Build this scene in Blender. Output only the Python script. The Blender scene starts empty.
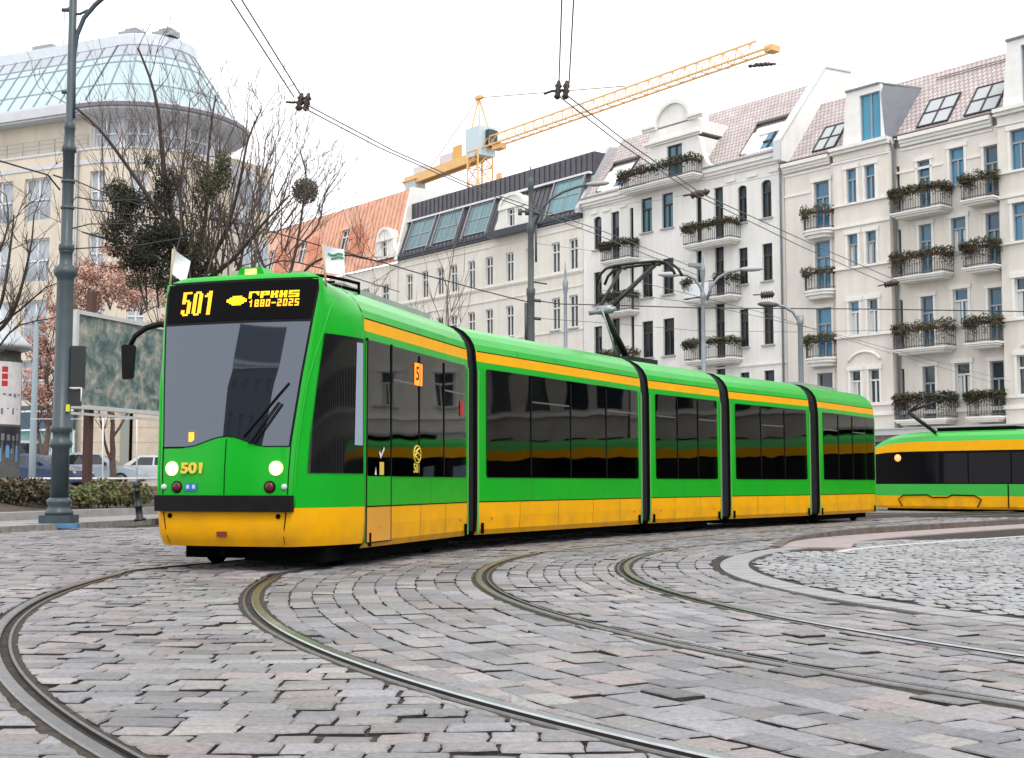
import bpy, bmesh, math, random
import numpy as np
from mathutils import Vector, Matrix, noise
rnd = random.Random(11)
C = bpy.context.scene
COL = C.collection
rad = math.radians
# ------------------------------------------------------------------ camera, world, sun
F = 1300.0; TILT = math.atan(104 / F); EYE = 1.0
cd = bpy.data.cameras.new('camera'); cam = bpy.data.objects.new('camera', cd); COL.objects.link(cam)
cd.sensor_width = 36; cd.lens = 36 * F / 1024; cd.clip_start = 0.1; cd.clip_end = 3000
cam.location = (0, 0, EYE); cam.rotation_euler = (rad(90) + TILT, 0, 0)
C.camera = cam

def ray(px, py):
    a = (px - 512) / F; b = (379 - py) / F
    return Vector((a, math.cos(TILT) - b * math.sin(TILT), math.sin(TILT) + b * math.cos(TILT)))
def at_y(px, py, y):
    r = ray(px, py); return Vector((0, 0, EYE)) + r * (y / r.y)
def at_z(px, py, z):
    r = ray(px, py); return Vector((0, 0, EYE)) + r * ((z - EYE) / r.z)

w = bpy.data.worlds.new('World'); C.world = w; w.use_nodes = True
nt = w.node_tree; bg = nt.nodes['Background']
sky = nt.nodes.new('ShaderNodeTexSky'); sky.sky_type = 'NISHITA'; sky.sun_disc = False
SUN_EL, SUN_AZ = rad(52), rad(160)
sky.sun_elevation = SUN_EL; sky.sun_rotation = SUN_AZ; sky.air_density = 1.0; sky.dust_density = 4.0
mx = nt.nodes.new('ShaderNodeMixRGB'); mx.inputs[0].default_value = 0.93
mx.inputs[2].default_value = (10.6, 10.6, 10.7, 1)      # the even white cloud deck over the clear-sky model
nt.links.new(sky.outputs[0], mx.inputs[1]); nt.links.new(mx.outputs[0], bg.inputs[0])
bg.inputs[1].default_value = 0.14
sl = bpy.data.lights.new('sun', 'SUN'); sun = bpy.data.objects.new('sun', sl); COL.objects.link(sun)
sl.energy = 1.35; sl.angle = rad(24); sl.color = (1, .97, .93)
sd = Vector((math.sin(SUN_AZ) * math.cos(SUN_EL), math.cos(SUN_AZ) * math.cos(SUN_EL), math.sin(SUN_EL)))
sun.rotation_euler = sd.to_track_quat('Z', 'Y').to_euler()
C.view_settings.view_transform = 'Standard'; C.view_settings.look = 'None'
C.view_settings.exposure = 0.2; C.view_settings.gamma = 1; C.view_settings.use_curve_mapping = False
try:
    C.cycles.use_denoising = True; C.cycles.denoiser = 'OPENIMAGEDENOISE'
    C.cycles.max_bounces = 6; C.cycles.caustics_reflective = False; C.cycles.caustics_refractive = False
except Exception: pass

# ------------------------------------------------------------------ materials
MATS = {}
def mat(name, col, rough=.6, var=0., scale=3., bump=0., bscale=40., metal=0., ior=1.45, coat=0., col2=None, emit=0., detail=4., stretch=None, objvar=0., wob=0., wscale=1.):
    if name in MATS: return MATS[name]
    m = bpy.data.materials.new(name); m.use_nodes = True; MATS[name] = m
    n = m.node_tree; b = n.nodes['Principled BSDF']; L = n.links.new
    b.inputs['Roughness'].default_value = rough; b.inputs['Metallic'].default_value = metal; b.inputs['IOR'].default_value = ior
    b.inputs['Coat Weight'].default_value = coat; b.inputs['Coat Roughness'].default_value = .08
    c = (*col, 1)
    tc = n.nodes.new('ShaderNodeTexCoord'); out = None
    vec = tc.outputs['Object']
    if stretch:
        mp = n.nodes.new('ShaderNodeMapping'); mp.inputs['Scale'].default_value = stretch; L(vec, mp.inputs[0]); vec = mp.outputs[0]
    if var or col2:
        t = n.nodes.new('ShaderNodeTexNoise'); t.inputs['Scale'].default_value = scale; t.inputs['Detail'].default_value = detail
        t.inputs['Roughness'].default_value = .65
        L(vec, t.inputs['Vector'])
        mr = n.nodes.new('ShaderNodeMapRange'); mr.inputs[1].default_value = .32; mr.inputs[2].default_value = .68; L(t.outputs[0], mr.inputs[0])
        k = n.nodes.new('ShaderNodeMixRGB'); L(mr.outputs[0], k.inputs[0])
        c2 = col2 or tuple(x * (1 - var) for x in col)
        c1 = col if col2 else tuple(min(1, x * (1 + var)) for x in col)
        k.inputs[1].default_value = (*c1, 1); k.inputs[2].default_value = (*c2, 1); out = k.outputs[0]
    if objvar:
        oi = n.nodes.new('ShaderNodeObjectInfo'); h = n.nodes.new('ShaderNodeHueSaturation')
        mr = n.nodes.new('ShaderNodeMapRange'); mr.inputs[3].default_value = 1 - objvar; mr.inputs[4].default_value = 1 + objvar
        L(oi.outputs['Random'], mr.inputs[0]); L(mr.outputs[0], h.inputs['Value'])
        if out: L(out, h.inputs['Color'])
        else: h.inputs['Color'].default_value = c
        out = h.outputs[0]
    if out: L(out, b.inputs['Base Color'])
    else: b.inputs['Base Color'].default_value = c
    if emit:
        b.inputs['Emission Color'].default_value = c; b.inputs['Emission Strength'].default_value = emit
    if bump or wob:
        prev = None
        for (st, sc, dist) in ((bump, bscale, .01), (wob, wscale, .02)):
            if not st: continue
            t = n.nodes.new('ShaderNodeTexNoise'); t.inputs['Scale'].default_value = sc; t.inputs['Detail'].default_value = 3 if dist == .01 else 0
            L(tc.outputs['Object'], t.inputs['Vector'])
            bm = n.nodes.new('ShaderNodeBump'); bm.inputs['Strength'].default_value = st; bm.inputs['Distance'].default_value = dist
            L(t.outputs[0], bm.inputs['Height'])
            if prev: L(prev, bm.inputs['Normal'])
            prev = bm.outputs[0]
        L(prev, b.inputs['Normal'])
    return m

# ------------------------------------------------------------------ mesh builder
SPLIT = {k: .02 for k in 'cornice gutter wing_window wing_balcony panel_gap pillar_highlight skylight_cheek copper_panel gable_moulding curtain roof_box cable_bracket shop_frame plaster_arch edge_strip skirt_bracket side_reflector counter_jib_board curtain belt_course'.split()}; SPLIT['led_digit'] = .006
class MB:
    def __init__(s): s.v = []; s.f = []; s.m = []; s.s = []
    def add(s, vs, fs, m=0, smooth=False):
        o = len(s.v); s.v.extend(tuple(v) for v in vs)
        for f in fs: s.f.append(tuple(i + o for i in f)); s.m.append(m); s.s.append(smooth)
    def quad(s, a, b, c, d, m=0): s.add((a, b, c, d), ((0, 1, 2, 3),), m)
    def box(s, x0, x1, y0, y1, z0, z1, m=0, T=None):
        vs = [Vector((x, y, z)) for z in (z0, z1) for y in (y0, y1) for x in (x0, x1)]
        if T: vs = [T(v) if callable(T) else T @ v for v in vs]
        s.add(vs, ((0, 1, 3, 2), (4, 6, 7, 5), (0, 4, 5, 1), (2, 3, 7, 6), (0, 2, 6, 4), (1, 5, 7, 3)), m)
    def bar(s, a, b, w_, h=None, m=0):
        a = Vector(a); b = Vector(b); h = h or w_; d = (b - a)
        if d.length < 1e-6: return
        d.normalize(); u = d.cross(Vector((0, 0, 1)))
        if u.length < 1e-3: u = Vector((1, 0, 0))
        u.normalize(); k = d.cross(u).normalized()
        vs = [p + u * i * w_ / 2 + k * j * h / 2 for p in (a, b) for i, j in ((-1, -1), (1, -1), (1, 1), (-1, 1))]
        s.add(vs, ((0, 1, 2, 3), (4, 7, 6, 5), (0, 4, 5, 1), (1, 5, 6, 2), (2, 6, 7, 3), (3, 7, 4, 0)), m)
    def tube(s, pts, r, n=6, m=0, smooth=True, caps=True):
        pts = [Vector(p) for p in pts]; N = len(pts)
        rs = r if isinstance(r, (list, tuple)) else [r] * N
        up = None; vs = []
        for i, p in enumerate(pts):
            d = (pts[min(i + 1, N - 1)] - pts[max(i - 1, 0)])
            if d.length < 1e-9: d = Vector((0, 0, 1))
            d.normalize()
            if up is None:
                up = d.cross(Vector((0, 0, 1)) if abs(d.z) < .9 else Vector((1, 0, 0))).normalized()
            else:
                up = (up - d * up.dot(d))
                if up.length < 1e-6: up = d.cross(Vector((.3, .5, .8)))
                up.normalize()
            q = d.cross(up)
            for k in range(n):
                a = 2 * math.pi * k / n; vs.append(p + (up * math.cos(a) + q * math.sin(a)) * rs[i])
        fs = [(i * n + k, i * n + (k + 1) % n, (i + 1) * n + (k + 1) % n, (i + 1) * n + k) for i in range(N - 1) for k in range(n)]
        if caps: fs += [tuple(range(n))[::-1], tuple((N - 1) * n + k for k in range(n))]
        s.add(vs, fs, m, smooth)
    def lathe(s, c, prof, n=20, m=0, smooth=True, T=None, a0=0., a1=2 * math.pi):
        c = Vector(c); vs = []; full = abs(a1 - a0 - 2 * math.pi) < 1e-6; K = n if full else n + 1
        for r, z in prof:
            for k in range(K):
                a = a0 + (a1 - a0) * k / n; v = Vector((r * math.cos(a), r * math.sin(a), z))
                vs.append(c + (T @ v if T else v))
        fs = []
        for i in range(len(prof) - 1):
            for k in range(n):
                k2 = (k + 1) % K; fs.append((i * K + k, i * K + k2, (i + 1) * K + k2, (i + 1) * K + k))
        if full and prof[0][0] > 1e-6: fs.append(tuple(range(n))[::-1])
        if full and prof[-1][0] > 1e-6: fs.append(tuple((len(prof) - 1) * K + k for k in range(n)))
        s.add(vs, fs, m, smooth)
    def prism(s, poly, d, m=0, caps=True):
        """poly: 3-D points of one face, d: extrusion vector"""
        n = len(poly); d = Vector(d); vs = [Vector(p) for p in poly] + [Vector(p) + d for p in poly]
        fs = [(i, (i + 1) % n, n + (i + 1) % n, n + i) for i in range(n)]
        if caps: fs += [tuple(range(n))[::-1], tuple(range(n, 2 * n))]
        s.add(vs, fs, m)
    def leaves(s, c, rx, ry, rz, n, size, m=0, shell=.5, R=rnd, nm=1):
        for i in range(n):
            while True:
                p = Vector((R.uniform(-1, 1), R.uniform(-1, 1), R.uniform(-1, 1)))
                if shell <= p.length <= 1 or (p.length < shell and R.random() < .3): break
            p = Vector((c[0] + p.x * rx, c[1] + p.y * ry, c[2] + p.z * rz))
            a = Vector((R.gauss(0, 1), R.gauss(0, 1), R.gauss(0, 1))).normalized(); b = a.orthogonal().normalized(); l = size * R.uniform(.6, 1.4)
            s.add((p - a * l, p + b * l * .45, p + a * l, p - b * l * .45), ((0, 1, 2, 3),), m + (i % nm))
    def groups(s, tol):
        par = list(range(len(s.v)))
        def find(a):
            while par[a] != a: par[a] = par[par[a]]; a = par[a]
            return a
        for f in s.f:
            r = find(f[0])
            for i in f[1:]: par[find(i)] = r
        bb = {}
        for i, v in enumerate(s.v):
            r = find(i); b = bb.setdefault(r, [list(v), list(v)])
            for k in range(3): b[0][k] = min(b[0][k], v[k]); b[1][k] = max(b[1][k], v[k])
        ids = list(bb); g = {r: r for r in ids}
        def gf(a):
            while g[a] != a: a = g[a]
            return a
        for i, a in enumerate(ids):
            for b in ids[i + 1:]:
                if all(bb[a][0][k] - tol <= bb[b][1][k] and bb[b][0][k] - tol <= bb[a][1][k] for k in range(3)): g[gf(b)] = gf(a)
        out = {}
        for f, m, sm in zip(s.f, s.m, s.s):
            q = out.setdefault(gf(find(f[0])), (MB(), {})); mb, mp = q
            for i in f:
                if i not in mp: mp[i] = len(mb.v); mb.v.append(s.v[i])
            mb.f.append(tuple(mp[i] for i in f)); mb.m.append(m); mb.s.append(sm)
        return [q[0] for q in out.values()]
    def build(s, name, mats, parent=None, T=None, sharp=None):
        if name in SPLIT and not T:
            gs = s.groups(SPLIT[name])
            if len(gs) > 1: return [q._build(name, mats, parent) for q in gs]
        return s._build(name, mats, parent, T)
    def _build(s, name, mats, parent=None, T=None):
        me = bpy.data.meshes.new(name)
        vs = s.v
        if T: vs = [T(Vector(v)) if callable(T) else T @ Vector(v) for v in vs]
        off = Vector((0, 0, 0)); p = parent
        while p is not None: off = off + p.location; p = p.parent
        if off.length > 0: vs = [Vector(v) - off for v in vs]
        me.from_pydata([tuple(v) for v in vs], [], s.f)
        if not isinstance(mats, (list, tuple)): mats = [mats]
        for m in mats: me.materials.append(m)
        me.polygons.foreach_set('material_index', s.m); me.polygons.foreach_set('use_smooth', s.s)
        bm = bmesh.new(); bm.from_mesh(me); bmesh.ops.recalc_face_normals(bm, faces=bm.faces); bm.to_mesh(me); bm.free()
        o = bpy.data.objects.new(name, me); COL.objects.link(o)
        if parent: o.parent = parent
        return o

def tag(o, label, cat, group=None):
    o['label'] = label; o['category'] = cat
    if group: o['group'] = group
    return o
def struct(o): o['kind'] = 'structure'; return o
def thing(name, label, cat, loc=(0, 0, 0), group=None):
    o = bpy.data.objects.new(name, None); COL.objects.link(o); o.location = loc; o.empty_display_size = .2
    return tag(o, label, cat, group)
def copy_tree(o, parent=None):
    c = o.copy(); COL.objects.link(c)
    if parent: c.parent = parent
    for ch in list(o.children): copy_tree(ch, c)
    return c
def text_mesh(name, s, size, m, parent, M4, depth=.004, bold=0., narrow=1., align='CENTER'):
    cu = bpy.data.curves.new(name, 'FONT'); cu.body = s; cu.size = size; cu.extrude = depth; cu.align_x = align; cu.align_y = 'CENTER'; cu.offset = bold
    t = bpy.data.objects.new('tmp', cu); COL.objects.link(t); bpy.context.view_layer.update()
    me = bpy.data.meshes.new_from_object(t.evaluated_get(bpy.context.evaluated_depsgraph_get()))
    bpy.data.objects.remove(t); bpy.data.curves.remove(cu)
    off = Vector((0, 0, 0)); p = parent
    while p is not None: off = off + p.location; p = p.parent
    me.transform(Matrix.Translation(-off) @ M4 @ Matrix.Scale(narrow, 4, (1, 0, 0))); me.name = name
    me.materials.clear(); me.materials.append(m)
    o = bpy.data.objects.new(name, me); COL.objects.link(o); o.parent = parent
    return o
def frame(org, x, y, z=None):
    x = Vector(x); y = Vector(y); z = Vector(z) if z is not None else x.cross(y)
    return Matrix(((x.x, y.x, z.x, org[0]), (x.y, y.y, z.y, org[1]), (x.z, y.z, z.z, org[2]), (0, 0, 0, 1)))
def catmull(P, step=.25):
    P = [Vector(p) for p in P]; out = []
    P = [P[0] * 2 - P[1]] + P + [P[-1] * 2 - P[-2]]
    for i in range(1, len(P) - 2):
        a, b, c, d = P[i - 1:i + 3]; n = max(1, int((c - b).length / step))
        for k in range(n):
            t = k / n; out.append(.5 * ((2 * b) + (c - a) * t + (2 * a - 5 * b + 4 * c - d) * t * t + (3 * b - a - 3 * c + d) * t ** 3))
    out.append(P[-2]); return out
# ------------------------------------------------------------------ tram path and rails
NV = Vector
MODS = [((-1.80, 15.70), (-.68, 19.43)), ((-.55, 19.69), (2.45, 24.86)), ((2.65, 25.29), (4.44, 27.80)), ((4.73, 28.37), (7.16, 31.37)), ((7.46, 31.75), (9.79, 35.20))]
def modframe(i):
    a, b = (NV((*p, 0)) for p in MODS[i]); u = (b - a); L = u.length; u.normalize(); n = NV((u.y, -u.x, 0))
    return a - n * 1.17, u, n, L
def circ_pts(cx, cy, r, a0, a1, n):
    return [NV((cx + r * math.cos(a0 + (a1 - a0) * k / n), cy + r * math.sin(a0 + (a1 - a0) * k / n), 0)) for k in range(n + 1)]
def offs(d):
    out = []
    for i in range(5):
        c, u, n, L = modframe(i); out += [c + u * L * t + n * d for t in ((.35, .8) if i == 0 else (.2, .5, .8))]
    c, u, n, L = modframe(4); e = out[-1]
    u2 = NV((.66, .75, 0)).normalized(); u3 = NV((.8, .6, 0)).normalized()
    out += [e + u * 4, e + u * 4 + u2 * 6, e + u * 4 + u2 * 6 + u3 * 25]
    return out
def arc(cx, cy, r, y0, y1):
    a0 = math.pi + math.asin((cy - y0) / r) if abs(cy - y0) < r else math.pi * 1.5; a1 = math.pi - math.asin((y1 - cy) / r)
    n = int(abs(a1 - a0) * r / .8) + 2
    return circ_pts(cx, cy, r, a0, a1, n)
def low(cx, cy, r, a_end, y1):
    a1 = math.pi - math.asin((y1 - cy) / r); n = int(abs(a_end - a1) * r / .8)
    return circ_pts(cx, cy, r, a_end, a1, n)
A_END = math.pi * 1.42
RAILS = [low(12.29, 14.21, 16.64, A_END, 15.2) + offs(-.87), low(12.85, 14.32, 15.36, A_END, 14.6) + offs(.80),
         low(14.01, 14.31, 14.37, A_END, 19.6) + offs(2.15)[5:], low(15.31, 14.32, 14.01, A_END, 20.6) + offs(3.85)[5:]]
RAILS = [catmull(r, .25) for r in RAILS]
steel = mat('polished_rail_steel', (.46, .48, .51), .27, metal=1., var=.12, scale=9)
steel2 = mat('dull_rail_steel', (.20, .19, .19), .42, metal=.9, var=.25, scale=12)
groove = mat('rail_groove_dirt', (.022, .02, .018), .9)
labels = ['curved grooved tram rail sweeping round the outer edge of the bend',
          'bright curved tram rail running from under the yellow tram nose down to the bottom edge',
          'darker curved tram rail on the outer side of the second track beside the tram',
          'curved tram rail on the inner side of the second track, next to the concentric setts']
def sweep(mb, line, prof, mats_, side):
    N = len(line)
    P = []
    for i, p in enumerate(line):
        d = (line[min(i + 1, N - 1)] - line[max(i - 1, 0)]).normalized(); n = NV((d.y, -d.x, 0)) * side
        P.append([p + n * v + NV((0, 0, z)) for v, z in prof])
    K = len(prof)
    for j in range(K - 1):
        vs = [q[j + e] for q in P for e in (0, 1)]
        mb.add(vs, [(2 * i, 2 * i + 1, 2 * i + 3, 2 * i + 2) for i in range(N - 1)], mats_[j], False)
for k, line in enumerate(RAILS):
    mb = MB(); side = 1 if k % 2 == 0 else -1     # gauge side: +n for the outer rail of each pair
    sweep(mb, line, [(-.10, -.010), (-.036, -.006), (-.036, .002), (-.029, .009), (.027, .008), (.033, .0), (.037, -.035), (.083, -.035), (.085, .0), (.102, .001), (.105, -.008), (.165, -.012)],
          [3, 1, 1, 0, 0, 2, 2, 2, 1, 1, 3], side)
    tag(mb.build('tram_rail', [steel, steel2, groove, mat('rail_edge_dirt', (.040, .032, .024), .95, var=.6, scale=14, bump=.8, bscale=40)]), labels[k], 'rail', 'tram rails set in the paving')

# ------------------------------------------------------------------ ground sheet (soil between the setts) and terrain
def ground_mat():
    m = mat('sett_ground', (.23, .225, .23), .75, var=.25, scale=1.2)
    n = m.node_tree; L = n.links.new; b = n.nodes['Principled BSDF']
    tc = [x for x in n.nodes if x.type == 'TEX_COORD'][0]
    v = n.nodes.new('ShaderNodeTexVoronoi'); v.inputs['Scale'].default_value = 4.5; v.feature = 'DISTANCE_TO_EDGE'; L(tc.outputs['Object'], v.inputs['Vector'])
    mr = n.nodes.new('ShaderNodeMapRange'); mr.inputs[2].default_value = .08; L(v.outputs['Distance'], mr.inputs[0])
    src = b.inputs['Base Color'].links[0].from_socket
    k = n.nodes.new('ShaderNodeMixRGB'); L(mr.outputs[0], k.inputs[0]); k.inputs[1].default_value = (.06, .055, .05, 1); L(src, k.inputs[2]); L(k.outputs[0], b.inputs['Base Color'])
    return m
G_SETT = ground_mat()
soil = mat('joint_soil', (.034, .027, .022), .95, var=.65, scale=7, bump=.5, bscale=60)
asph = mat('pavement_concrete', (.27, .265, .26), .8, var=.18, scale=1.6, bump=.25, bscale=70)
kerbm = mat('kerb_granite', (.24, .225, .21), .75, var=.3, scale=5, bump=.3, bscale=50)
mb = MB(); mb.box(-400, 400, -40, 900, -1.5, -.055); struct(mb.build('ground', [G_SETT]))
# ------------------------------------------------------------------ setts: real stones
def clip(poly, p, n):
    out = []; N = len(poly)
    for i in range(N):
        a, b = poly[i], poly[(i + 1) % N]; da = (a - p).dot(n); db = (b - p).dot(n)
        if da >= 0: out.append(a)
        if da * db < 0: out.append(a + (b - a) * (da / (da - db)))
    return out
RA = [np.array([(p.x, p.y) for p in r]) for r in RAILS]
RT = []
for r in RA:
    d = np.gradient(r, axis=0); RT.append(d / np.linalg.norm(d, axis=1)[:, None])
def area(p): return abs(sum(p[i].x * p[(i + 1) % len(p)].y - p[(i + 1) % len(p)].x * p[i].y for i in range(len(p)))) / 2
class Stones:
    def __init__(s): s.mb = MB(); s.col = []
    def put(s, poly, tint, h=None, amp=.0045, ins=.012):
        if len(poly) < 3 or area(poly) < .006: return
        c = sum(poly, NV((0, 0, 0))) / len(poly); n = len(poly)
        # rough outline: split the edges and push the mid points about
        q = []
        for i in range(n):
            a, b = poly[i], poly[(i + 1) % n]; q.append(a)
            if (b - a).length > .14:
                for t in (.33, .66): q.append(a.lerp(b, t) + NV((rnd.gauss(0, 1), rnd.gauss(0, 1), 0)) * .0055)
        poly = q; n = len(poly)
        h = rnd.gauss(0, amp) if h is None else h
        tx, ty = rnd.gauss(0, .014), rnd.gauss(0, .014)
        rr = sum((p - c).length for p in poly) / n
        rings = []
        for sc, z in ((1.0, -.055), (1 - .003 / rr, -.008), (1 - .010 / rr, -.002), (1 - .035 / rr, 0), (.45, .001)):
            rings.append([c + (p - c) * sc + NV((0, 0, z + h + ((p.x - c.x) * tx + (p.y - c.y) * ty) * (z > -.05))) for p in poly])
        vs = [v for r in rings for v in r]; fs = []
        for k in range(4): fs += [(k * n + i, k * n + (i + 1) % n, (k + 1) * n + (i + 1) % n, (k + 1) * n + i) for i in range(n)]
        fs.append(tuple(4 * n + i for i in range(n)))
        o = len(s.mb.v); s.mb.add(vs, fs[:n], 1, False); s.col += [tint] * len(fs)
        for i_, f in enumerate(fs[n:]): s.mb.f.append(tuple(q + o for q in f)); s.mb.m.append(0); s.mb.s.append(i_ >= n)
    def build(s, name, m):
        o = s.mb.build(name, [m, soil]); me = o.data
        at = me.color_attributes.new('tint', 'FLOAT_COLOR', 'CORNER'); buf = []
        for p, c in zip(me.polygons, s.col): buf += [*c, 1] * p.loop_total
        at.data.foreach_set('color', buf); return struct(o)
def tint():
    b = rnd.choice([(.265, .26, .275), (.25, .25, .27), (.285, .265, .265), (.29, .25, .245), (.225, .22, .235), (.295, .285, .27), (.27, .26, .275), (.19, .185, .195), (.275, .255, .26)])
    k = rnd.uniform(.66, 1.08); return (b[0] * k * .96, b[1] * k * .965, b[2] * k * .975)
def stone_mat(name, k=1.):
    m = bpy.data.materials.new(name); m.use_nodes = True; n = m.node_tree; L = n.links.new; b = n.nodes['Principled BSDF']
    at = n.nodes.new('ShaderNodeAttribute'); at.attribute_name = 'tint'
    tc = n.nodes.new('ShaderNodeTexCoord')
    t = n.nodes.new('ShaderNodeTexNoise'); t.inputs['Scale'].default_value = 30; t.inputs['Detail'].default_value = 8; t.inputs['Roughness'].default_value = .7; L(tc.outputs['Object'], t.inputs['Vector'])
    mr = n.nodes.new('ShaderNodeMapRange'); mr.inputs[1].default_value = .3; mr.inputs[2].default_value = .7; mr.inputs[3].default_value = .66 * k; mr.inputs[4].default_value = 1.36 * k; L(t.outputs[0], mr.inputs[0])
    t3 = n.nodes.new('ShaderNodeTexNoise'); t3.inputs['Scale'].default_value = .55; t3.inputs['Detail'].default_value = 4; L(tc.outputs['Object'], t3.inputs['Vector'])
    mr3 = n.nodes.new('ShaderNodeMapRange'); mr3.inputs[1].default_value = .35; mr3.inputs[2].default_value = .65; mr3.inputs[3].default_value = .8; mr3.inputs[4].default_value = 1.12; L(t3.outputs[0], mr3.inputs[0])
    mm = n.nodes.new('ShaderNodeMath'); mm.operation = 'MULTIPLY'; L(mr.outputs[0], mm.inputs[0]); L(mr3.outputs[0], mm.inputs[1])
    v = n.nodes.new('ShaderNodeVectorMath'); v.operation = 'SCALE'; L(at.outputs['Color'], v.inputs[0]); L(mm.outputs[0], v.inputs['Scale']); L(v.outputs[0], b.inputs['Base Color'])
    t2 = n.nodes.new('ShaderNodeTexNoise'); t2.inputs['Scale'].default_value = 60; t2.inputs['Detail'].default_value = 5; L(tc.outputs['Object'], t2.inputs['Vector'])
    t5 = n.nodes.new('ShaderNodeTexNoise'); t5.inputs['Scale'].default_value = 13; t5.inputs['Detail'].default_value = 3; L(tc.outputs['Object'], t5.inputs['Vector'])
    bp0 = n.nodes.new('ShaderNodeBump'); bp0.inputs['Strength'].default_value = .75; bp0.inputs['Distance'].default_value = .022; L(t5.outputs[0], bp0.inputs['Height'])
    bp = n.nodes.new('ShaderNodeBump'); L(bp0.outputs[0], bp.inputs['Normal']); bp.inputs['Strength'].default_value = .9; bp.inputs['Distance'].default_value = .006; L(t2.outputs[0], bp.inputs['Height']); L(bp.outputs[0], b.inputs['Normal'])
    mr2 = n.nodes.new('ShaderNodeMapRange'); mr2.inputs[3].default_value = .36; mr2.inputs[4].default_value = .62; L(t3.outputs[0], mr2.inputs[0]); L(mr2.outputs[0], b.inputs['Roughness'])
    return m
def rail_clip(poly):
    c = sum(poly, NV((0, 0, 0))) / len(poly); rmax = max((p - c).length for p in poly)
    for k, r in enumerate(RA):
        d2 = (r[:, 0] - c.x) ** 2 + (r[:, 1] - c.y) ** 2; i = int(d2.argmin())
        if d2[i] > (rmax + .2) ** 2: continue
        t = RT[k][i]; n = NV((t[1], -t[0], 0)); p = NV((r[i][0], r[i][1], 0)); sd = (c - p).dot(n)
        gside = 1 if k % 2 == 0 else -1
        off = .14 if sd * gside > 0 else .075
        sg = 1 if sd > 0 else -1
        poly = clip(poly, p + n * sg * off, n * sg)
        if len(poly) < 3: return []
    return poly
R1, R2, L1, L2 = RA[1], RA[3], RA[0], RA[2]
def side_of(r, rt, x, y):
    d2 = (r[:, 0] - x) ** 2 + (r[:, 1] - y) ** 2; i = int(d2.argmin()); t = rt[i]
    return (x - r[i][0]) * t[1] - (y - r[i][1]) * t[0]      # > 0 on the right of travel
big = Stones()
KERB_Y = lambda x: 29.3 + (x + 9.5) * 1.6 if x < -9.5 else 29.3 + (x + 9.5) * 4
kerbA, kerbB = NV((-10.6, 26.0, 0)), NV((-8.2, 32.9, 0))
def in_view(x, y): return abs(x + .5) < .46 * y + 3.4
def beyond_kerb(x, y):   # the left pavement
    a, b = NV((-24, 25.2, 0)), NV((-6.6, 29.9, 0)); return (b.x - a.x) * (y - a.y) - (b.y - a.y) * (x - a.x) > 0
# A: straight courses on the left of the inner rail of the tram's track
y = 2.6
while y < 33:
    rh = rnd.uniform(.175, .215); x = -16 + rnd.random() * .3; ph = rnd.uniform(0, 6)
    while x < 9:
        wd = rnd.uniform(.17, .33); cx, cy = x + wd / 2, y + rh / 2
        if in_view(cx, cy) and not beyond_kerb(cx, cy):
            sd = side_of(R1, RT[1], cx, cy)
            if sd < .12:
                wv = lambda xx, yy: .06 * math.sin(xx * .9 + ph * .1) + .05 * math.sin(xx * .35 + yy * .5) + .10 * xx * 0
                j = lambda: rnd.gauss(0, .0045)
                g = rnd.uniform(.001, .006)
                poly = [NV((x + g + j(), y + g + wv(x, y) + j(), 0)), NV((x + wd - g + j(), y + g + wv(x + wd, y) + j(), 0)), NV((x + wd - g + j(), y + rh - g + wv(x + wd, y + rh) + j(), 0)), NV((x + g + j(), y + rh - g + wv(x, y + rh) + j(), 0))]
                c0 = side_of(R1, RT[1], cx, cy)
                poly = rail_clip(poly)
                if poly: big.put(poly, tint())
        x += wd
    y += rh
# B: courses that follow the second track
ref = RAILS[3]; RN = len(ref)
seg = np.concatenate([[0], np.cumsum(np.linalg.norm(np.diff(R2, axis=0), axis=1))])
def onref(u, v):
    i = min(max(int(np.searchsorted(seg, u)) - 1, 0), RN - 2); t = (u - seg[i]) / (seg[i + 1] - seg[i])
    p = R2[i] * (1 - t) + R2[i + 1] * t; d = RT[3][i] * (1 - t) + RT[3][i + 1] * t
    return NV((p[0] + d[1] * v, p[1] - d[0] * v, 0))
BORD_C, BORD_R = (13.5, 14.3), 11.05
v = -6.8
while v < 5.6:
    rw = rnd.uniform(.175, .22); u = rnd.random() * .3; 
    while u < seg[-1] - 1:
        ln = rnd.uniform(.17, .33); c = onref(u + ln / 2, v + rw / 2)
        if 2.6 < c.y < 38 and in_view(c.x, c.y) and side_of(R1, RT[1], c.x, c.y) > -.12 and math.hypot(c.x - BORD_C[0], c.y - BORD_C[1]) > BORD_R + .14 and not (c.x > 4.0 and c.y > 18 and side_of(R2, RT[3], c.x, c.y) > 1.1):
            j = lambda: rnd.gauss(0, .005); g = rnd.uniform(.001, .006)
            poly = [onref(u + g + j(), v + g + j()), onref(u + ln - g + j(), v + g + j()), onref(u + ln - g + j(), v + rw - g + j()), onref(u + g + j(), v + rw - g + j())]
            poly = rail_clip(poly)
            if poly: big.put(poly, tint())
        u += ln
    v += rw
big.build('cobblestone_paving', stone_mat('worn_granite_setts'))
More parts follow.
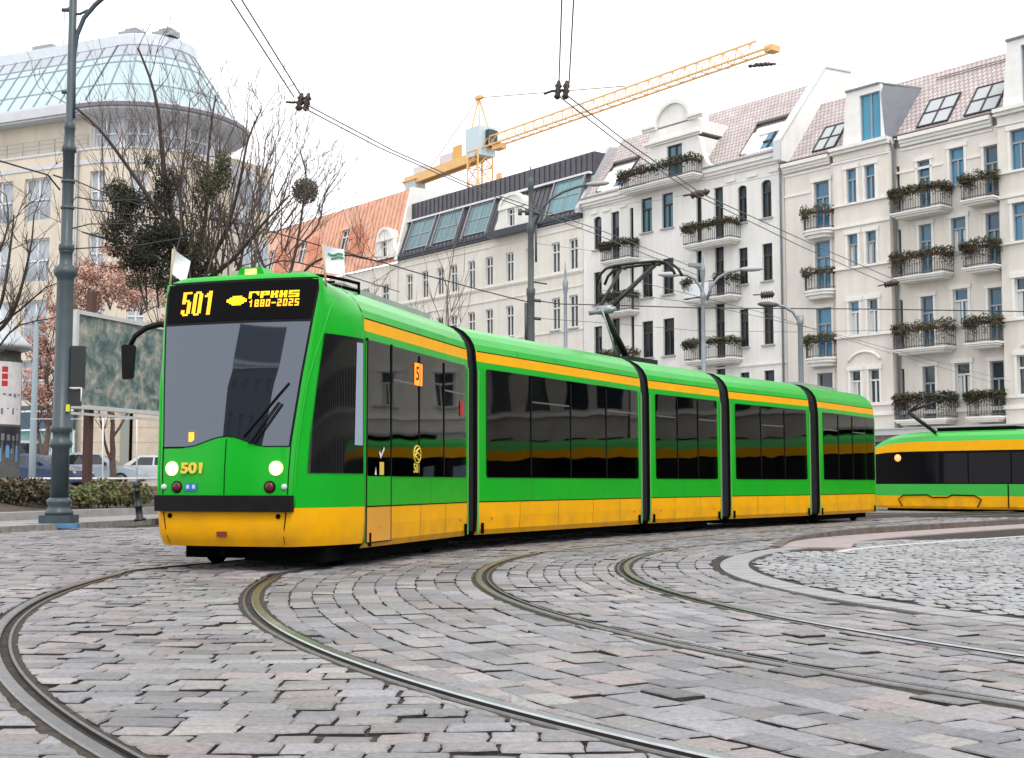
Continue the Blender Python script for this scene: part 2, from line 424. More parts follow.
# C: small setts in wavy courses inside the bend
small = Stones()
def smt():
    k = rnd.uniform(.85, 1.12); return tuple(x * k * .80 for x in rnd.choice([(.33, .34, .36), (.36, .365, .375), (.30, .31, .33), (.38, .37, .37)]))
def isl(x, y):   # true on the far side of the kerbed island edge
    pts = [(3.6, 19.2), (4.2, 20.5), (5.9, 24.3), (12.6, 32.0), (26, 45)]
    for (xa, ya), (xb, yb) in zip(pts, pts[1:]):
        if ya <= y <= yb: return x < xa + (xb - xa) * (y - ya) / (yb - ya)
    return False
y = 5.0
while y < 27:
    rh = .155; x = 1.5 + rnd.random() * .1
    while x < 14.5:
        wd = rnd.uniform(.13, .19); cx = x + wd / 2
        wv = lambda xx: .16 * abs(math.sin(xx * 1.7)) 
        cy = y + wv(cx)
        rr_ = math.hypot(cx - BORD_C[0], cy - BORD_C[1])
        if rr_ < BORD_R - .42 and abs(cx) < .46 * cy + 4 and not isl(cx - 1.1, cy) :
            g = .009; j = lambda: rnd.gauss(0, .007)
            small.put([NV((x + g + j(), y + g + wv(x) + j(), 0)), NV((x + wd - g + j(), y + g + wv(x + wd) + j(), 0)), NV((x + wd - g + j(), y + rh - g + wv(x + wd) + j(), 0)), NV((x + g + j(), y + rh - g + wv(x) + j(), 0))], smt(), amp=.004)
        x += wd
    y += rh
small.build('small_sett_paving', stone_mat('grey_small_setts', 1.05))
# joint filling below the setts, one sheet 40 mm down
mb = MB(); mb.add([NV(p) for p in ((-30, 2, -.017), (30, 2, -.017), (30, 45, -.017), (-30, 45, -.017))], [(0, 1, 2, 3)]); struct(mb.build('joint_soil', [soil]))
# smooth flat band that borders the small setts
band = mat('smooth_stone_band', (.29, .29, .30), .6, var=.12, scale=2.5, bump=.2, bscale=50)
mb = MB()
a0, a1 = math.pi * .70, math.pi * 1.40
for i in range(60):
    a, b = a0 + (a1 - a0) * i / 60, a0 + (a1 - a0) * (i + 1) / 60 - .003
    q = lambda a, r, z: NV((BORD_C[0] + r * math.cos(a), BORD_C[1] + r * math.sin(a), z))
    mb.prism([q(a, BORD_R - .30, -.05), q(b, BORD_R - .30, -.05), q(b, BORD_R + .04, -.05), q(a, BORD_R + .04, -.05)], (0, 0, .049))
struct(mb.build('stone_border', [band]))
# raised island kerb, its pavement, the reddish strip and the painted line on the near side
kp = [NV((*p, 0)) for p in ((3.7, 19.3), (4.2, 20.5), (5.9, 24.3), (12.6, 32.0), (26, 46))]
kp = catmull(kp, .6)
def strip(pts, d0, d1, z0, z1, gap=.0):
    mb = MB(); N = len(pts); out = []
    for i, p in enumerate(pts):
        d = (pts[min(i + 1, N - 1)] - pts[max(i - 1, 0)]).normalized(); n = NV((d.y, -d.x, 0)); out.append((p + n * d0, p + n * d1))
    for i in range(N - 1):
        a, b = out[i]; c, e = out[i + 1]; s_ = (c - a) * gap
        mb.prism([a + NV((0, 0, z0)), b + NV((0, 0, z0)), e - s_ + NV((0, 0, z0)), c - s_ + NV((0, 0, z0))], (0, 0, z1 - z0))
    return mb
brownk = mat('dark_kerb', (.13, .105, .095), .85, var=.3, scale=4, bump=.3)
def ramp(mb, y0, y1, z1):
    mb.v = [(x, y, z if z < 0 else .012 + (z - .012) * max(0, min(1, (y - y0) / (y1 - y0)))) for x, y, z in mb.v]; return mb
struct(ramp(strip(kp[2:], -.16, 0, -.05, .12, .012), 20.5, 25.5, .12).build('island_kerb', [brownk]))
struct(strip(kp[2:], 0, 1.05, -.05, .006).build('red_asphalt_strip', [mat('faded_red_asphalt', (.33, .275, .27), .8, var=.15, scale=4, bump=.2)]))
wl = [p for p in catmull([NV((*p, 0)) for p in ((4.75, 18.9), (5.6, 20.3), (9.5, 24.4), (16, 30.5))], .6)]
struct(strip(wl, -.06, .06, .0, .012).build('white_road_line', [mat('worn_white_paint', (.52, .52, .52), .7, var=.25, scale=6)]))
# ------------------------------------------------------------------ the articulated tram
GREEN = mat('tram_green_paint', (.002, .385, .016), .26, ior=1.33, coat=.10, var=.06, scale=1.5, wob=.06, wscale=1.2)
YEL = mat('tram_yellow_paint', (.85, .405, .001), .42, ior=1.25, coat=.0, var=.06, scale=2.2)
YELD = mat('tram_yellow_door_paint', (.72, .33, .03), .38, coat=.2, var=.08, scale=2)
def grime(m, z0, z1, k, col):
    n = m.node_tree; L = n.links.new; b = n.nodes['Principled BSDF']; src = b.inputs['Base Color'].links[0].from_socket
    g = n.nodes.new('ShaderNodeNewGeometry'); sp = n.nodes.new('ShaderNodeSeparateXYZ'); L(g.outputs['Position'], sp.inputs[0])
    t = n.nodes.new('ShaderNodeTexNoise'); t.inputs['Scale'].default_value = 3.2; t.inputs['Detail'].default_value = 7; L(g.outputs['Position'], t.inputs['Vector'])
    mr = n.nodes.new('ShaderNodeMapRange'); mr.inputs[1].default_value = z0; mr.inputs[2].default_value = z1; mr.inputs[3].default_value = 1; mr.inputs[4].default_value = 0; L(sp.outputs['Z'], mr.inputs[0])
    m2 = n.nodes.new('ShaderNodeMapRange'); m2.inputs[1].default_value = .42; m2.inputs[2].default_value = .75; m2.inputs[4].default_value = k; L(t.outputs[0], m2.inputs[0])
    mu = n.nodes.new('ShaderNodeMath'); mu.operation = 'MULTIPLY'; L(mr.outputs[0], mu.inputs[0]); L(m2.outputs[0], mu.inputs[1])
    mx_ = n.nodes.new('ShaderNodeMixRGB'); L(mu.outputs[0], mx_.inputs[0]); L(src, mx_.inputs[1]); mx_.inputs[2].default_value = (*col, 1); L(mx_.outputs[0], b.inputs['Base Color'])
grime(YEL, .2, .75, .38, (.20, .13, .07))
BLK = mat('black_rubber', (.007, .007, .008), .5, ior=1.25, var=.2, scale=8)
BEL = mat('bellows_rubber', (.016, .017, .018), .7, ior=1.25, var=.2, scale=10)
GREYP = mat('grey_gap_panel', (.16, .165, .17), .4)
GLS = mat('tinted_tram_glass', (.006, .007, .009), .03, ior=1.75, wob=.10, wscale=1.6)
def tinted(name, tint, ior=1.5, wob=.10, wscale=1.6):
    m = bpy.data.materials.new(name); m.use_nodes = True; MATS[name] = m; n = m.node_tree; L = n.links.new; n.nodes.remove(n.nodes['Principled BSDF']); out = n.nodes['Material Output']
    tr = n.nodes.new('ShaderNodeBsdfTransparent'); tr.inputs[0].default_value = (*tint, 1); gl = n.nodes.new('ShaderNodeBsdfGlossy'); gl.inputs['Roughness'].default_value = .02
    fr = n.nodes.new('ShaderNodeFresnel'); fr.inputs['IOR'].default_value = ior; mx_ = n.nodes.new('ShaderNodeMixShader')
    tc = n.nodes.new('ShaderNodeTexCoord'); t = n.nodes.new('ShaderNodeTexNoise'); t.inputs['Scale'].default_value = wscale; t.inputs['Detail'].default_value = 0; L(tc.outputs['Object'], t.inputs['Vector'])
    bp = n.nodes.new('ShaderNodeBump'); bp.inputs['Strength'].default_value = wob; bp.inputs['Distance'].default_value = .02; L(t.outputs[0], bp.inputs['Height']); L(bp.outputs[0], gl.inputs['Normal'])
    L(fr.outputs[0], mx_.inputs[0]); L(tr.outputs[0], mx_.inputs[1]); L(gl.outputs[0], mx_.inputs[2]); L(mx_.outputs[0], out.inputs[0]); return m
GLT = tinted('tinted_window_glass', (.30, .31, .32), 1.52)
GLSF = mat('windscreen_glass', (.010, .014, .020), .02, ior=2.2, wob=.06, wscale=.7)
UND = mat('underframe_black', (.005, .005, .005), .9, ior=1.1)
ALU = mat('brushed_aluminium', (.5, .52, .54), .35, metal=.9)
ROOFG = mat('roof_grey_paint', (.34, .36, .36), .5, var=.1, scale=3)
AMB = mat('amber_led', (1.0, .43, .02), .5, emit=1.35)
AMB2 = mat('yellow_led', (1.0, .66, .01), .5, emit=1.35)
LAMP = mat('lit_headlamp', (1.0, .93, .74), .3, emit=7.0)
REDL = mat('dark_red_lens', (.10, .012, .014), .15)
CLR = mat('clear_small_lens', (.55, .65, .58), .15)
GLSF.node_tree.nodes['Principled BSDF'].inputs['Specular Tint'].default_value = (.74, .84, 1, 1)
GOLD = mat('yellow_lettering', (.80, .60, .08), .5)
WHT = mat('white_sticker', (.75, .76, .78), .5)
BLU = mat('blue_sticker', (.03, .16, .45), .5)
ORG = mat('orange_display', (.95, .28, .02), .5, emit=.9)
DARKIN = mat('dark_interior', (.02, .022, .026), .8)
REDB = mat('red_button_box', (.45, .02, .02), .5)
PROF = [(1.14, .22), (1.185, .30), (1.2, .50), (1.2, .715), (1.2, 1.09), (1.195, 2.0), (1.19, 2.74), (1.18, 2.845), (1.165, 3.0), (1.13, 3.11), (1.06, 3.22), (.95, 3.32), (.80, 3.40), (.55, 3.45), (0, 3.47)]
PM = [1, 1, 1, 0, 0, 0, 0, 1, 0, 0, 0, 0, 0, 0]
def prof_pts(sc=1., dz=0.): return [(w_ * sc, z + dz) for w_, z in PROF] + [(-w_ * sc, z + dz) for w_, z in PROF[-2::-1]]
def loft(mb, T, us, prof, pm, smooth=True, cap=2, holes=None):
    K = len(prof); vs = []
    for u, sc in us: vs += [T((u, w_ * sc, z)) for w_, z in prof]
    for j in range(K - 1):
        jj = j if j < len(pm) else K - 2 - j
        fs = [(i * K + j, i * K + j + 1, (i + 1) * K + j + 1, (i + 1) * K + j) for i in range(len(us) - 1) if not (holes and jj in (4, 5) and any(a < (us[i][0] + us[i + 1][0]) / 2 < b for a, b in holes))]
        sub = sorted({q for f in fs for q in f}); mp = {q: k for k, q in enumerate(sub)}
        mb.add([vs[q] for q in sub], [tuple(mp[q] for q in f) for f in fs], pm[jj], False)
    if cap is not None:
        for i in (0, len(us) - 1): mb.add(vs[i * K:(i + 1) * K], [tuple(range(K))], cap)
TR = thing('articulated_tram', 'long green and yellow articulated tram with lit 501 sign, coming round the bend', 'tram', (-3.3, 15.0, 0))
def rpane(mb, T, u0, u1, z0, z1, w_, m=0, r=.05, th=.012, wt=None):
    """pane with rounded corners on the side w"""
    P = []
    for cx, cz, a in ((u1 - r, z1 - r, 0), (u0 + r, z1 - r, 90), (u0 + r, z0 + r, 180), (u1 - r, z0 + r, 270)):
        for k in range(4):
            t = rad(a + 30 * k); P.append((cx + r * math.cos(t), cz + r * math.sin(t)))
    ww = lambda z: w_ if wt is None else w_ + (wt - w_) * (z - z0) / (z1 - z0)
    f = [T((u, ww(z), z)) for u, z in P]; d = T((0, 1, 0)) - T((0, 0, 0))
    mb.prism([p - d * th for p in f], d * th, m)
def make_T(c, u, n):
    return lambda p: c + u * p[0] + n * p[1] + NV((0, 0, p[2]))
def bogie(parent, T, u0, u1):
    mb = MB()
    mb.box(u0, u1, -1.0, 1.0, .09, .42, 0, lambda v: T(v))  # bogie block reaches low to deepen the dark beneath the tram
    o = mb.build('underframe', [UND], parent)
    for uu in (u0 + .35, u1 - .35):
        ax = T((0, 1, 0)) - T((0, 0, 0)); c = T((uu, 0, .30))
        for s_ in (-.85, .78):
            wb = MB(); q = ax.to_track_quat('Z', 'Y').to_matrix()
            wb.lathe(c + ax * s_, [(0, -.05), (.28, -.05), (.30, -.03), (.30, .03), (.28, .05), (0, .05)], 20, 0, True, q)
            wb.build('wheel', [UND], o)
TF = []
for i in range(5):
    c, u, n, L = modframe(i); T = make_T(c, u, n); TF.append((T, L))
    mb = MB()
    if i == 0: panes = [(.06, .80), (.83, L - .12)]
    elif i == 1: panes = [(.26, L - .16)]
    elif i == 4: panes = [(.30, L - .75), (L - .72, L - .08)]
    else: panes = [(.24, L - .18)]
    us = [(x, 1) for x in sorted({0, .03, L - .03, L} | {a + .03 for a, b in panes} | {b - .03 for a, b in panes})]
    loft(mb, T, us, prof_pts(), PM, holes=[(a + .03, b - .03) for a, b in panes])
    # shadow groove between the green and the yellow, and the seam above the yellow band
    for z, w_ in ((.715, 1.2), (3.002, 1.164)):
        for s_ in (1, -1): mb.add([T((a, s_ * (w_ + .003), zz)) for a, zz in ((.03, z - .007), (L - .03, z - .007), (L - .03, z + .007), (.03, z + .007))], [(0, 1, 2, 3)], 3)
    body = mb.build('body_section', [GREEN, YEL, BLK, UND], TR)
    sm = MB(); ns = {0: [1.9, 2.9], 1: [1.3, 2.6, 3.9, 5.0], 2: [1.0, 2.1], 3: [1.2, 2.5], 4: [1.2, 2.9]}[i]
    for q, uu in enumerate(ns):
        sm.add([T((uu + a, 1.2032, z)) for a, z in ((-.004, .50), (.004, .50), (.004, .708), (-.004, .708))], [(0, 1, 2, 3)])
        sm.add([T((uu + a, 1.186 + .005 + (z - .30) * .075, z)) for a, z in ((-.004, .30), (.004, .30), (.004, .50), (-.004, .50))], [(0, 1, 2, 3)])
        if q % 2 == 0: sm.add([T((uu + .4 + a, 1.2028, z)) for a, z in ((-.003, .73), (.003, .73), (.003, 1.07), (-.003, 1.07))], [(0, 1, 2, 3)])
        sm.add([T((uu + a, w_ + .004, z)) for a, w_, z in ((-.004, 1.165, 3.01), (.004, 1.165, 3.01), (.004, 1.13, 3.11), (-.004, 1.13, 3.11))], [(0, 1, 2, 3)])
    sm.build('panel_seam', [mat('seam_shadow', (.02, .03, .02), .8)], body)
    # small fittings on the skirt
    fb = MB()
    for uu in (.14, L - .14): fb.box(uu - .02, uu + .02, 1.195, 1.225, .235, .40, 0, T)
    fb.build('skirt_bracket', [UND], body)
    rb = MB()
    for uu in (.42, L - .36): 
        fbq = T((uu, 1.205, .47)); rb.lathe(fbq, [(0, 0), (.022, 0), (.018, .012), (0, .014)], 8, 0, True, (T((0, 1, 0)) - T((0, 0, 0))).to_track_quat('Z', 'Y').to_matrix())
    if i in (0, 1, 2): rb.build('side_reflector', [mat('orange_reflector', (.75, .18, .02), .4)], body)
    # glass
    g0 = .12 if i else .06
    # cabin seen through the glass: floor, dark lining, seats, grab poles, ceiling lights
    ib = MB(); ib.box(.1, L - .1, -1.12, 1.12, .40, .46, 0, T); ib.box(.1, L - .1, -1.1, 1.1, 2.86, 2.90, 1, T)
    for s_ in (1, -1): ib.box(.1, L - .1, s_ * 1.16 - .012, s_ * 1.16 + .012, .46, 1.07, 1, T)
    lin = ib.build('cabin_lining', [DARKIN, mat('grey_cabin_panel', (.16, .165, .17), .7)], body)
    x = .55; k = 0
    while x < L - .6:
        for w_ in (-.78, -.34, .34, .78):
            if (k + i) % 4 == 2 and abs(w_) < .5: continue
            st = MB(); st.box(x - .22, x + .22, w_ - .20, w_ + .20, .86, .94, 0, T); st.prism([T((x + .16, w_ - .20, .94)), T((x + .22, w_ - .20, .94)), T((x + .30, w_ - .18, 1.60)), T((x + .25, w_ - .18, 1.60))], T((0, .40, 0)) - T((0, 0, 0))); st.build('passenger_seat', [mat('seat_blue_green', (.05, .10, .12), .8)], lin)
        pq = MB(); pq.tube([T((x + .32, .52 * (1 if k % 2 else -1), .46)), T((x + .32, .52 * (1 if k % 2 else -1), 2.86))], .017, 6); pq.build('grab_pole', [mat('yellow_grab_pole', (.60, .42, .03), .35)], lin)
        x += .82; k += 1
    lq = MB()
    for w_ in (-.55, .55): lq.box(.4, L - .4, w_ - .05, w_ + .05, 2.84, 2.855, 0, T)
    lq.build('ceiling_light', [mat('warm_ceiling_light', (1., .82, .6), .5, emit=1.6)], lin)
    for s_ in (1, -1):
        for a, b in panes:
            pb = MB(); Ts = (lambda v, T=T, s_=s_: T((v[0], s_ * v[1], v[2])))
            rpane(pb, Ts, a, b, 1.085, 2.745, 1.211, 0, .05, .014, 1.199)
            win = pb.build('window', [GLT], body)
            if s_ == 1 and b - a > 1.6:
                mbb = MB(); k = 4 if i == 1 else (3 if b - a > 2 else 2)
                for q in range(1, k):
                    uu = a + (b - a) * q / k
                    mbb.box(uu - .011, uu + .011, 1.2, 1.2155, 1.10, 2.70, 0, T)
                # upper vent lights are split off by a slim bar
                for q in range(k):
                    if (q + i) % 2 == 0:
                        a2, b2 = a + (b - a) * q / k + .05, a + (b - a) * (q + 1) / k - .05
                        mbb.add([T((x, 1.2135 - (z - 1.085) * .00723, z)) for x, z in ((a2, 2.30), (b2, 2.30), (b2, 2.325), (a2, 2.325))], [(0, 1, 2, 3)], 1)
                SPLIT['glazing_bar'] = .004; mbb.build('glazing_bar', [BLK, mat('dull_window_rail', (.10, .10, .11), .3)], win)
    # bright edge trims on the ends of the section
    tb = MB()
    for uu in (0.0, L - .05):
        for s_ in (1,): tb.add([T((uu + a, s_ * 1.2035, z)) for a, z in ((0, .24), (.05, .24), (.05, 2.72), (0, 2.72))], [(0, 1, 2, 3)], 0)
    tb.build('edge_strip', [mat('pale_edge_green', (.10, .42, .09), .35)], body)
    if i in (0, 2, 4): bogie(TR, T, .25 if i else -.2, L - .3)
    else:
        ub = MB(); ub.box(.05, L - .05, -1.0, 1.0, .12, .36, 0, T); ub.build('underframe', [UND], TR)
    # roof gear
    rb = MB()
    if i == 0:
        rb.box(.55, L - .1, -.5, .62, 3.44, 3.54, 0, T)
        rb.build('roof_box', [ROOFG], TR)
    elif i in (1, 3):
        rb.box(.8, L - .8, -.65, .1, 3.46, 3.52, 0, T); rb.build('roof_box', [ROOFG], TR)
    elif i == 2:
        pass
    else:
        rb.box(.4, L - .9, -.5, .5, 3.45, 3.53, 0, T); rb.build('roof_box', [ROOFG], TR)
# bellows between the sections
for i in range(4):
    Ta, La = TF[i]; Tb, Lb = TF[i + 1]; mb = MB(); P = prof_pts(.955, -.02); P[0] = (1.08, .25); P[-1] = (-1.08, .25); K = len(P); rings = []
    n = 6
    for k in range(n + 1):
        t = k / n; sc = 1.0 if k % 2 == 0 else .965
        rings.append([(Ta((La - .03, w_ * sc, z))).lerp(Tb((.03, w_ * sc, z)), t) for w_, z in P])
    vs = [v for r in rings for v in r]
    mb.add(vs, [(r * K + j, r * K + j + 1, (r + 1) * K + j + 1, (r + 1) * K + j) for r in range(n) for j in range(K - 1)] + [tuple(r * K + e for e in (0, K - 1)) + ((r + 1) * K + K - 1, (r + 1) * K) for r in range(n)], 0)
    bo = mb.build('bellows', [BEL], TR)
    gp = MB()
    gp.prism([Ta((La - .01, 1.13, .3)), Ta((La + .09, 1.13, .3)), Ta((La + .09, 1.13, 2.66)), Ta((La + .04, 1.13, 2.74)), Ta((La - .01, 1.13, 2.74))], (Ta((0, .045, 0)) - Ta((0, 0, 0))))
    gp.build('gap_panel', [GREYP], bo)
# ---- details on the first section: the seam of the door, stickers, inside display
T0, L0 = TF[0]; n0 = (T0((0, 1, 0)) - T0((0, 0, 0))); u0v = (T0((1, 0, 0)) - T0((0, 0, 0)))
db = MB()
db.box(.05, .80, 1.19, 1.214, .29, .705, 0, T0); db.box(.05, .80, 1.19, 1.2125, .725, 1.08, 1, T0)
door = db.build('door_leaf', [YELD, GREEN], TR)
sb = MB()
for uu in (.03, .815): sb.box(uu - .008, uu + .008, 1.19, 1.2165, .28, 2.76, 0, T0)
sb.box(.04, .81, 1.19, 1.2165, .275, .288, 0, T0)
sb.build('door_seal', [BLK], door)
sd_ = MB()
rpane(sd_, T0, 1.62, 1.90, 2.30, 2.60, 1.214, 0, .02, .006); lo = sd_.build('side_route_display', [ORG], TR)
sM = lambda T, uu, z, w_: frame(T((uu, w_, z)), (T((1, 0, 0)) - T((0, 0, 0))), (0, 0, 1), (T((0, 1, 0)) - T((0, 0, 0))))
text_mesh('route_digits', '5', .26, BLK, lo, sM(T0, 1.72, 2.45, 1.2155), .001, .004)
rb = MB(); rpane(rb, T0, L0 - .42, L0 - .27, 1.98, 2.20, 1.216, 0, .03, .008); rb.build('red_button', [REDB], TR)
eb = MB()
for k, (dz, ph) in enumerate(((.055, 0), (0, .5), (-.055, 1))):
    pts = [T0((1.72 + x, 1.216, 1.38 + dz + .022 * math.sin(x * 26 + ph * 3) )) for x in [(-.11 + .22 * t / 8) * (1 if k == 1 else .75) for t in range(9)]]
    eb.tube(pts, .014, 5)
ring = [T0((1.72 + .13 * math.cos(a), 1.216, 1.38 + .115 * math.sin(a))) for a in [2 * math.pi * k / 20 for k in range(21)]]
eb.tube(ring, .010, 5)
emb = eb.build('operator_emblem', [GOLD], TR)
text_mesh('fleet_number', '501', .17, GOLD, emb, sM(T0, 1.72, 1.19, 1.214), .001, .004)
kb = MB()
kb.add([T0((x, 1.2165, z)) for x, z in ((.42, 1.1), (.56, 1.1), (.56, 1.26), (.42, 1.26))], [(0, 1, 2, 3)], 0)
kb.add([T0((x, 1.2165, z)) for x, z in ((.40, 1.37), (.45, 1.30), (.58, 1.42), (.56, 1.45), (.46, 1.35), (.43, 1.40))], [(0, 1, 2, 3, 4, 5)], 1)
kb.add([T0((x, 1.2165, z)) for x, z in ((.27, 1.1), (.33, 1.1), (.30, 1.2))], [(0, 1, 2)], 1)
kb.build('door_sticker', [mat('ticket_sticker', (.70, .52, .10), .5), WHT], TR)
# ------------------------------------------------------------------ the cab
def lerp(t, P):
    for (a, b), (c, d) in zip(P, P[1:]):
        if t <= c: return b + (d - b) * max(0, min(1, (t - a) / (c - a)))
    return P[-1][1]
FU = lambda z: lerp(z, [(.28, -1.08), (.42, -1.16), (.66, -1.17), (1.1, -1.17), (1.45, -1.14), (2.2, -1.03), (2.9, -.90), (3.4, -.78), (3.47, -.70)])
FW = lambda z: lerp(z, [(.28, .74), (.66, .77), (1.45, .80), (2.2, .87), (2.9, .94), (3.38, .98), (3.47, .80)])
SW = lambda z: lerp(z, [(w_[1], w_[0]) for w_ in PROF][:-1] + [(3.47, .55)])
def front(z, w_):
    f = abs(w_) / FW(z); return FU(z) - .07 * (1 - f * f)
def cab_outline(z):
    fw = FW(z); sw = SW(z); fu = FU(z); fw = min(fw, sw - .03) if z < 3.2 else fw
    P = []
    for k in range(7): w_ = fw * k / 6; P.append((front(z, w_), w_))
    q = sw if z > 3.0 else max(sw, fw + .02)
    P += [(fu + .035, fw + (q - fw) * .12), (fu + .10, fw + (q - fw) * .24), (fu * .66, fw + (q - fw) * .58), (fu * .33, fw + (q - fw) * .86), (-.12, fw + (q - fw) * .98), (0, q)]
    return P
T00 = T0
T0 = lambda v: T00((v[0], v[1] * 1.09 if (v[1] < 0 and v[0] < .01) else v[1], v[2]))
zs = [.28, .34, .42, .55, .66, .712, .718, .84, .95, 1.1, 1.25, 1.45, 1.7, 1.95, 2.2, 2.45, 2.7, 2.9, 3.05, 3.2, 3.3, 3.38, 3.44, 3.47]
mb = MB(); rows = []
for z in zs:
    o = cab_outline(z); rows.append([T0((u, -w_, z)) for u, w_ in o[::-1]] + [T0((u, w_, z)) for u, w_ in o[1:]])
K = len(rows[0]); vs = [v for r in rows for v in r]
for band in (0, 1):
    fs = []
    for i in range(len(zs) - 1):
        if (zs[i + 1] <= .7181) == (band == 1): fs += [(i * K + j, i * K + j + 1, (i + 1) * K + j + 1, (i + 1) * K + j) for j in range(K - 1)]
    mb.add(vs, fs, band, True)
mb.add(rows[-1], [tuple(range(K))], 0); mb.add(rows[0], [tuple(range(K))], 2)
CAB = mb.build('cab_shell', [GREEN, YEL, UND], TR)
def fpatch(name, z0, z1, wf, m, out, parent=None, nz=10, nw=16, bot=None, top=None, th=.02):
    """a curved panel that follows the cab front"""
    mb = MB(); G = []
    for i in range(nz + 1):
        row = []
        for j in range(nw + 1):
            f = -1 + 2 * j / nw
            za = bot(f) if bot else z0; zb = top(f) if top else z1; z = za + (zb - za) * i / nz; w_ = wf(z) * f
            row.append(T0((front(z, min(abs(w_), FW(z)) ) - out, w_, z)))
        G.append(row)
    W_ = nw + 1; vs = [v for r in G for v in r]; N = len(vs); vs = vs + [v + u0v * th for v in vs]
    fs = [(i * W_ + j, i * W_ + j + 1, (i + 1) * W_ + j + 1, (i + 1) * W_ + j) for i in range(nz) for j in range(nw)]
    e = [j for j in range(W_)] + [i * W_ + nw for i in range(1, nz + 1)] + [nz * W_ + j for j in range(nw - 1, -1, -1)] + [i * W_ for i in range(nz - 1, 0, -1)]
    mb.add(vs[:N], fs, 0, True)
    o_ = len(mb.v); mb.v += [tuple(vs[q]) for q in e] + [tuple(vs[N + q]) for q in e]; n = len(e)
    for k in range(n): mb.f.append((o_ + k, o_ + (k + 1) % n, o_ + n + (k + 1) % n, o_ + n + k)); mb.m.append(0); mb.s.append(False)
    return mb.build(name, [m], parent or TR)
ws_bot = lambda f: 1.42 + (.12 * math.cos(f * math.pi * .78) ** 2 if abs(f) < .64 else 0)
fpatch('windscreen_surround', 1.40, 3.40, lambda z: FW(z) - .012, BLK, .004, nz=14, bot=lambda f: ws_bot(f) - .012)
WSN = fpatch('windscreen', 1.42, 2.86, lambda z: FW(z) - .035, GLSF, .012, nz=14, bot=ws_bot)
DISP = fpatch('destination_display', 2.90, 3.37, lambda z: FW(z) - .04, mat('black_display_glass', (.005, .005, .006), .5, ior=1.12), .010, nz=4)
fpatch('bumper', .675, .86, lambda z: FW(z) + .055, BLK, .065, nz=3, th=.10)
hd = MB()   # shut lines of the front flap, lower apron seams
for w_, z0, z1 in ((0, .87, 1.50),):
    hd.tube([T0((front(z0 + (z1 - z0) * k / 8, w_) - .001, w_, z0 + (z1 - z0) * k / 8)) for k in range(9)], .006, 4)
for s_ in (-1, 1):
    hd.tube([T0((front(.3 + .37 * k / 4, .74) - .002, s_ * (.70 + .05 * k / 4), .3 + .37 * k / 4)) for k in range(5)], .007, 4)
    hd.tube([T0((front(.87 + .55 * k / 5, .76) + .0, s_ * (FW(.87 + .55 * k / 5) - .015), .87 + .55 * k / 5)) for k in range(6)], .006, 4)
hd.tube([T0((front(1.405, w_) - .001, w_, 1.405)) for w_ in [-.78 + 1.56 * k / 12 for k in range(13)] if abs(w_) > .5][:3], .005, 4)
hd.build('panel_gap', [UND], CAB)
def disc(name, z, w_, r, m, parent, ring=None, d=.03):
    c = T0((front(z, w_), w_, z)); ax = -u0v; q = ax.to_track_quat('Z', 'Y').to_matrix(); mb = MB()
    mb.lathe(c - ax * .02, [(r, 0), (r, d + .006), (r * .86, d + .018), (r * .4, d + .028), (0, d + .030)], 22, 0, True, q)
    o = mb.build(name, [m], parent)
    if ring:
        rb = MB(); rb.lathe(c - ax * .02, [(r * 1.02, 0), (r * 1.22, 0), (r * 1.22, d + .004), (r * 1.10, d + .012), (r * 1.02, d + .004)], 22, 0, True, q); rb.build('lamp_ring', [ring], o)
    return o
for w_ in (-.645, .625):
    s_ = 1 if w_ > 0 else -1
    disc('headlight', 1.165, w_, .068, LAMP, TR, mat('warm_glow_ring', (1., .70, .22), .3, emit=1.1))  # emissive ring stands in for the warm glow round the headlamp
    disc('fog_lamp', .955, w_ - s_ * .07, .058, REDL, TR, BLK, .025)
    disc('side_lamp', .955, w_ + s_ * .10, .036, CLR, TR, None, .02)
fM = lambda w_, z, out=.012: frame(T0((front(z, w_) - out, w_, z)), n0, (0, 0, 1), -u0v)
text_mesh('front_fleet_number', '501', .165, GOLD, CAB, fM(-.375, 1.165, .018), .012, .006, 1.25)
bb = MB(); 
for k, (w_, m_) in enumerate(((-.435, 0), (-.36, 0))):
    bb.add([fM(w_, .955, .012) @ NV((x, y_, 0)) for x, y_ in ((-.04, -.045), (.04, -.045), (.04, .045), (-.04, .045))], [(0, 1, 2, 3)], 0)
    bb.add([fM(w_, .955, .0145) @ NV((x, y_, 0)) for x, y_ in ((-.02, -.02), (.02, -.02), (.02, .025), (-.02, .025))], [(0, 1, 2, 3)], 1)
bb.build('blue_notice', [BLU, mat('pale_blue_mark', (.45, .6, .8), .5)], CAB)
tb = MB(); tb.box(-.06, .06, -.03, .03, -.005, .012, 0, fM(-.02, .42, .006)); tb.build('tow_cover', [mat('dark_red_plate', (.16, .02, .012), .5)], CAB)
for s_ in (-1, 1):
    hb = MB(); hb.lathe(fM(s_ * .66, .625, .003) @ NV((0, 0, 0)), [(0, 0), (.028, 0), (.028, .012), (0, .012)], 12, 0, True, (-u0v).to_track_quat('Z', 'Y').to_matrix()); hb.build('jacking_hole', [UND], CAB)
cb = MB(); cb.bar(T0((-1.0, -.12, .30)), T0((-1.0, -.12, .16)), .05); cb.box(-.62, .1, -.05, 1.0, .09, .31, 0, T0); cb.box(-.2, .1, -1.0, -.05, .09, .31, 0, T0); cb.build('nose_leg_and_dark_fill', [UND], TR)  # slim leg, plus black boxes standing in for the dark beneath the nose
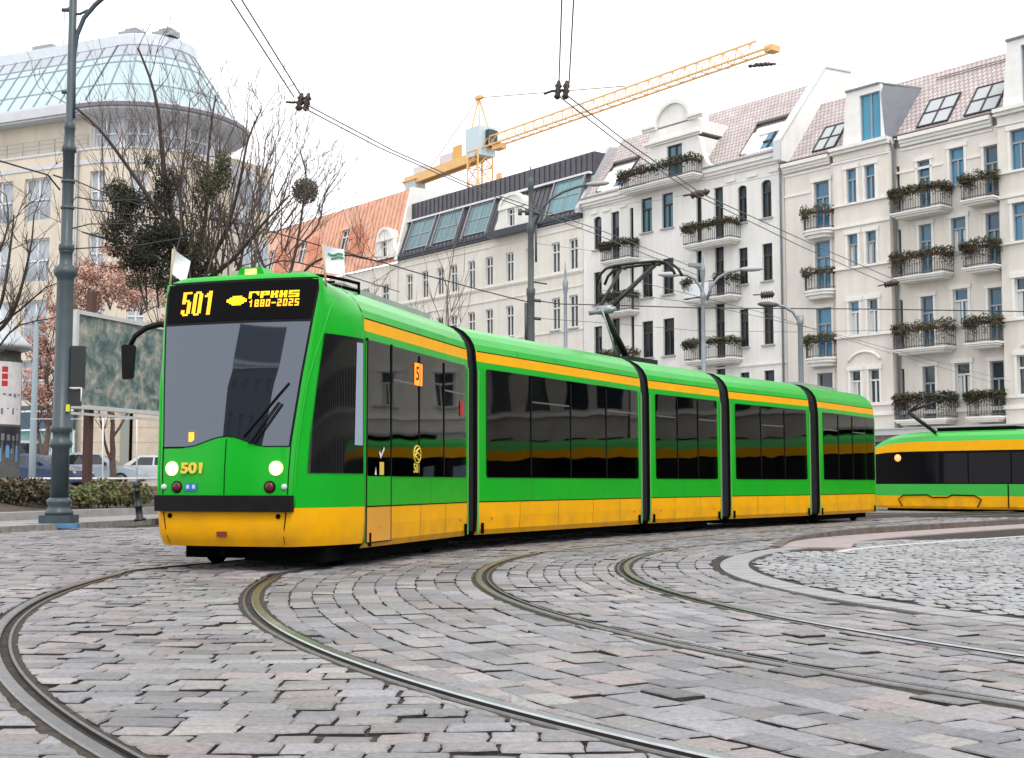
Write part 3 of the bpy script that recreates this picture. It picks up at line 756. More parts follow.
# wipers
wb = MB()
hub = T0((front(1.47, .30) - .03, .36, 1.44))
for a, b in (((.30, 1.44), (.62, 1.92)), ((.36, 1.44), (.66, 1.90))):
    wb.tube([T0((front(z, w_) - .035, w_, z)) for w_, z in ((a[0] + (b[0] - a[0]) * k / 5, a[1] + (b[1] - a[1]) * k / 5) for k in range(6))], .009, 5)
wb.tube([T0((front(z, w_) - .028, w_, z)) for w_, z in ((.22 + .50 * k / 6, 1.52 + .62 * k / 6) for k in range(7))], .011, 5)
wb.build('windscreen_wiper', [BLK], TR)
# things seen through the windscreen: driver's desk shade edges and a lit amber number
wb = MB(); fz = 1.52
wb.box(-.035, .035, -.055, .055, 0, .003, 0, fM(-.42, 1.53, .016)); wb.build('dash_number_light', [mat('amber_dash_lamp', (1., .4, .03), .5, emit=1.2)], TR)
# LED lettering
def led(bits, w0, z0, pw, pz, m, name):
    mb = MB()
    for r, line in enumerate(bits):
        for k, ch in enumerate(line):
            if ch not in ' .':
                w_ = w0 + (k + .5) * pw; z = z0 - (r + .5) * pz
                M4 = fM(w_, z, .014); a, b = pw * .47, pz * .47
                mb.add([M4 @ NV((x, y_, 0)) for x, y_ in ((-a, -b), (a, -b), (a, b), (-a, b))], [(0, 1, 2, 3)])
    return mb.build(name, [m], DISP)
D501 = ["11111..111..  11", "11....11.11. 111", "11....11.11.1111", "11....11.11...11", "1111..11.11...11", "11.11.11.11...11", "...11.11.11...11", "...11.11.11...11", "...11.11.11...11", "11.11.11.11...11", "11.11.11.11...11", ".111...111....11"]
led(D501, -.735, 3.275, .0235, .0245, AMB, 'led_digit')
LEM = ["....1111111....", "..11111111111..", "111111111111111", "111111111111111", "..11111111111..", "....1111111...."]
led(LEM, -.17, 3.195, .0165, .019, AMB2, 'led_pictogram')
TOP = ["1111111.111111.11.11.11.11.1111111", "11...11.11..11.11.11.11.11.11.....", "11....1.111111.1111..11111.1111111", "11......11.....11.11.11.11......11", "11......11.....11.11.11.11.1111111"]
led(TOP, .10, 3.24, .0185, .0165, AMB2, 'led_top_line')
BOT = [".1..111.111.111.....111.111.111.111", "11..1.1.1.1.1.1.......1.1.1...1.1..", ".1..111.111.1.1.111.111.1.1.111.111", ".1..1.1.1.1.1.1.....1...1.1.1.....1", ".1..111.111.111.....111.111.111.111"]
led(BOT, .115, 3.14, .0178, .0175, AMB, 'led_bottom_line')
# cab side windows
def sidewin(s_):
    P = []
    for f, z in ((.02, 1.12), (.02, 2.74)): pass
    def pt(t, z):     # t = 0 at the front pillar, 1 at the rear of the cab flank
        o = cab_outline(z); q = o[8:]; k = t * (len(q) - 1); i = min(int(k), len(q) - 2); f = k - i
        u = q[i][0] + (q[i + 1][0] - q[i][0]) * f; w_ = q[i][1] + (q[i + 1][1] - q[i][1]) * f
        return u, w_
    mb = MB(); G = []
    for i in range(9):
        z = 1.115 + (2.735 - 1.115) * i / 8; row = []
        for j in range(7):
            t = .06 + .84 * j / 6; u, w_ = pt(t, z); nn = NV((-.35, .94))
            row.append(T0((u - .008, s_ * (w_ + .010), z)))
        G.append(row)
    W_ = 7; vs = [v for r in G for v in r]; N = len(vs)
    mb.add(vs, [(i * W_ + j, i * W_ + j + 1, (i + 1) * W_ + j + 1, (i + 1) * W_ + j) for i in range(8) for j in range(6)], 0, True)
    o = mb.build('cab_side_window', [mat('dark_cab_glass', (.004, .005, .006), .04, ior=1.42)], TR)
    if s_ == 1:
        mb = MB(); 
        for z0, z1 in ((1.45, 2.68),):
            q = []
            for z in (z0, z1):
                for t in (.62, .84):
                    u, w_ = pt(t, z); q.append(T0((u - .012, s_ * (w_ + .0145), z)))
            mb.add(q, [(0, 1, 3, 2)], 0)
        mb.build('pale_window_strip', [mat('pale_blue_strip', (.30, .38, .48), .4)], o)  # pale blue strip laid over part of the cab side pane
for s_ in (1, -1): sidewin(s_)
sp = MB(); sp.lathe(T0((-.42, 1.06, .52)), [(0, 0), (.05, 0), (.04, .03), (0, .03)], 10, 0, True, n0.to_track_quat('Z', 'Y').to_matrix()); sp.build('side_marker_lamp', [mat('red_orange_lens', (.55, .06, .01), .3)], CAB)
# cab pillar: a thin raised tube stands in for the highlight line along it
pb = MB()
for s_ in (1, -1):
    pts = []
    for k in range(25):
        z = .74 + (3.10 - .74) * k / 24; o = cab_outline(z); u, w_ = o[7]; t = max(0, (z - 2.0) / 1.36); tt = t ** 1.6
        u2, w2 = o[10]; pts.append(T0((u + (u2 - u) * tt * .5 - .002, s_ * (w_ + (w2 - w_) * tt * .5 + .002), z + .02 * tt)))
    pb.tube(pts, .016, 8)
pb.build('pillar_highlight', [GREEN], CAB)
# roof front: cover with amber beacon, antenna blocks, low roof rack, mirror
mb = MB(); RZ = 3.46
mb.prism([T0((-.62, w_, z)) for w_, z in ((-.22, RZ), (.16, RZ), (.10, RZ + .12), (-.16, RZ + .12))], u0v * .3); bc = mb.build('beacon_housing', [GREEN], TR)
mb = MB(); mb.box(-.635, -.60, -.10, .04, RZ + .015, RZ + .10, 0, T0); mb.build('beacon_lens', [mat('amber_beacon', (1., .62, .22), .3, emit=.9)], bc)
for w_, hh, m_ in ((-.62, .24, mat('beige_box', (.42, .40, .33), .5)), (.22, .20, ROOFG)):
    mb = MB(); mb.prism([T0((.1, w_ + a, RZ - .02 + b)) for a, b in ((-.10, 0), (.10, 0), (.07, hh), (-.08, hh))], u0v * .3); mb.build('roof_antenna', [m_], TR)
mb = MB()
for dz in (.10, .0):
    mb.tube([T0((-.1 + .9 * k / 6, .30 + .55 * k / 6 - .1, RZ + dz + .04 * math.sin(k / 6 * math.pi))) for k in range(7)], .022, 6)
mb.tube([T0((-.1, .2, RZ)), T0((-.1, .2, RZ + .12))], .02); mb.tube([T0((.8, .75, RZ - .05)), T0((.8, .75, RZ + .12))], .02)
mb.tube([T0((.6, -.3, RZ)), T0((.6, -.3, RZ + .10)), T0((.6, .5, RZ + .10)), T0((.6, .5, RZ))], .02)
mb.build('roof_rack', [UND], TR)
mb = MB(); m0 = at_y(160, 324, 16.5)
mb.tube([m0 + NV((.22, .05, -.02)), m0, at_y(146, 328, 16.45), at_y(135, 336, 16.4), at_y(130, 346, 16.4)], [.042, .042, .038, .034, .03], 8)
mc = at_y(128.5, 362, 16.4); wdt = .085
Tm = Matrix.Translation(mc) @ Matrix.Rotation(rad(18), 4, 'Z')
mb2 = MB(); mb2.prism([Tm @ NV((x, -.07, z)) for x, z in ((-.075, -.20), (-.055, -.22), (.05, -.215), (.07, -.19), (.09, .18), (.07, .21), (-.07, .215), (-.095, .19))], Tm.to_3x3() @ NV((0, .15, 0)))
ma = mb.build('mirror_arm', [BLK], TR); mb2.build('mirror_housing', [BLK], ma)
# pantograph on the middle section
Tp, Lp = TF[2]; up = Tp((1, 0, 0)) - Tp((0, 0, 0)); np_ = Tp((0, 1, 0)) - Tp((0, 0, 0)); PB = mat('pantograph_black', (.02, .02, .022), .4, metal=.4); PG = mat('pantograph_grey', (.30, .31, .34), .4, metal=.5)
mb = MB(); mb.box(.5, 1.7, -.45, .45, 3.46, 3.56, 0, Tp); base = mb.build('pantograph_base', [PB], TR)
kn = Tp((.25, 0, 4.50)); foot = Tp((1.25, 0, 3.55))
mb = MB(); mb.tube([foot, kn], [.075, .065], 8); mb.build('pantograph_lower_arm', [PB], base)
mb = MB(); mb.tube([Tp((.55, .16, 3.55)), kn + np_ * .05 + up * -.12], .022, 6); mb.build('pantograph_rod', [PG], base)
mb = MB(); mb.tube([kn - np_ * .12, kn + np_ * .22 ], .09, 8); mb.tube([kn - np_ * .25 - up * .12 - NV((0, 0, .06)), kn + np_ * .3], .05, 8); mb.build('pantograph_knee', [PG], base)
hd_ = Tp((1.72, 0, 5.60))
mb = MB(); mb.tube([kn + np_ * .12, hd_ + np_ * .42], [.055, .045], 7); mb.tube([kn - np_ * .12, hd_ - np_ * .42], [.04, .03], 7); ua = mb.build('pantograph_upper_arm', [PB], base)
mb = MB()
for du in (-.16, .16):
    mb.tube([hd_ + up * du + np_ * w_ + NV((0, 0, z)) for w_, z in ((-.95, -.30), (-.86, -.12), (-.72, -.01), (-.5, .03), (0, .04), (.5, .03), (.72, -.01), (.86, -.12), (.95, -.28))], .03, 6)
mb.tube([hd_ - up * .16 - np_ * .42, hd_ + up * .16 - np_ * .42], .03); mb.tube([hd_ - up * .16 + np_ * .42, hd_ + up * .16 + np_ * .42], .03)
mb.build('pantograph_head', [PB], base)
# flags stuck on the roof corners
def flag(px, py, base_p, w_, h_, label, logo):
    ft = thing('small_flag', label, 'flag', base_p, 'flags on the tram roof')
    top = NV(base_p) + NV((logo[0], 0, .50))
    mb = MB(); mb.tube([base_p, top], .014, 6); mb.build('flag_pole', [mat('pale_wood_stick', (.52, .42, .25), .6)], ft)
    mb = MB(); G = []
    d = (top - NV(base_p)).normalized()
    for i in range(9):
        for j in range(7):
            x = w_ * i / 8; G.append(top - d * (h_ * j / 6) + NV((x, .06 * math.sin(x * 9 + j * .5), logo[1] * x - .03 * math.sin(x * 6))))
    mb.add(G, [(i * 7 + j, i * 7 + j + 1, (i + 1) * 7 + j + 1, (i + 1) * 7 + j) for i in range(8) for j in range(6)], 0, True)
    fc = mb.build('flag_cloth', [mat('white_flag_cloth', (.74, .77, .82), .8)], ft)
    return ft, fc, top
b1 = T0((-.72, -.985, 3.34)); b2 = T0((-.66, .97, 3.30))
flag(165, 270, b1, .20, .30, 'crumpled plain white flag on a wooden stick above the 501 digits', (.03, -.55))
ft, fc, tp = flag(330, 258, b2, .25, .33, 'square white flag with green print above the lit destination text', (-.05, -.08))
mb = MB()
for k, (x0, x1, dz) in enumerate(((.06, .24, -.10), (.10, .25, -.14))):
    mb.tube([tp + NV((x, .06 * math.sin(x * 9 - dz * 8) - .012, dz - .08 * x + .012 * math.sin(x * 40))) for x in [x0 + (x1 - x0) * q / 8 for q in range(9)]], .012, 5)
mb.build('flag_print', [mat('green_print', (.10, .38, .22), .7)], fc)
# ------------------------------------------------------------------ buildings
class Bld:
    def __init__(s, name, label, org, D, N, sc, cat='building', group=None):
        s.sc = sc; D = NV((*D, 0)); N = NV((*N, 0)); o = NV((*org, 0)) + D * sc
        s.root = thing(name, label, cat, (0, 0, 0), group); s.root.matrix_world = frame(o, D, N, (0, 0, 1))
    def put(s, mb, name, mats, parent=None, Mx=None):
        if Mx is None: mb.v = [(v[0] - s.sc, v[1], v[2]) for v in mb.v]
        o = mb.build(name, mats); os_ = o if isinstance(o, list) else [o]
        for q in os_:
            q.parent = parent or s.root
            if Mx is not None: q.matrix_local = Matrix.Translation((-s.sc, 0, 0)) @ Mx
        return os_[0]
def wall(mb, x0, x1, z0, z1, y, ops, dep=.2, m=0, mr=None, T=None):
    T = T or (lambda v: v); mr = m if mr is None else mr
    ops = [o for o in ops if o[0] < x1 and o[1] > x0 and o[2] < z1 and o[3] > z0]
    xs = sorted({x0, x1} | {min(max(a, x0), x1) for o in ops for a in o[:2]}); zs = sorted({z0, z1} | {min(max(a, z0), z1) for o in ops for a in o[2:4]})
    for a, b in zip(xs, xs[1:]):
        for c, d in zip(zs, zs[1:]):
            cx, cz = (a + b) / 2, (c + d) / 2
            if any(o[0] < cx < o[1] and o[2] < cz < o[3] for o in ops): continue
            mb.quad(*[T(NV(p)) for p in ((a, y, c), (b, y, c), (b, y, d), (a, y, d))], m)
    for a, b, c, d in [o[:4] for o in ops]:
        for p, q in (((a, c), (b, c)), ((b, c), (b, d)), ((b, d), (a, d)), ((a, d), (a, c))):
            mb.quad(*[T(NV(v)) for v in ((p[0], y, p[1]), (q[0], y, q[1]), (q[0], y - dep, q[1]), (p[0], y - dep, p[1]))], mr)
def plaster(name, col, var=.06):
    m = mat(name, col, .85, var=var, scale=.7, bump=.15, bscale=30, detail=6)
    n = m.node_tree; L = n.links.new; b = n.nodes['Principled BSDF']; tc = [x for x in n.nodes if x.type == 'TEX_COORD'][0]
    # rain streaks and grime: vertical stretched noise
    mp = n.nodes.new('ShaderNodeMapping'); mp.inputs['Scale'].default_value = (2.2, 2.2, .16); L(tc.outputs['Object'], mp.inputs[0])
    t = n.nodes.new('ShaderNodeTexNoise'); t.inputs['Scale'].default_value = 1.3; t.inputs['Detail'].default_value = 5; L(mp.outputs[0], t.inputs['Vector'])
    mr = n.nodes.new('ShaderNodeMapRange'); mr.inputs[1].default_value = .35; mr.inputs[2].default_value = .7; mr.inputs[3].default_value = 1.02; mr.inputs[4].default_value = .925; L(t.outputs[0], mr.inputs[0])
    src = b.inputs['Base Color'].links[0].from_socket
    v = n.nodes.new('ShaderNodeVectorMath'); v.operation = 'SCALE'; L(src, v.inputs[0]); L(mr.outputs[0], v.inputs['Scale']); L(v.outputs[0], b.inputs['Base Color'])
    return m
def brickmat(name, c1, c2, mortar, w_, h_, ms=.02, rough=.75, bump=.4, off=.5):
    if name in MATS: return MATS[name]
    m = mat(name, c1, rough); n = m.node_tree; L = n.links.new; b = n.nodes['Principled BSDF']; tc = [x for x in n.nodes if x.type == 'TEX_COORD'][0]
    t = n.nodes.new('ShaderNodeTexBrick'); t.inputs['Color1'].default_value = (*c1, 1); t.inputs['Color2'].default_value = (*c2, 1); t.inputs['Mortar'].default_value = (*mortar, 1)
    t.inputs['Scale'].default_value = 1; t.inputs['Brick Width'].default_value = w_; t.inputs['Row Height'].default_value = h_; t.inputs['Mortar Size'].default_value = ms; t.offset = off
    t.inputs['Bias'].default_value = -.1
    L(tc.outputs['Object'], t.inputs['Vector'])
    ns = n.nodes.new('ShaderNodeTexNoise'); ns.inputs['Scale'].default_value = 1.2; ns.inputs['Detail'].default_value = 5; L(tc.outputs['Object'], ns.inputs['Vector'])
    mr = n.nodes.new('ShaderNodeMapRange'); mr.inputs[3].default_value = .72; mr.inputs[4].default_value = 1.25; L(ns.outputs[0], mr.inputs[0])
    v = n.nodes.new('ShaderNodeVectorMath'); v.operation = 'SCALE'; L(t.outputs['Color'], v.inputs[0]); L(mr.outputs[0], v.inputs['Scale']); L(v.outputs[0], b.inputs['Base Color'])
    bp = n.nodes.new('ShaderNodeBump'); bp.inputs['Strength'].default_value = bump; bp.inputs['Distance'].default_value = .03; bp.invert = True; L(t.outputs['Fac'], bp.inputs['Height']); L(bp.outputs[0], b.inputs['Normal'])
    return m
PW = plaster('white_plaster', (.80, .79, .76)); PC = plaster('cream_plaster', (.745, .705, .645)); PG_ = plaster('ivory_plaster', (.76, .735, .67)); PY = plaster('yellow_beige_plaster', (.635, .565, .465))
TRIM = mat('pale_stone_trim', (.80, .785, .75), .8, var=.06, scale=2); WTRIM = mat('white_trim', (.80, .80, .78), .7, var=.05, scale=2)
SILLG = mat('grey_sill', (.42, .42, .42), .7, var=.1, scale=4)
GB = mat('blue_window_glass', (.030, .145, .25), .04, ior=1.6, objvar=.55, wob=.10, wscale=1.2)
GD = mat('dark_window_glass', (.018, .034, .045), .04, ior=1.6, objvar=.6, wob=.10, wscale=1.2)
GT = mat('teal_window_glass', (.03, .12, .16), .04, ior=1.6, objvar=.4, wob=.10, wscale=1.2)
GS = mat('skylight_glass', (.10, .22, .25), .05, ior=1.55, objvar=.25)
FD = mat('dark_brown_window_frame', (.045, .04, .04), .5); FW_ = mat('white_window_frame', (.72, .73, .73), .5); FG = mat('grey_window_frame', (.30, .33, .36), .5)
IRON = mat('dark_railing_iron', (.13, .135, .145), .5, metal=.5); ZINC = mat('zinc_gutter', (.30, .32, .34), .45, metal=.6, var=.1, scale=4)
TILE = brickmat('old_pinkish_roof_tiles', (.50, .445, .44), (.60, .55, .54), (.31, .245, .235), .26, .33, .035, bump=.8)
CURT = mat('net_curtain', (.62, .63, .62), .9, var=.15, scale=6, stretch=(8, 1, .5))
def window(B, x0, x1, z0, z1, y, dep=.2, glass=None, fr=None, style='T', sill=True, surround=None, parent=None, arch=False, T=None, fw=.07, name='window', curtain=False):
    T = T or (lambda v: NV(v)); yy = y - dep
    g = MB()
    g.quad(*[T(NV(p)) for p in ((x0, yy + .02, z0), (x1, yy + .02, z0), (x1, yy + .02, z1), (x0, yy + .02, z1))])
    wn = B.put(g, name, [glass], parent)
    f = MB(); a, b = yy + .022, yy + .09
    f.box(x0, x1, a, b, z1 - fw, z1, 0, T); f.box(x0, x1, a, b, z0, z0 + fw, 0, T)
    f.box(x0, x0 + fw, a, b, z0 + fw, z1 - fw, 0, T); f.box(x1 - fw, x1, a, b, z0 + fw, z1 - fw, 0, T)
    xm = (x0 + x1) / 2; zt = z0 + (z1 - z0) * .68
    if 'T' in style or '+' in style: f.box(x0 + fw, x1 - fw, a, b + .02, zt - .045, zt + .045, 0, T)
    if 'T' in style: f.box(xm - .045, xm + .045, a, b, z0 + fw, zt - .045, 0, T)
    if '+' in style: f.box(xm - .045, xm + .045, a, b, z0 + fw, zt - .045, 0, T); f.box(xm - .045, xm + .045, a, b, zt + .045, z1 - fw, 0, T)
    if '|' in style: f.box(xm - .045, xm + .045, a, b, z0 + fw, z1 - fw, 0, T)
    if '-' in style: zm = (z0 + z1) / 2; f.box(x0 + fw, x1 - fw, a, b, zm - .04, zm + .04, 0, T)
    B.put(f, 'window_frame', [fr], wn)
    if arch:   # plaster spandrels that round off the head
        q = MB(); r = (x1 - x0) / 2
        for sg in (-1, 1):
            P = [(xm + sg * r, y + .002, z1 - .22), (xm + sg * r, y + .002, z1 + .002)] + [(xm + sg * r * math.sin(t), y + .002, z1 - .22 + .22 * math.cos(t)) for t in [k * math.pi / 2 / 5 for k in range(6)]]
            q.prism([NV(p) for p in P[1:]] , (0, -.16, 0))
        B.put(q, 'arched_head', [PW], wn)
    if sill:
        q = MB(); q.box(x0 - .10, x1 + .10, y + .003, y + .13, z0 - .10, z0 - .02); B.put(q, 'window_sill', [SILLG], wn)
    if surround:
        q = MB(); w_ = .14
        q.box(x0 - w_, x0 - .002, y + .002, y + .05, z0, z1 + .002); q.box(x1 + .002, x1 + w_, y + .002, y + .05, z0, z1 + .002); q.box(x0 - w_ - .05, x1 + w_ + .05, y + .002, y + .09, z1 + .004, z1 + .22)
        B.put(q, 'window_surround', [surround], wn)
    if curtain:
        q = MB(); k = rnd.random()
        for sa, sb in (((x0 + fw, x0 + fw + (x1 - x0) * .26)), ((x1 - fw - (x1 - x0) * .26, x1 - fw))):
            q.quad(*[NV(p) for p in ((sa, yy + .024, z0 + fw), (sb, yy + .024, z0 + fw), (sb, yy + .024, zt - .05), (sa, yy + .024, zt - .05))])
        B.put(q, 'curtain', [CURT], wn)
    return wn
def balcony(B, x0, x1, zs, y, dep, rail=.95, rounded=False, slab=None):
    slab = slab or TRIM; q = MB()
    if rounded:
        xm = (x0 + x1) / 2; hw = (x1 - x0) / 2
        arc_ = lambda r, z: [NV((xm + hw * r * math.cos(t), y + dep * r * min(1, math.sin(t) * 1.25) + .004, z)) for t in [math.pi * k / 16 for k in range(17)]]
        for r, za, zb in ((1, -.10, 0), (.93, -.26, -.10), (.78, -.45, -.26)):
            q.prism(arc_(r, zs + za), (0, 0, zb - za - .002))
        path = arc_(.93, zs)
    else:
        for e, za, zb in ((0, -.08, 0), (.07, -.17, -.08), (.20, -.27, -.17)):
            q.box(x0 + e, x1 - e, y + .004, y + dep - e, zs + za, zs + zb - .002)
        path = [NV((x0 + .07, y + .01, zs)), NV((x0 + .07, y + dep - .07, zs)), NV((x1 - .07, y + dep - .07, zs)), NV((x1 - .07, y + .01, zs))]
    bo = B.put(q, 'balcony', [slab])
    r = MB()
    for z in (.10, rail): 
        for a, b in zip(path, path[1:]): r.bar(a + NV((0, 0, z)), b + NV((0, 0, z)), .045)
    for a, b in zip(path, path[1:]):
        n = max(1, int((b - a).length / .14))
        for k in range(n + 1): p = a.lerp(b, k / n); r.bar(p + NV((0, 0, .02)), p + NV((0, 0, rail)), .022)
    B.put(r, 'railing', [IRON], bo)
    return bo, path
LEAF = [mat('dark_green_leaf', (.034, .042, .018), .6, objvar=.3), mat('dull_brown_leaf', (.075, .06, .03), .7, objvar=.3), mat('mid_green_leaf', (.052, .060, .026), .6, objvar=.3)]
TERR = mat('planter_box_brown', (.10, .06, .04), .7)
def planter(B, path, zs, label, dens=1., group='planters hung on the balcony railings', rail=.95, spots=None, droop=.22):
    M_ = B.root.matrix_world; mid = sum(path, NV((0, 0, 0))) / len(path)
    w0 = M_ @ NV((mid.x - B.sc, mid.y, zs + rail))
    t = thing('balcony_planter', label, 'planter', w0, group)
    lf = MB(); bx = MB(); vary = rnd.uniform(.75, 1.2); dens = dens * rnd.uniform(.7, 1.25)
    segs = list(zip(path, path[1:]))
    for a, b in segs:
        l = (b - a).length; n = max(1, int(l / .16)); d = (b - a).normalized()
        for k in range(n):
            f = (k + .5) / n; p = a.lerp(b, f)
            if spots and not any(s0 <= p.x <= s1 for s0, s1 in spots): continue
            c = NV((p.x - B.sc, p.y + .10, zs + rail + .10 + rnd.uniform(-.06, .09))); c = M_ @ c
            h = rnd.uniform(.45, 1.5) * vary
            lf.leaves(c, .24, .24, .24 * h, int(46 * dens), .075, 0, .2, nm=3)
            c2 = M_ @ NV((p.x - B.sc, p.y + .10, zs + rail - droop * h * .6)); lf.leaves(c2, .22, .16, droop * h * 1.1, int(26 * dens), .06, 0, 0, nm=3)
    for a, b in segs:
        if spots: continue
        bx.bar(M_ @ NV((a.x - B.sc, a.y + .10, zs + rail - .06)), M_ @ NV((b.x - B.sc, b.y + .10, zs + rail - .06)), .13, .13)
    lv = LEAF[:]; rnd.shuffle(lv); lf.build('foliage', lv, t)
    if bx.v: bx.build('planter_box', [TERR], t)
    return t
def roofframe(z0, pitch, y0=0.):
    a = rad(pitch); return frame((0, y0, z0), (1, 0, 0), (0, -math.cos(a), math.sin(a)), (0, math.sin(a), math.cos(a)))
def roofplane(B, x0, x1, L, Mx, ops, m, name='roof', th=.12):
    mb = MB(); T = lambda v: NV((v[0], v[2], v[1]))   # wall() works in (x, offset, along)
    wall(mb, x0, x1, 0, L, .0, [(a, b, c, d) for a, b, c, d in ops], .12, 0, None, T)
    return B.put(mb, name, [m], None, Mx)
def roofT(Mx): return lambda v: Mx @ NV((v[0], v[2], v[1]))
def skylight(B, x0, x1, t0, t1, Mx, nx, nt_, glass, fr, name='skylight'):
    T = roofT(Mx); g = MB()
    g.quad(*[T((x, .05, t)) for x, t in ((x0, t0), (x1, t0), (x1, t1), (x0, t1))])
    o = B.put(g, name, [glass]); f = MB(); w_ = .07
    for k in range(nx + 1):
        x = x0 + (x1 - x0) * k / nx; f.box(x - w_ / 2, x + w_ / 2, -.02, .10, t0 - .03, t1 + .03, 0, T)
    for k in range(nt_ + 1):
        t = t0 + (t1 - t0) * k / nt_; f.box(x0, x1, -.02, .095, t - w_ / 2, t + w_ / 2, 0, T)
    B.put(f, 'skylight_frame', [fr], o); return o
def band(mb, x0, x1, y, prof, m=0):
    """horizontal moulding: prof = [(out, z0, z1)]"""
    for o, a, b in prof: mb.box(x0, x1, y + .003, y + o, a, b - .002, m)
RO, RD, RN_ = (19.8, 66.), (-.629, .777), (-.777, -.629)
# ================= white house with the curved gable
B = Bld('apartment_house', 'white apartment house with a curved gable, red tiled roof and dark narrow windows', RO, RD, RN_, 15.6); x0, x1 = 7.27, 24.02
zr = [(16.0, 18.15), (12.4, 14.5), (8.78, 10.95), (5.2, 7.3)]
zc = [(16.6, 18.75), (12.5, 14.7), (8.75, 11.0), (5.1, 7.3)]
slabs = [15.05, 11.75, 8.15]
ops = []
for k in range(4):
    a, b = zr[k]
    ops += [(8.19, 8.92, a, b, 'w', k), (10.0, 10.68, a, b, 'w', k), (22.25, 23.0, a + .15, b + .15, 'w', k)]
    a, b = zc[k]; ops += [(15.85, 16.78, a, b, 'c', k), (17.65, 18.6, a, b, 'c', k)]
    zz = slabs[k] if k < 3 else 4.5
    ops += [(11.8, 12.5, zz + .05, zz + 3.3, 'd', k), (13.5, 13.95, zz + .05, zz + 3.3, 'n', k), (20.6, 21.33, zz + .05, zz + 3.3, 'd', k), (19.3, 19.62, zz + .05, zz + 3.3, 'n', k)]
ops += [(8.4, 10.4, 1.0, 4.3, 'g', 4), (11.6, 13.6, 1.0, 4.1, 'g', 4), (15.6, 18.6, 1.0, 4.1, 'g', 4), (20, 22.6, 1.0, 4.1, 'g', 4)]
mb = MB(); wall(mb, x0, x1, 0, 19.0, 0, ops, .22); mb.box(x0, x1, -11, -.26, 0, 19.4, 0)
B.put(mb, 'facade', [PW])
for a, b, c, d, kind, k in ops:
    gl = GT if (kind == 'c' and k == 0) else GD
    if kind == 'w': window(B, a, b, c, d, 0, .22, gl, FD, 'T', arch=(k == 0), fw=.06)
    elif kind == 'c': window(B, a, b, c, d, 0, .22, gl, FD, 'T', fw=.06)
    elif kind == 'd': window(B, a, b, c, d, 0, .22, gl, FD, 'T', sill=False, name='balcony_door', fw=.06)
    elif kind == 'n': window(B, a, b, c, d, 0, .22, gl, FD, '', sill=False, fw=.05, name='narrow_window')
    else: window(B, a, b, c, d, 0, .22, GD, FD, '|', sill=False, name='shop_window')
mb = MB()
band(mb, x0, 13.1, 0, [(.10, 18.95, 19.1), (.22, 19.1, 19.3), (.34, 19.3, 19.55)]); band(mb, 17.85, x1, 0, [(.10, 18.95, 19.1), (.22, 19.1, 19.3), (.34, 19.3, 19.55)])
band(mb, 13.1, 17.85, 0, [(.12, 19.0, 19.35)])
band(mb, x0, x1, 0, [(.09, 4.55, 4.75), (.14, 4.75, 4.85)])
band(mb, x0, 14.9, 0, [(.07, 7.62, 7.72)])
for a, b in ((7.6, 8.3), (9.2, 9.9), (10.8, 11.5), (19.9, 20.5), (21.4, 22.1), (22.6, 23.2)): band(mb, a, b, 0, [(.09, 18.5, 18.66)])
B.put(mb, 'cornice', [TRIM])
mb = MB(); mb.box(x0 + .02, 13.05, .06, .40, 19.56, 19.64); mb.box(17.9, x1 - .02, .06, .40, 19.56, 19.64); B.put(mb, 'gutter', [ZINC])
Mx = roofframe(19.56, 52, .05)
rops = [(8.25, 10.6, .55, 3.1), (20.7, 22.9, .55, 3.1)]
roofplane(B, x0, x1, 6.0, Mx, rops, TILE)
mb = MB(); zt = 19.56 + 6 * math.sin(rad(52)); yt = .05 - 6 * math.cos(rad(52)); mb.box(x0, x1, -11, yt, zt - .5, zt - .02); B.put(mb, 'roof_deck', [ZINC])
T = roofT(Mx)
for a, b, c, d in rops:     # sunken roof terraces: pale cheek, dark head, blue glazing
    mb = MB()
    mb.quad(T((a, -.13, c)), T((b, -.13, c)), T((b, -.13, d)), T((a, -.13, d)), 0)
    mb.box(a - .10, b + .10, .004, .16, d, d + .22, 1, T); mb.box(a - .12, a - .002, .004, .10, c, d, 1, T); mb.box(b + .002, b + .12, .004, .10, c, d, 1, T)
    mb.prism([T((b, -.12, c)), T((b - .1, -.12, d - .8)), T((b - .1, .16, d - .8)), T((b, .12, c))], T((-.35, 0, 0)) - T((0, 0, 0)), 0)
    mb.prism([T((a, -.10, d - .85)), T((b, -.10, d - .85)), T((b, -.10, d - .1)), T((a, -.10, d - .1))], T((0, .06, 0)) - T((0, 0, 0)), 0)
    o = B.put(mb, 'roof_terrace', [WTRIM, FD])
    g = MB(); g.quad(*[T((x, -.115, t)) for x, t in ((a + .1, c + .35), (b - 1.1, c + .35), (b - 1.1, d - .9), (a + .1, d - .9))]); B.put(g, 'terrace_glazing', [GB], o)
    g = MB(); g.box(a + .1, b - 1.1, -.11, -.03, c + .9, c + 1.0, 0, T); g.box((a + b - 1) / 2 - .05, (a + b - 1) / 2 + .05, -.11, -.03, c + .35, d - .9, 0, T); B.put(g, 'terrace_frame', [FD], o)
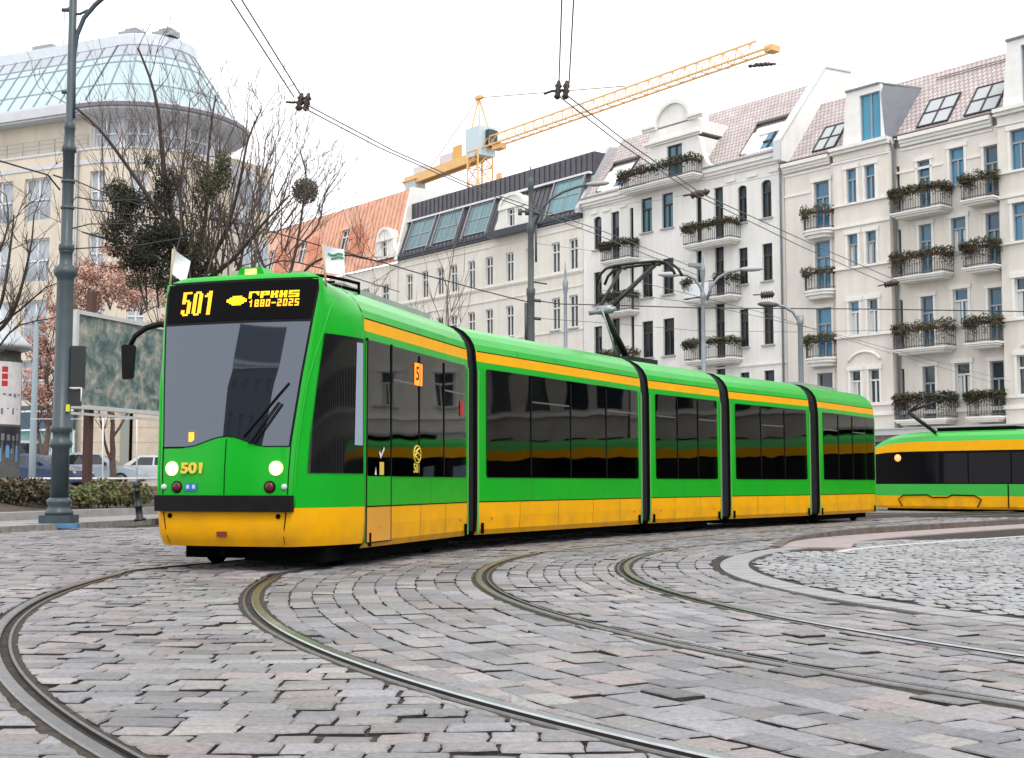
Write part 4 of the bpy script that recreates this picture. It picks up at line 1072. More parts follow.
# gable
mb = MB(); gy = .28
wall(mb, 13.55, 17.45, 19.3, 21.75, gy, [(14.78, 16.05, 19.4, 21.55)], .22)
mb.quad((13.55, gy, 19.3), (13.55, -3.2, 19.3), (13.55, -3.2, 21.75), (13.55, gy, 21.75)); mb.quad((17.45, gy, 19.3), (17.45, -3.2, 19.3), (17.45, -3.2, 21.75), (17.45, gy, 21.75))
mb.box(13.45, 17.55, -3.2, gy, 22.0, 22.75)
ac = 15.5; arcp = [NV((ac + 1.42 * math.cos(t), gy - .06, 22.9 + 1.30 * math.sin(t))) for t in [math.pi * k / 24 for k in range(25)]]
mb.prism(arcp, (0, -1.6, 0))
for sx in (1, -1):       # scrolls
    bx = 13.55 if sx < 0 else 17.45; P = [(0, 19.35), (1.05, 19.35), (1.05, 19.75), (.72, 19.95), (.50, 20.35), (.34, 20.9), (.22, 21.5), (0, 21.7)]
    mb.prism([NV((bx + sx * a, gy - .03, z)) for a, z in P], (0, -.4, 0))
B.put(mb, 'gable', [PW])
mb = MB()
band(mb, 13.15, 17.85, gy, [(.14, 21.76, 21.88), (.26, 21.88, 22.02)]); band(mb, 12.95, 14.15, gy, [(.16, 22.76, 22.9), (.28, 22.9, 23.06)]); band(mb, 16.85, 18.05, gy, [(.16, 22.76, 22.9), (.28, 22.9, 23.06)])
oa = [NV((ac + 1.62 * math.cos(t), gy + .12, 22.8 + 1.55 * math.sin(t))) for t in [math.pi * k / 24 for k in range(25)]]; ia = [NV((ac + 1.40 * math.cos(t), gy + .12, 22.8 + 1.32 * math.sin(t))) for t in [math.pi * k / 24 for k in range(25)]]
for k in range(24): mb.prism([oa[k], oa[k + 1], ia[k + 1], ia[k]], (0, -.6, 0))
B.put(mb, 'gable_moulding', [TRIM])
window(B, 14.78, 16.05, 19.4, 21.55, gy, .22, GT, FD, '+', sill=False, name='balcony_door')
# drainpipe, balconies
mb = MB(); mb.tube([(7.42, .5, 19.5), (7.42, .14, 19.0), (7.42, .14, 0)], .065, 8); B.put(mb, 'drainpipe', [ZINC])
bo, path = balcony(B, 13.1, 19.5, 19.3, gy, .85, rail=.85)
planter(B, path, 19.3, 'long green planter along the roof-level balcony under the curved gable', .8, rail=.85)
for k, z in enumerate(slabs):
    bo, path = balcony(B, 10.45, 14.2, z, 0, 1.0)
    planter(B, path, z, ['bushy dark planter on the big upper balcony just below the gable side', 'small split planters above the white banner on the middle balcony', 'planter on the low balcony just over the tram roof at the white house'][k], .9, spots=[None, [(10.4, 11.7), (13.4, 14.2)], [(10.4, 12.4), (12.9, 14.2)]][k])
    if k == 1:
        mb = MB(); mb.box(12.1, 14.1, 1.0, 1.02, z + .12, z + .92); M_ = B.root.matrix_world; mb.v = [tuple(M_ @ NV((v[0] - B.sc, v[1], v[2]))) for v in mb.v]
        tag(mb.build('cloth_banner', [mat('white_banner_cloth', (.76, .78, .82), .8)]), 'plain white cloth banner tied to the middle balcony railing of the gabled house', 'banner')
    bo, path = balcony(B, 18.8, 21.5, z, 0, .9)
    planter(B, path, z, [ 'thick drooping planter on the high narrow balcony behind the pantograph', 'planter on the balcony seen just behind the raised pantograph arm', 'planter on the low balcony partly hidden behind the pantograph foot'][k], 1.1 - .25 * k)
# ================= cream house
B = Bld('apartment_building', 'cream stuccoed tenement with blue windows, planted balconies and a grey dormer', RO, RD, RN_, -2); x0, x1 = -24, 7.24
zs4 = [(15.75, 17.55), (12.35, 14.05), (8.72, 10.5), (5.1, 6.85)]; sl4 = [14.62, 11.33, 7.68, 4.15]
ops = []; bay = []; bay2 = []
for k in range(4):
    a, b = zs4[k]; s_ = sl4[k] + .04
    ops += [(4.2, 5.2, s_, s_ + 2.7, 'd', k), (-.22, .0, s_, s_ + 2.6, 'n', k), (-2.0, -1.3, s_, s_ + 2.62, 'd', k), (-3.92, -3.12, a, b, 'w', k), (-5.72, -5.0, s_, s_ + 2.62, 'd', k)]
    bay += [(.95, 1.58, a, b, 'w', k), (2.1, 2.73, a, b, 'w', k)]
    bay2 += [(-7.55, -6.65, a, b + .1, 'w', k), (-9.15, -8.25, a, b + .1, 'w', k)]
    for q in range(4):
        c = -11.9 - q * 2.9; ops += [(c - .45, c + .45, a, b, 'w', k)]
G_ops = [(4.0, 6.4, .9, 3.1, 'g', 5), (.6, 3.2, .3, 3.1, 'g', 5), (-2.6, -.3, .3, 3.1, 'g', 5), (-5.6, -3.2, .3, 3.1, 'g', 5), (-9.4, -6.4, .3, 3.1, 'g', 5), (-14, -11, .3, 3.1, 'g', 5), (-19, -16, .3, 3.1, 'g', 5)]
mb = MB(); by = .45; b1, b2 = (.12, 3.58), (-9.9, -6.0)
allo = ops + [g for g in G_ops if not (b1[0] < g[0] < b1[1] or b2[0] <= g[0] <= b2[1])]
wall(mb, x0, b2[0], 0, 18.2, 0, allo, .2); wall(mb, b2[1], b1[0], 0, 18.2, 0, allo, .2); wall(mb, b1[1], x1, 0, 18.2, 0, allo, .2)
bg1 = bay + [G_ops[1]]; bg2 = bay2 + [G_ops[4]]
wall(mb, *b1, 0, 18.45, by, bg1, .2); wall(mb, *b2, 0, 18.45, by, bg2, .2)
for b in (b1, b2):
    for x in b: mb.quad((x, 0, 0), (x, by, 0), (x, by, 18.45), (x, 0, 18.45))
mb.box(x0, x1, -11, -.3, 0, 18.8)
B.put(mb, 'facade', [PC])
for lst, y in ((ops, 0), (bay, by), (bay2, by), (allo[len(ops):], 0), ([G_ops[1], G_ops[4]], by)):
    for a, b, c, d, kind, k in lst:
        if kind == 'w': window(B, a, b, c, d, y, .2, GB if k < 2 else (GD if k == 3 else GB), FW_ if k > 1 else FG, 'T', sill=(y == 0), surround=TRIM, fw=.05, curtain=(k > 0 and rnd.random() < .5))
        elif kind == 'd': window(B, a, b, c, d, y, .2, GB if k < 3 else GD, FG, 'T', sill=False, surround=TRIM, name='balcony_door', fw=.06)
        elif kind == 'n': window(B, a, b, c, d, y, .2, GD, FG, '', sill=False, name='narrow_window', fw=.04)
        else: window(B, a, b, c, d, y, .2, GD, FD, '|', sill=False, name='shop_window')
mb = MB()
cor = [(.06, 18.0, 18.12), (.16, 18.2, 18.36), (.24, 18.36, 18.52), (.36, 18.52, 18.72)]
for a, b in ((x0, b2[0] - .5), (b2[1] + .5, b1[0] - .5), (b1[1] + .5, x1)): band(mb, a, b, 0, cor)
for b in (b1, b2): band(mb, b[0] - .08, b[1] + .08, by, [(.06, 17.95, 18.05), (.18, 18.46, 18.62), (.32, 18.62, 18.80)]); mb.box(b[0] - .08, b[1] + .08, .004, by, 18.46, 18.79)
for k in range(4):
    zb = zs4[k][0]
    for b in (b1, b2): band(mb, b[0] - .05, b[1] + .05, by, [(.12, zb - .13, zb - .03)])
    if k < 1:
        for b in (b1, b2): band(mb, b[0] - .05, b[1] + .05, by, [(.10, 14.45, 14.56)])
    band(mb, -4.25, -2.75, 0, [(.10, zb - .14, zb - .04)])
    for a, b in ((x0, b2[0] - .06), (-2.75, b1[0] - .06), (b1[1] + .06, 3.95), (5.45, x1), (-4.9, -4.1)):
        if k == 0: band(mb, a, b, 0, [(.05, 16.85, 16.97)])
band(mb, x0, b2[0] - .06, 0, [(.12, 4.45, 4.65)]); band(mb, b2[1] + .06, b1[0] - .06, 0, [(.12, 4.45, 4.65)]); band(mb, b1[1] + .06, x1, 0, [(.12, 4.45, 4.65)])
for b in (b1, b2): band(mb, b[0] - .05, b[1] + .05, by, [(.12, 4.45, 4.65)])
B.put(mb, 'cornice', [TRIM])
# plaster relief arches on the bay, over the first-floor pair
mb = MB()
for xc in (1.85, -7.9):
    P = [NV((xc + 1.05 * math.cos(t), by + .035, 7.05 + .75 * math.sin(t))) for t in [math.pi * (.12 + .76 * k / 14) for k in range(15)]]
    mb.tube(P, .07, 6)
B.put(mb, 'plaster_arch', [TRIM])
Mx = roofframe(18.74, 52, .0); L = 5.1
sk = [(4.05, 5.5, .55, 2.55), (-2.9, -1.15, .45, 2.55), (-5.55, -3.85, .45, 2.55)]
roofplane(B, x0, x1, L, Mx, [], TILE)
for a, b, c, d in sk: skylight(B, a, b, c, d, Mx, 2, 2, mat('white_sky_glass', (.42, .45, .47), .05, ior=1.6), FD)
mb = MB(); zt = 18.74 + L * math.sin(rad(52)); yt = -L * math.cos(rad(52)); mb.box(x0, x1, -11, yt, zt - .5, zt - .02)
B.put(mb, 'roof_deck', [ZINC])
mb = MB(); T = roofT(Mx)
for a, b in ((x0, b2[0] - .1), (b2[1] + .1, b1[0] - .1), (b1[1] + .1, x1)): mb.box(a, b, .06, .20, 18.74, 18.84); 
for t in (4.2, 4.35): mb.bar(T((b2[1] + .3, .12, t)), T((b1[0] - 1, .12, t)), .03)
B.put(mb, 'gutter', [mat('dark_brown_gutter', (.07, .05, .055), .5)])
# firewall parapet between the white and the cream house
mb = MB(); P = [NV((7.02, .55, 18.9)), NV((7.02, .55, 20.0)), NV((7.02, -3.6, 25.0)), NV((7.02, -6.0, 25.2)), NV((7.02, -6.0, 18.9))]
mb.prism(P, (.46, 0, 0)); B.put(mb, 'firewall', [PW])
mb = MB(); P = [NV((6.96, .60, 19.96)), NV((6.96, .60, 20.08)), NV((6.96, -3.62, 25.12)), NV((6.96, -6.0, 25.32)), NV((6.96, -6.0, 25.2)), NV((6.96, -3.58, 25.0))]
mb.prism(P, (.58, 0, 0)); mb.box(6.98, 7.5, .555, .62, 18.95, 19.95); B.put(mb, 'firewall_coping', [mat('pale_sheet_metal', (.56, .58, .60), .4, metal=.4)])
# dormers over the bays
def dormer(B, xa, xb, wa, wb, y, top, lab='dormer'):
    zb = 18.80; mb = MB()
    P = lambda x, z: NV((x, y - .02, z))
    wall(mb, wa - .02, wb + .02, zb, top, y - .02, [(wa, wb, zb + .02, top - .35)], .2)
    for q in ([P(xa, zb), P(wa - .02, zb), P(wa - .02, top), P(xa + .30, top)], [P(wb + .02, zb), P(xb, zb), P(xb - .30, top), P(wb + .02, top)]): mb.prism(q, (0, -.25, 0))
    d = B.put(mb, lab, [WTRIM])
    ck = MB()
    for x, xt in ((xa, xa + .30), (xb, xb - .30)):
        sg = -1 if x == xa else 1
        q = [NV((x, y - .03, zb)), NV((xt, y - .03, top)), NV((xt + sg * .75, -2.7, top + .1)), NV((x + sg * .3, -.3, zb))]
        ck.prism(q, (-sg * .08, 0, 0))
    ck.prism([NV((xa + .28, y + .08, top)), NV((xb - .28, y + .08, top)), NV((xb + .5, -3.0, top + .12)), NV((xa - .5, -3.0, top + .12))], (0, 0, .10))
    B.put(ck, 'dormer_cheek', [mat('slate_grey_sheet', (.21, .22, .25), .5, metal=.2, var=.08, scale=2)], d)
    window(B, wa, wb, zb + .02, top - .35, y - .02, .2, mat('bright_blue_glass', (.05, .27, .42), .05, ior=1.5), FG, '|', sill=False, parent=d, fw=.05)
dormer(B, .30, 2.95, .55, 1.82, by, 21.7); dormer(B, -9.2, -6.3, -8.6, -7.3, by, 22.0)
mb = MB(); mb.tube([(.0, .42, 18.6), (.0, .14, 18.2), (.0, .14, 0)], .06, 8); mb2 = MB(); mb2.tube([(-5.92, .42, 18.6), (-5.92, .14, 18.2), (-5.92, .14, 0)], .06, 8)
B.put(mb, 'drainpipe', [ZINC]); B.put(mb2, 'drainpipe', [ZINC])
fln = ['top-floor', 'third-floor', 'second-floor', 'first-floor']
for k, z in enumerate(sl4):
    if k < 3:
        bo, path = balcony(B, 3.6, 5.75, z, 0, .85, rounded=True)
        planter(B, path, z, f'rounded planter on the {fln[k]} bow balcony next to the white house', .7)
    bo, path = balcony(B, -3.25, -.28, z, 0, 1.05); planter(B, path, z, f'reddish green planter on the {fln[k]} balcony between the bay and single window', 1.1, droop=.34)
    bo, path = balcony(B, -6.0, -4.25, z, 0, 1.05); planter(B, path, z, f'dense dark planter on the {fln[k]} balcony beside the outer bay', 1.1, droop=.3)
# canopy over the shops
mb = MB(); mb.box(-20, 2.2, .5, 2.3, 3.35, 3.62); mb.box(-20, 2.2, .46, 2.34, 3.625, 3.68); cn = B.put(mb, 'shop_canopy', [mat('light_grey_canopy', (.52, .53, .54), .5, var=.06)])
# ================= grey mansard house
B = Bld('mansard_house', 'ivory house with a dark metal mansard roof and large glazed skylights', RO, RD, RN_, 36); x0, x1 = 24.05, 45.75
cx = [25.0, 26.8, 29.5, 31.75, 34.1, 36.2, 38.4, 40.1, 42.1, 44.2]
ops = [(c - .43, c + .43, a, b, 'w', k) for c in cx for k, (a, b) in enumerate(((15.12, 17.2), (11.25, 13.42), (7.5, 9.7), (3.8, 6.0)))]
mb = MB(); wall(mb, x0, x1, 0, 18.3, 0, ops, .2); mb.box(x0, x1, -11, -.3, 0, 18.6); B.put(mb, 'facade', [PG_])
for a, b, c, d, kind, k in ops: window(B, a, b, c, d, 0, .2, GD, FW_, '+', sill=(k > 0), fw=.09)
mb = MB(); band(mb, x0, x1, 0, [(.06, 14.82, 14.92), (.10, 14.92, 15.02), (.05, 13.95, 14.02), (.05, 17.85, 17.95), (.08, 18.3, 18.42), (.06, 11.05, 11.12)])
B.put(mb, 'cornice', [PG_])
SEAM = mat('dark_seamed_metal', (.10, .10, .115), .45, metal=.5, var=.15, scale=2)
mb = MB(); band(mb, x0, x1, 0, [(.22, 18.45, 18.62), (.28, 18.62, 18.78)]); mb.box(28.6, 33.4, .3, .75, 18.35, 18.8); B.put(mb, 'dark_gutter', [mat('dark_navy_gutter', (.035, .04, .06), .4, metal=.3)])
Mx = roofframe(18.79, 70, .2); T = roofT(Mx); L = 2.95
gsk = [(24.5, 27.5, 2), (34.2, 37.0, 2), (38.0, 40.9, 2), (41.5, 44.6, 2)]
mb = MB(); wall(mb, x0, x1, 0, L, 0, [], .1, 0, None, lambda v: NV((v[0], v[2], v[1])))
x = x0 + .1
while x < x1: mb.box(x - .015, x + .015, 0, L, .004, .05); x += .5
B.put(mb, 'mansard_roof', [SEAM], None, Mx)
for a, b, n in gsk: skylight(B, a + .1, b - .1, .35, L - .15, Mx, 2, 2, GS, FG)
mb = MB()
for a, b, n in gsk:
    for x in (a - .05, b + .05): mb.box(x - .05, x + .05, .004, .22, .05, L - .05, 0, T)
B.put(mb, 'skylight_cheek', [ZINC])
yb = .2 - L * math.cos(rad(70)); zb = 18.79 + L * math.sin(rad(70))
mb = MB(); mb.box(x0, x1, yb - .05, yb + .25, zb - .02, zb + .12); B.put(mb, 'white_gutter', [mat('white_painted_metal', (.72, .73, .74), .4)])
mb = MB(); mb.box(x0, x1, -11, yb - .25, zb - .3, zb + 1.55)
x = x0 + .2
while x < x1: mb.box(x - .02, x + .02, yb - .25, yb - .19, zb + .1, zb + 1.5); x += .55
B.put(mb, 'upper_roof', [SEAM])
mb = MB(); mb.prism([NV((24.0, .45, 18.75)), NV((24.0, .45, 19.1)), NV((24.0, -2.4, 23.6)), NV((24.0, -4, 23.8)), NV((24.0, -4, 18.75))], (.3, 0, 0)); B.put(mb, 'firewall', [mat('grey_sheet_parapet', (.48, .50, .53), .4, metal=.3)])
def bdormer(xa, xb):
    mb = MB(); y = .35; xm = (xa + xb) / 2; wall(mb, xa, xb, 18.8, 20.3, y, [(xm - .4, xm + .4, 18.95, 20.2)], .2)
    hw = (xb - xa) / 2; P = [NV((xm + hw * math.cos(t), y, 20.3 + .95 * math.sin(t))) for t in [math.pi * k / 16 for k in range(17)]]; mb.prism(P, (0, -1.4, 0))
    for x in (xa, xb): mb.quad((x, y, 18.8), (x, -1, 18.8), (x, -1, 20.3), (x, y, 20.3))
    for sx, bx in ((-1, xa), (1, xb)): mb.prism([NV((bx + sx * a, y - .02, z)) for a, z in ((0, 18.8), (.65, 18.8), (.6, 19.15), (.28, 19.6), (.15, 20.2), (0, 20.4))], (0, -.4, 0))
    d = B.put(mb, 'dormer', [TRIM])
    q = MB(); oa = [NV((xm + (hw + .12) * math.cos(t), y + .1, 20.3 + 1.05 * math.sin(t))) for t in [math.pi * k / 16 for k in range(17)]]; ia = [NV((xm + (hw - .1) * math.cos(t), y + .1, 20.3 + .83 * math.sin(t))) for t in [math.pi * k / 16 for k in range(17)]]
    for k in range(16): q.prism([oa[k], oa[k + 1], ia[k + 1], ia[k]], (0, -.3, 0))
    q.box(xa - .1, xb + .1, y + .004, y + .12, 20.22, 20.36); q.box(xm - .55, xm - .42, y + .004, y + .08, 18.9, 20.2); q.box(xm + .42, xm + .55, y + .004, y + .08, 18.9, 20.2)
    B.put(q, 'dormer_moulding', [WTRIM], d)
    window(B, xm - .4, xm + .4, 18.95, 20.2, y, .2, GD, FW_, '+', sill=False, parent=d)
bdormer(29.8, 32.4)
# ================= orange copper mansard house
B = Bld('copper_roofed_house', 'house with an orange copper mansard roof and small dormer windows beyond the ivory one', RO, RD, RN_, 58); x0, x1 = 45.8, 74
COP = mat('orange_copper_sheet', (.66, .36, .25), .45, metal=.15, var=.18, scale=1.2); COPD = mat('weathered_red_copper', (.55, .19, .10), .5, metal=.15, var=.25, scale=1.5)
mb = MB(); ops = [(c - .5, c + .5, a, b, 'w', 0) for c in (47.6, 50.5, 53, 55.5, 58, 60.5, 63, 65.5, 68, 70.5) for a, b in ((14.6, 16.8), (11, 13.2), (7.4, 9.6))]
wall(mb, x0, x1, 0, 18.3, 0, ops, .2); mb.box(x0, x1, -11, -.3, 0, 18.4); B.put(mb, 'facade', [PG_])
for o in ops: window(B, *o[:4], 0, .2, GD, FW_, '+')
Mx = roofframe(18.4, 76, .2)
L = 6.2; mb = MB(); dops = [(54.2, 55.5, 2.2, 4.2), (61.3, 62.7, 2.2, 4.2), (67, 68.3, 2.2, 4.2)]
wall(mb, x0, x1, 0, L, 0, dops, .3, 0, 0, lambda v: NV((v[0], v[2], v[1])))
x = x0 + .3
while x < x1:
    if not any(a - .1 < x < b + .1 for a, b, c, d in dops): mb.box(x - .02, x + .02, 0, L, .004, .06)
    x += .6
B.put(mb, 'mansard_roof', [COP], None, Mx); T = roofT(Mx)
for a, b, c, d in dops:
    window(B, a, b, c, d, 0, .25, GD, FW_, '+', sill=False, T=T)
    q = MB(); 
    for k in range(14):
        t0, t1 = math.pi * k / 14, math.pi * (k + 1) / 14; xm = (a + b) / 2 - 1.9; r = 1.15
        q.prism([T((xm + r * math.cos(t), .03, 3.1 + r * 1.1 * math.sin(t))) for t in (t0, t1)] + [T((xm, .03, 3.1))], T((0, .05, 0)) - T((0, 0, 0)))
    q.box(a - 3.05, a - .75, .004, .06, 1.6, 3.08, 0, T)
    B.put(q, 'copper_panel', [COPD])
bdormer(46.2, 48.2)
zt = 18.4 + L * math.sin(rad(76)); yt = .2 - L * math.cos(rad(76))
mb = MB(); mb.box(x0, x1, -11, yt, zt - .4, zt + .05); B.put(mb, 'roof_deck', [COPD])
mb = MB(); mb.prism([NV((x0 - .35, .4, 18.5)), NV((x0 - .35, yt + .2, zt + .1)), NV((x0 - .35, -6.5, zt + .2)), NV((x0 - .35, -6.5, 18.5))], (.33, 0, 0)); B.put(mb, 'firewall', [PW])
# ================= corner building with the glass cone
LD, LN = (-.913, .408), (-.408, -.913)
B = Bld('domed_corner_building', 'sandy corner building with a round tower end and sloping greenish glass roof', (-25, 72), LD, LN, 2.0)
GLW = mat('curtained_glass', (.36, .40, .45), .1, ior=1.5, var=.35, scale=4, stretch=(5, 1, .5), objvar=.25)
GROOF = mat('greenish_glass_roof', (.41, .53, .57), .06, ior=1.55, var=.10, scale=.6); GROOF2 = mat('grey_lilac_glass_roof', (.38, .41, .47), .08, ior=1.5, var=.1, scale=.8)
MUL = mat('roof_mullion_grey', (.26, .30, .33), .4, metal=.4); GRW = mat('grey_white_render', (.56, .57, .60), .8, var=.08, scale=1); FASC = mat('pale_metal_fascia', (.56, .61, .66), .35, metal=.4, var=.06)
G0 = .80; x1 = 18.0; xt = -1.4      # s runs to the left; the tower starts at s = -1.4
wins = [(1.2, 3.15), (4.05, 6.0), (6.95, 8.9), (9.9, 11.8), (12.8, 14.7), (15.5, 17.4)]
flz = [(15.85, 18.32), (12.32, 14.82), (8.8, 11.3), (5.6, 7.9)]
ops = [(a, b, c, d, 'w', k) for a, b in wins for k, (c, d) in enumerate(flz)]
mb = MB(); wall(mb, xt, x1, 5.3, 19.55, 0, ops, .25); mb.box(xt, x1, -10, -.3, G0, 21.6); B.put(mb, 'facade', [PY])
for a, b, c, d, kind, k in ops:
    wn = window(B, a, b, c, d, 0, .25, GLW, FW_, '|-', sill=False, fw=.08)
    r = MB()
    for q in range(6): r.bar((a, -.06, c + .12 + q * .16), (b, -.06, c + .12 + q * .16), .025)
    B.put(r, 'window_rail', [FG], wn)
mb = MB(); wall(mb, xt, x1, 19.55, 21.5, -.9, [(a - .3, b + .3, 19.75, 21.3) for a, b in wins], .2); tw = B.put(mb, 'setback_storey', [GRW])
for a, b in wins: window(B, a - .3, b + .3, 19.75, 21.3, -.9, .2, GLW, FW_, '|', sill=False)
mb = MB(); mb.box(xt, x1, -.9, .05, 19.55, 19.68); band(mb, xt, x1, 0, [(.05, 18.75, 19.0)]); B.put(mb, 'belt_course', [GRW])
mb = MB()
for z in (19.95, 20.2, 20.45): mb.bar((xt, 0, z), (x1, 0, z), .03)
x = xt
while x < x1: mb.bar((x, 0, 19.68), (x, 0, 20.45), .04); x += 1.2
B.put(mb, 'terrace_railing', [ZINC])
mb = MB(); mb.box(xt, x1, -1.5, .55, 21.5, 21.75, 1); mb.box(xt, x1, .50, .70, 21.6, 22.1); mb.box(xt, x1, .35, .62, 22.1, 22.25, 1); B.put(mb, 'eaves', [GRW, FASC])
# sloping glass of the straight wing
def glassroof_T(x, t): return NV((x, .35 - 2.6 * t, 22.2 + 4.05 * t))
mb = MB(); ts = [0, .28, .68, .80, 1.0]
n = 20; xs = [xt + (x1 - xt) * k / n for k in range(n + 1)]
for i, (a, b) in enumerate(zip(ts, ts[1:])):
    for p, q in zip(xs, xs[1:]): mb.quad(glassroof_T(p, a), glassroof_T(q, a), glassroof_T(q, b), glassroof_T(p, b), 1 if i == 3 else 0)
gr = B.put(mb, 'glass_roof', [GROOF, GROOF2])
mb = MB()
for x in xs: mb.bar(glassroof_T(x, 0), glassroof_T(x, 1), .07, .1)
for t in ts: mb.bar(glassroof_T(xt, t), glassroof_T(x1, t), .06, .09)
B.put(mb, 'roof_mullions', [MUL], gr)
mb = MB(); mb.box(xt, x1, -3.6, -2.2, 26.22, 26.85); B.put(mb, 'roof_fascia', [FASC])
mb = MB(); mb.box(3.9, 5.4, -3.3, -2.5, 26.87, 27.2); r_ = B.put(mb, 'roof_vent', [ZINC]); mb = MB(); mb.tube([(3.2, -2.8, 26.8), (3.25, -2.8, 29.2)], .03, 5); B.put(mb, 'roof_mast', [ZINC])
# round tower: local centre
tc_ = NV((xt, -5, 0)); R0 = 5.0
def cyl(mb, r, z0, z1, a0, a1, n, ops=(), m=0, dep=.25):
    """cylinder wall with openings: ops in (a0, a1, z0, z1)"""
    P = lambda a, rr, z: NV((tc_.x + rr * math.cos(a), tc_.y + rr * math.sin(a), z))
    As = sorted({a0 + (a1 - a0) * k / n for k in range(n + 1)} | {x for o in ops for x in o[:2]}); Zs = sorted({z0, z1} | {x for o in ops for x in o[2:4]})
    for a, b in zip(As, As[1:]):
        for c, d in zip(Zs, Zs[1:]):
            if any(o[0] < (a + b) / 2 < o[1] and o[2] < (c + d) / 2 < o[3] for o in ops): continue
            mb.quad(P(a, r, c), P(b, r, c), P(b, r, d), P(a, r, d), m)
    for a, b, c, d in ops:
        for (p, z), (q, y) in (((a, c), (b, c)), ((b, c), (b, d)), ((b, d), (a, d)), ((a, d), (a, c))): mb.quad(P(p, r, z), P(q, r, y), P(q, r - dep, y), P(p, r - dep, z), m)
A0, A1 = rad(90), rad(280) * -1 + rad(360) - rad(0)     # from the tangent with the facade round to the rear
A0, A1 = rad(-110), rad(90)
# angle 90 deg is the outward direction (tangent joint); the visible side turns to smaller angles? local x grows to the left, so the tower shows angles 90..-110 turning right: x negative
mir = lambda a: math.pi - a
wa = []
for k, (c, d) in enumerate(flz):
    for ac_ in (98, 125, 152, 180, 206): wa.append((rad(ac_ - 5.5), rad(ac_ + 5.5), c + .25, d))
mb = MB(); cyl(mb, R0, 5.3, 19.55, rad(90), rad(300), 40, wa); B.put(mb, 'tower_wall', [PY])
def cwin(lst, r, glass, fr, name='window'):
    P = lambda a, rr, z: NV((tc_.x + rr * math.cos(a), tc_.y + rr * math.sin(a), z))
    for a, b, c, d in lst:
        g = MB(); g.quad(P(a, r - .22, c), P(b, r - .22, c), P(b, r - .22, d), P(a, r - .22, d)); wn = B.put(g, name, [glass])
        f = MB(); 
        for t in (a, (a + b) / 2, b): f.bar(P(t, r - .19, c), P(t, r - .19, d), .09)
        for z in (c, d, c + (d - c) * .5): f.bar(P(a, r - .19, z), P(b, r - .19, z), .08)
        B.put(f, 'window_frame', [fr], wn)
cwin(wa, R0, GLW, FW_)
wb_ = [(rad(a), rad(a + 17), 19.75, 21.3) for a in (92, 115, 138, 161, 184, 207)]
mb = MB(); cyl(mb, R0 - .35, 19.55, 21.5, rad(90), rad(300), 40, wb_); B.put(mb, 'tower_storey', [GRW]); cwin(wb_, R0 - .35, GLW, FW_)
def ring(mb, prof, a0, a1, n, m=0):
    vs = [NV((tc_.x + r * math.cos(a0 + (a1 - a0) * k / n), tc_.y + r * math.sin(a0 + (a1 - a0) * k / n), z)) for k in range(n + 1) for r, z in prof]; K = len(prof)
    mb.add(vs, [(k * K + j, k * K + j + 1, (k + 1) * K + j + 1, (k + 1) * K + j) for k in range(n) for j in range(K - 1)], m)
mb = MB(); ring(mb, [(R0 - .3, 19.55), (R0 + .05, 19.55), (R0 + .05, 19.68), (R0 - .3, 19.68)], rad(90), rad(300), 40); ring(mb, [(R0 + .002, 18.75), (R0 + .05, 18.75), (R0 + .05, 19.0), (R0 + .002, 19.0)], rad(90), rad(300), 40); B.put(mb, 'tower_belt', [GRW])
mb = MB(); ring(mb, [(R0 - .6, 21.3), (R0 + .45, 21.5), (R0 + .78, 21.62), (R0 + .86, 21.9), (R0 + .80, 22.12), (R0 + .55, 22.2), (R0 + .3, 22.25), (3, 22.25)], rad(88), rad(320), 48); B.put(mb, 'tower_eaves', [GRW])
mb = MB(); ring(mb, [(R0 + .87, 21.72), (R0 + .93, 21.75), (R0 + .93, 21.95), (R0 + .86, 21.98)], rad(88), rad(320), 48); B.put(mb, 'tower_gutter', [mat('dark_eaves_band', (.16, .16, .19), .5)])
cp = lambda t: (R0 + .35 - 2.6 * t, 22.2 + 4.05 * t)
mb = MB(); n = 17; a0, a1 = rad(90), rad(320)
for i, (a, b) in enumerate(zip(ts, ts[1:])): ring(mb, [cp(a), cp(b)], a0, a1, n, 1 if i == 3 else 0)
gr = B.put(mb, 'glass_cone', [GROOF, GROOF2]); mb = MB()
P3 = lambda a, t: NV((tc_.x + cp(t)[0] * math.cos(a), tc_.y + cp(t)[0] * math.sin(a), cp(t)[1]))
for k in range(n + 1): mb.bar(P3(a0 + (a1 - a0) * k / n, 0), P3(a0 + (a1 - a0) * k / n, 1), .07, .1)
for t in ts:
    for k in range(n): mb.bar(P3(a0 + (a1 - a0) * k / n, t), P3(a0 + (a1 - a0) * (k + 1) / n, t), .06, .09)
B.put(mb, 'cone_mullions', [MUL], gr)
mb = MB(); ring(mb, [(R0 - 2.25, 26.20), (R0 - 2.2, 26.25), (R0 - 2.2, 26.85), (R0 - 2.3, 26.92), (0, 26.96)], rad(90), rad(330), 36); B.put(mb, 'cone_crown', [FASC])
for x, y in ((xt - .2, -3.2), (xt - 2.0, -4.0)):
    mb = MB(); mb.box(x - .7, x + .7, y - .4, y + .4, 26.96, 27.3); mb.box(x - .5, x + .3, y - .3, y + .3, 27.3, 27.45); B.put(mb, 'roof_vent', [ZINC])
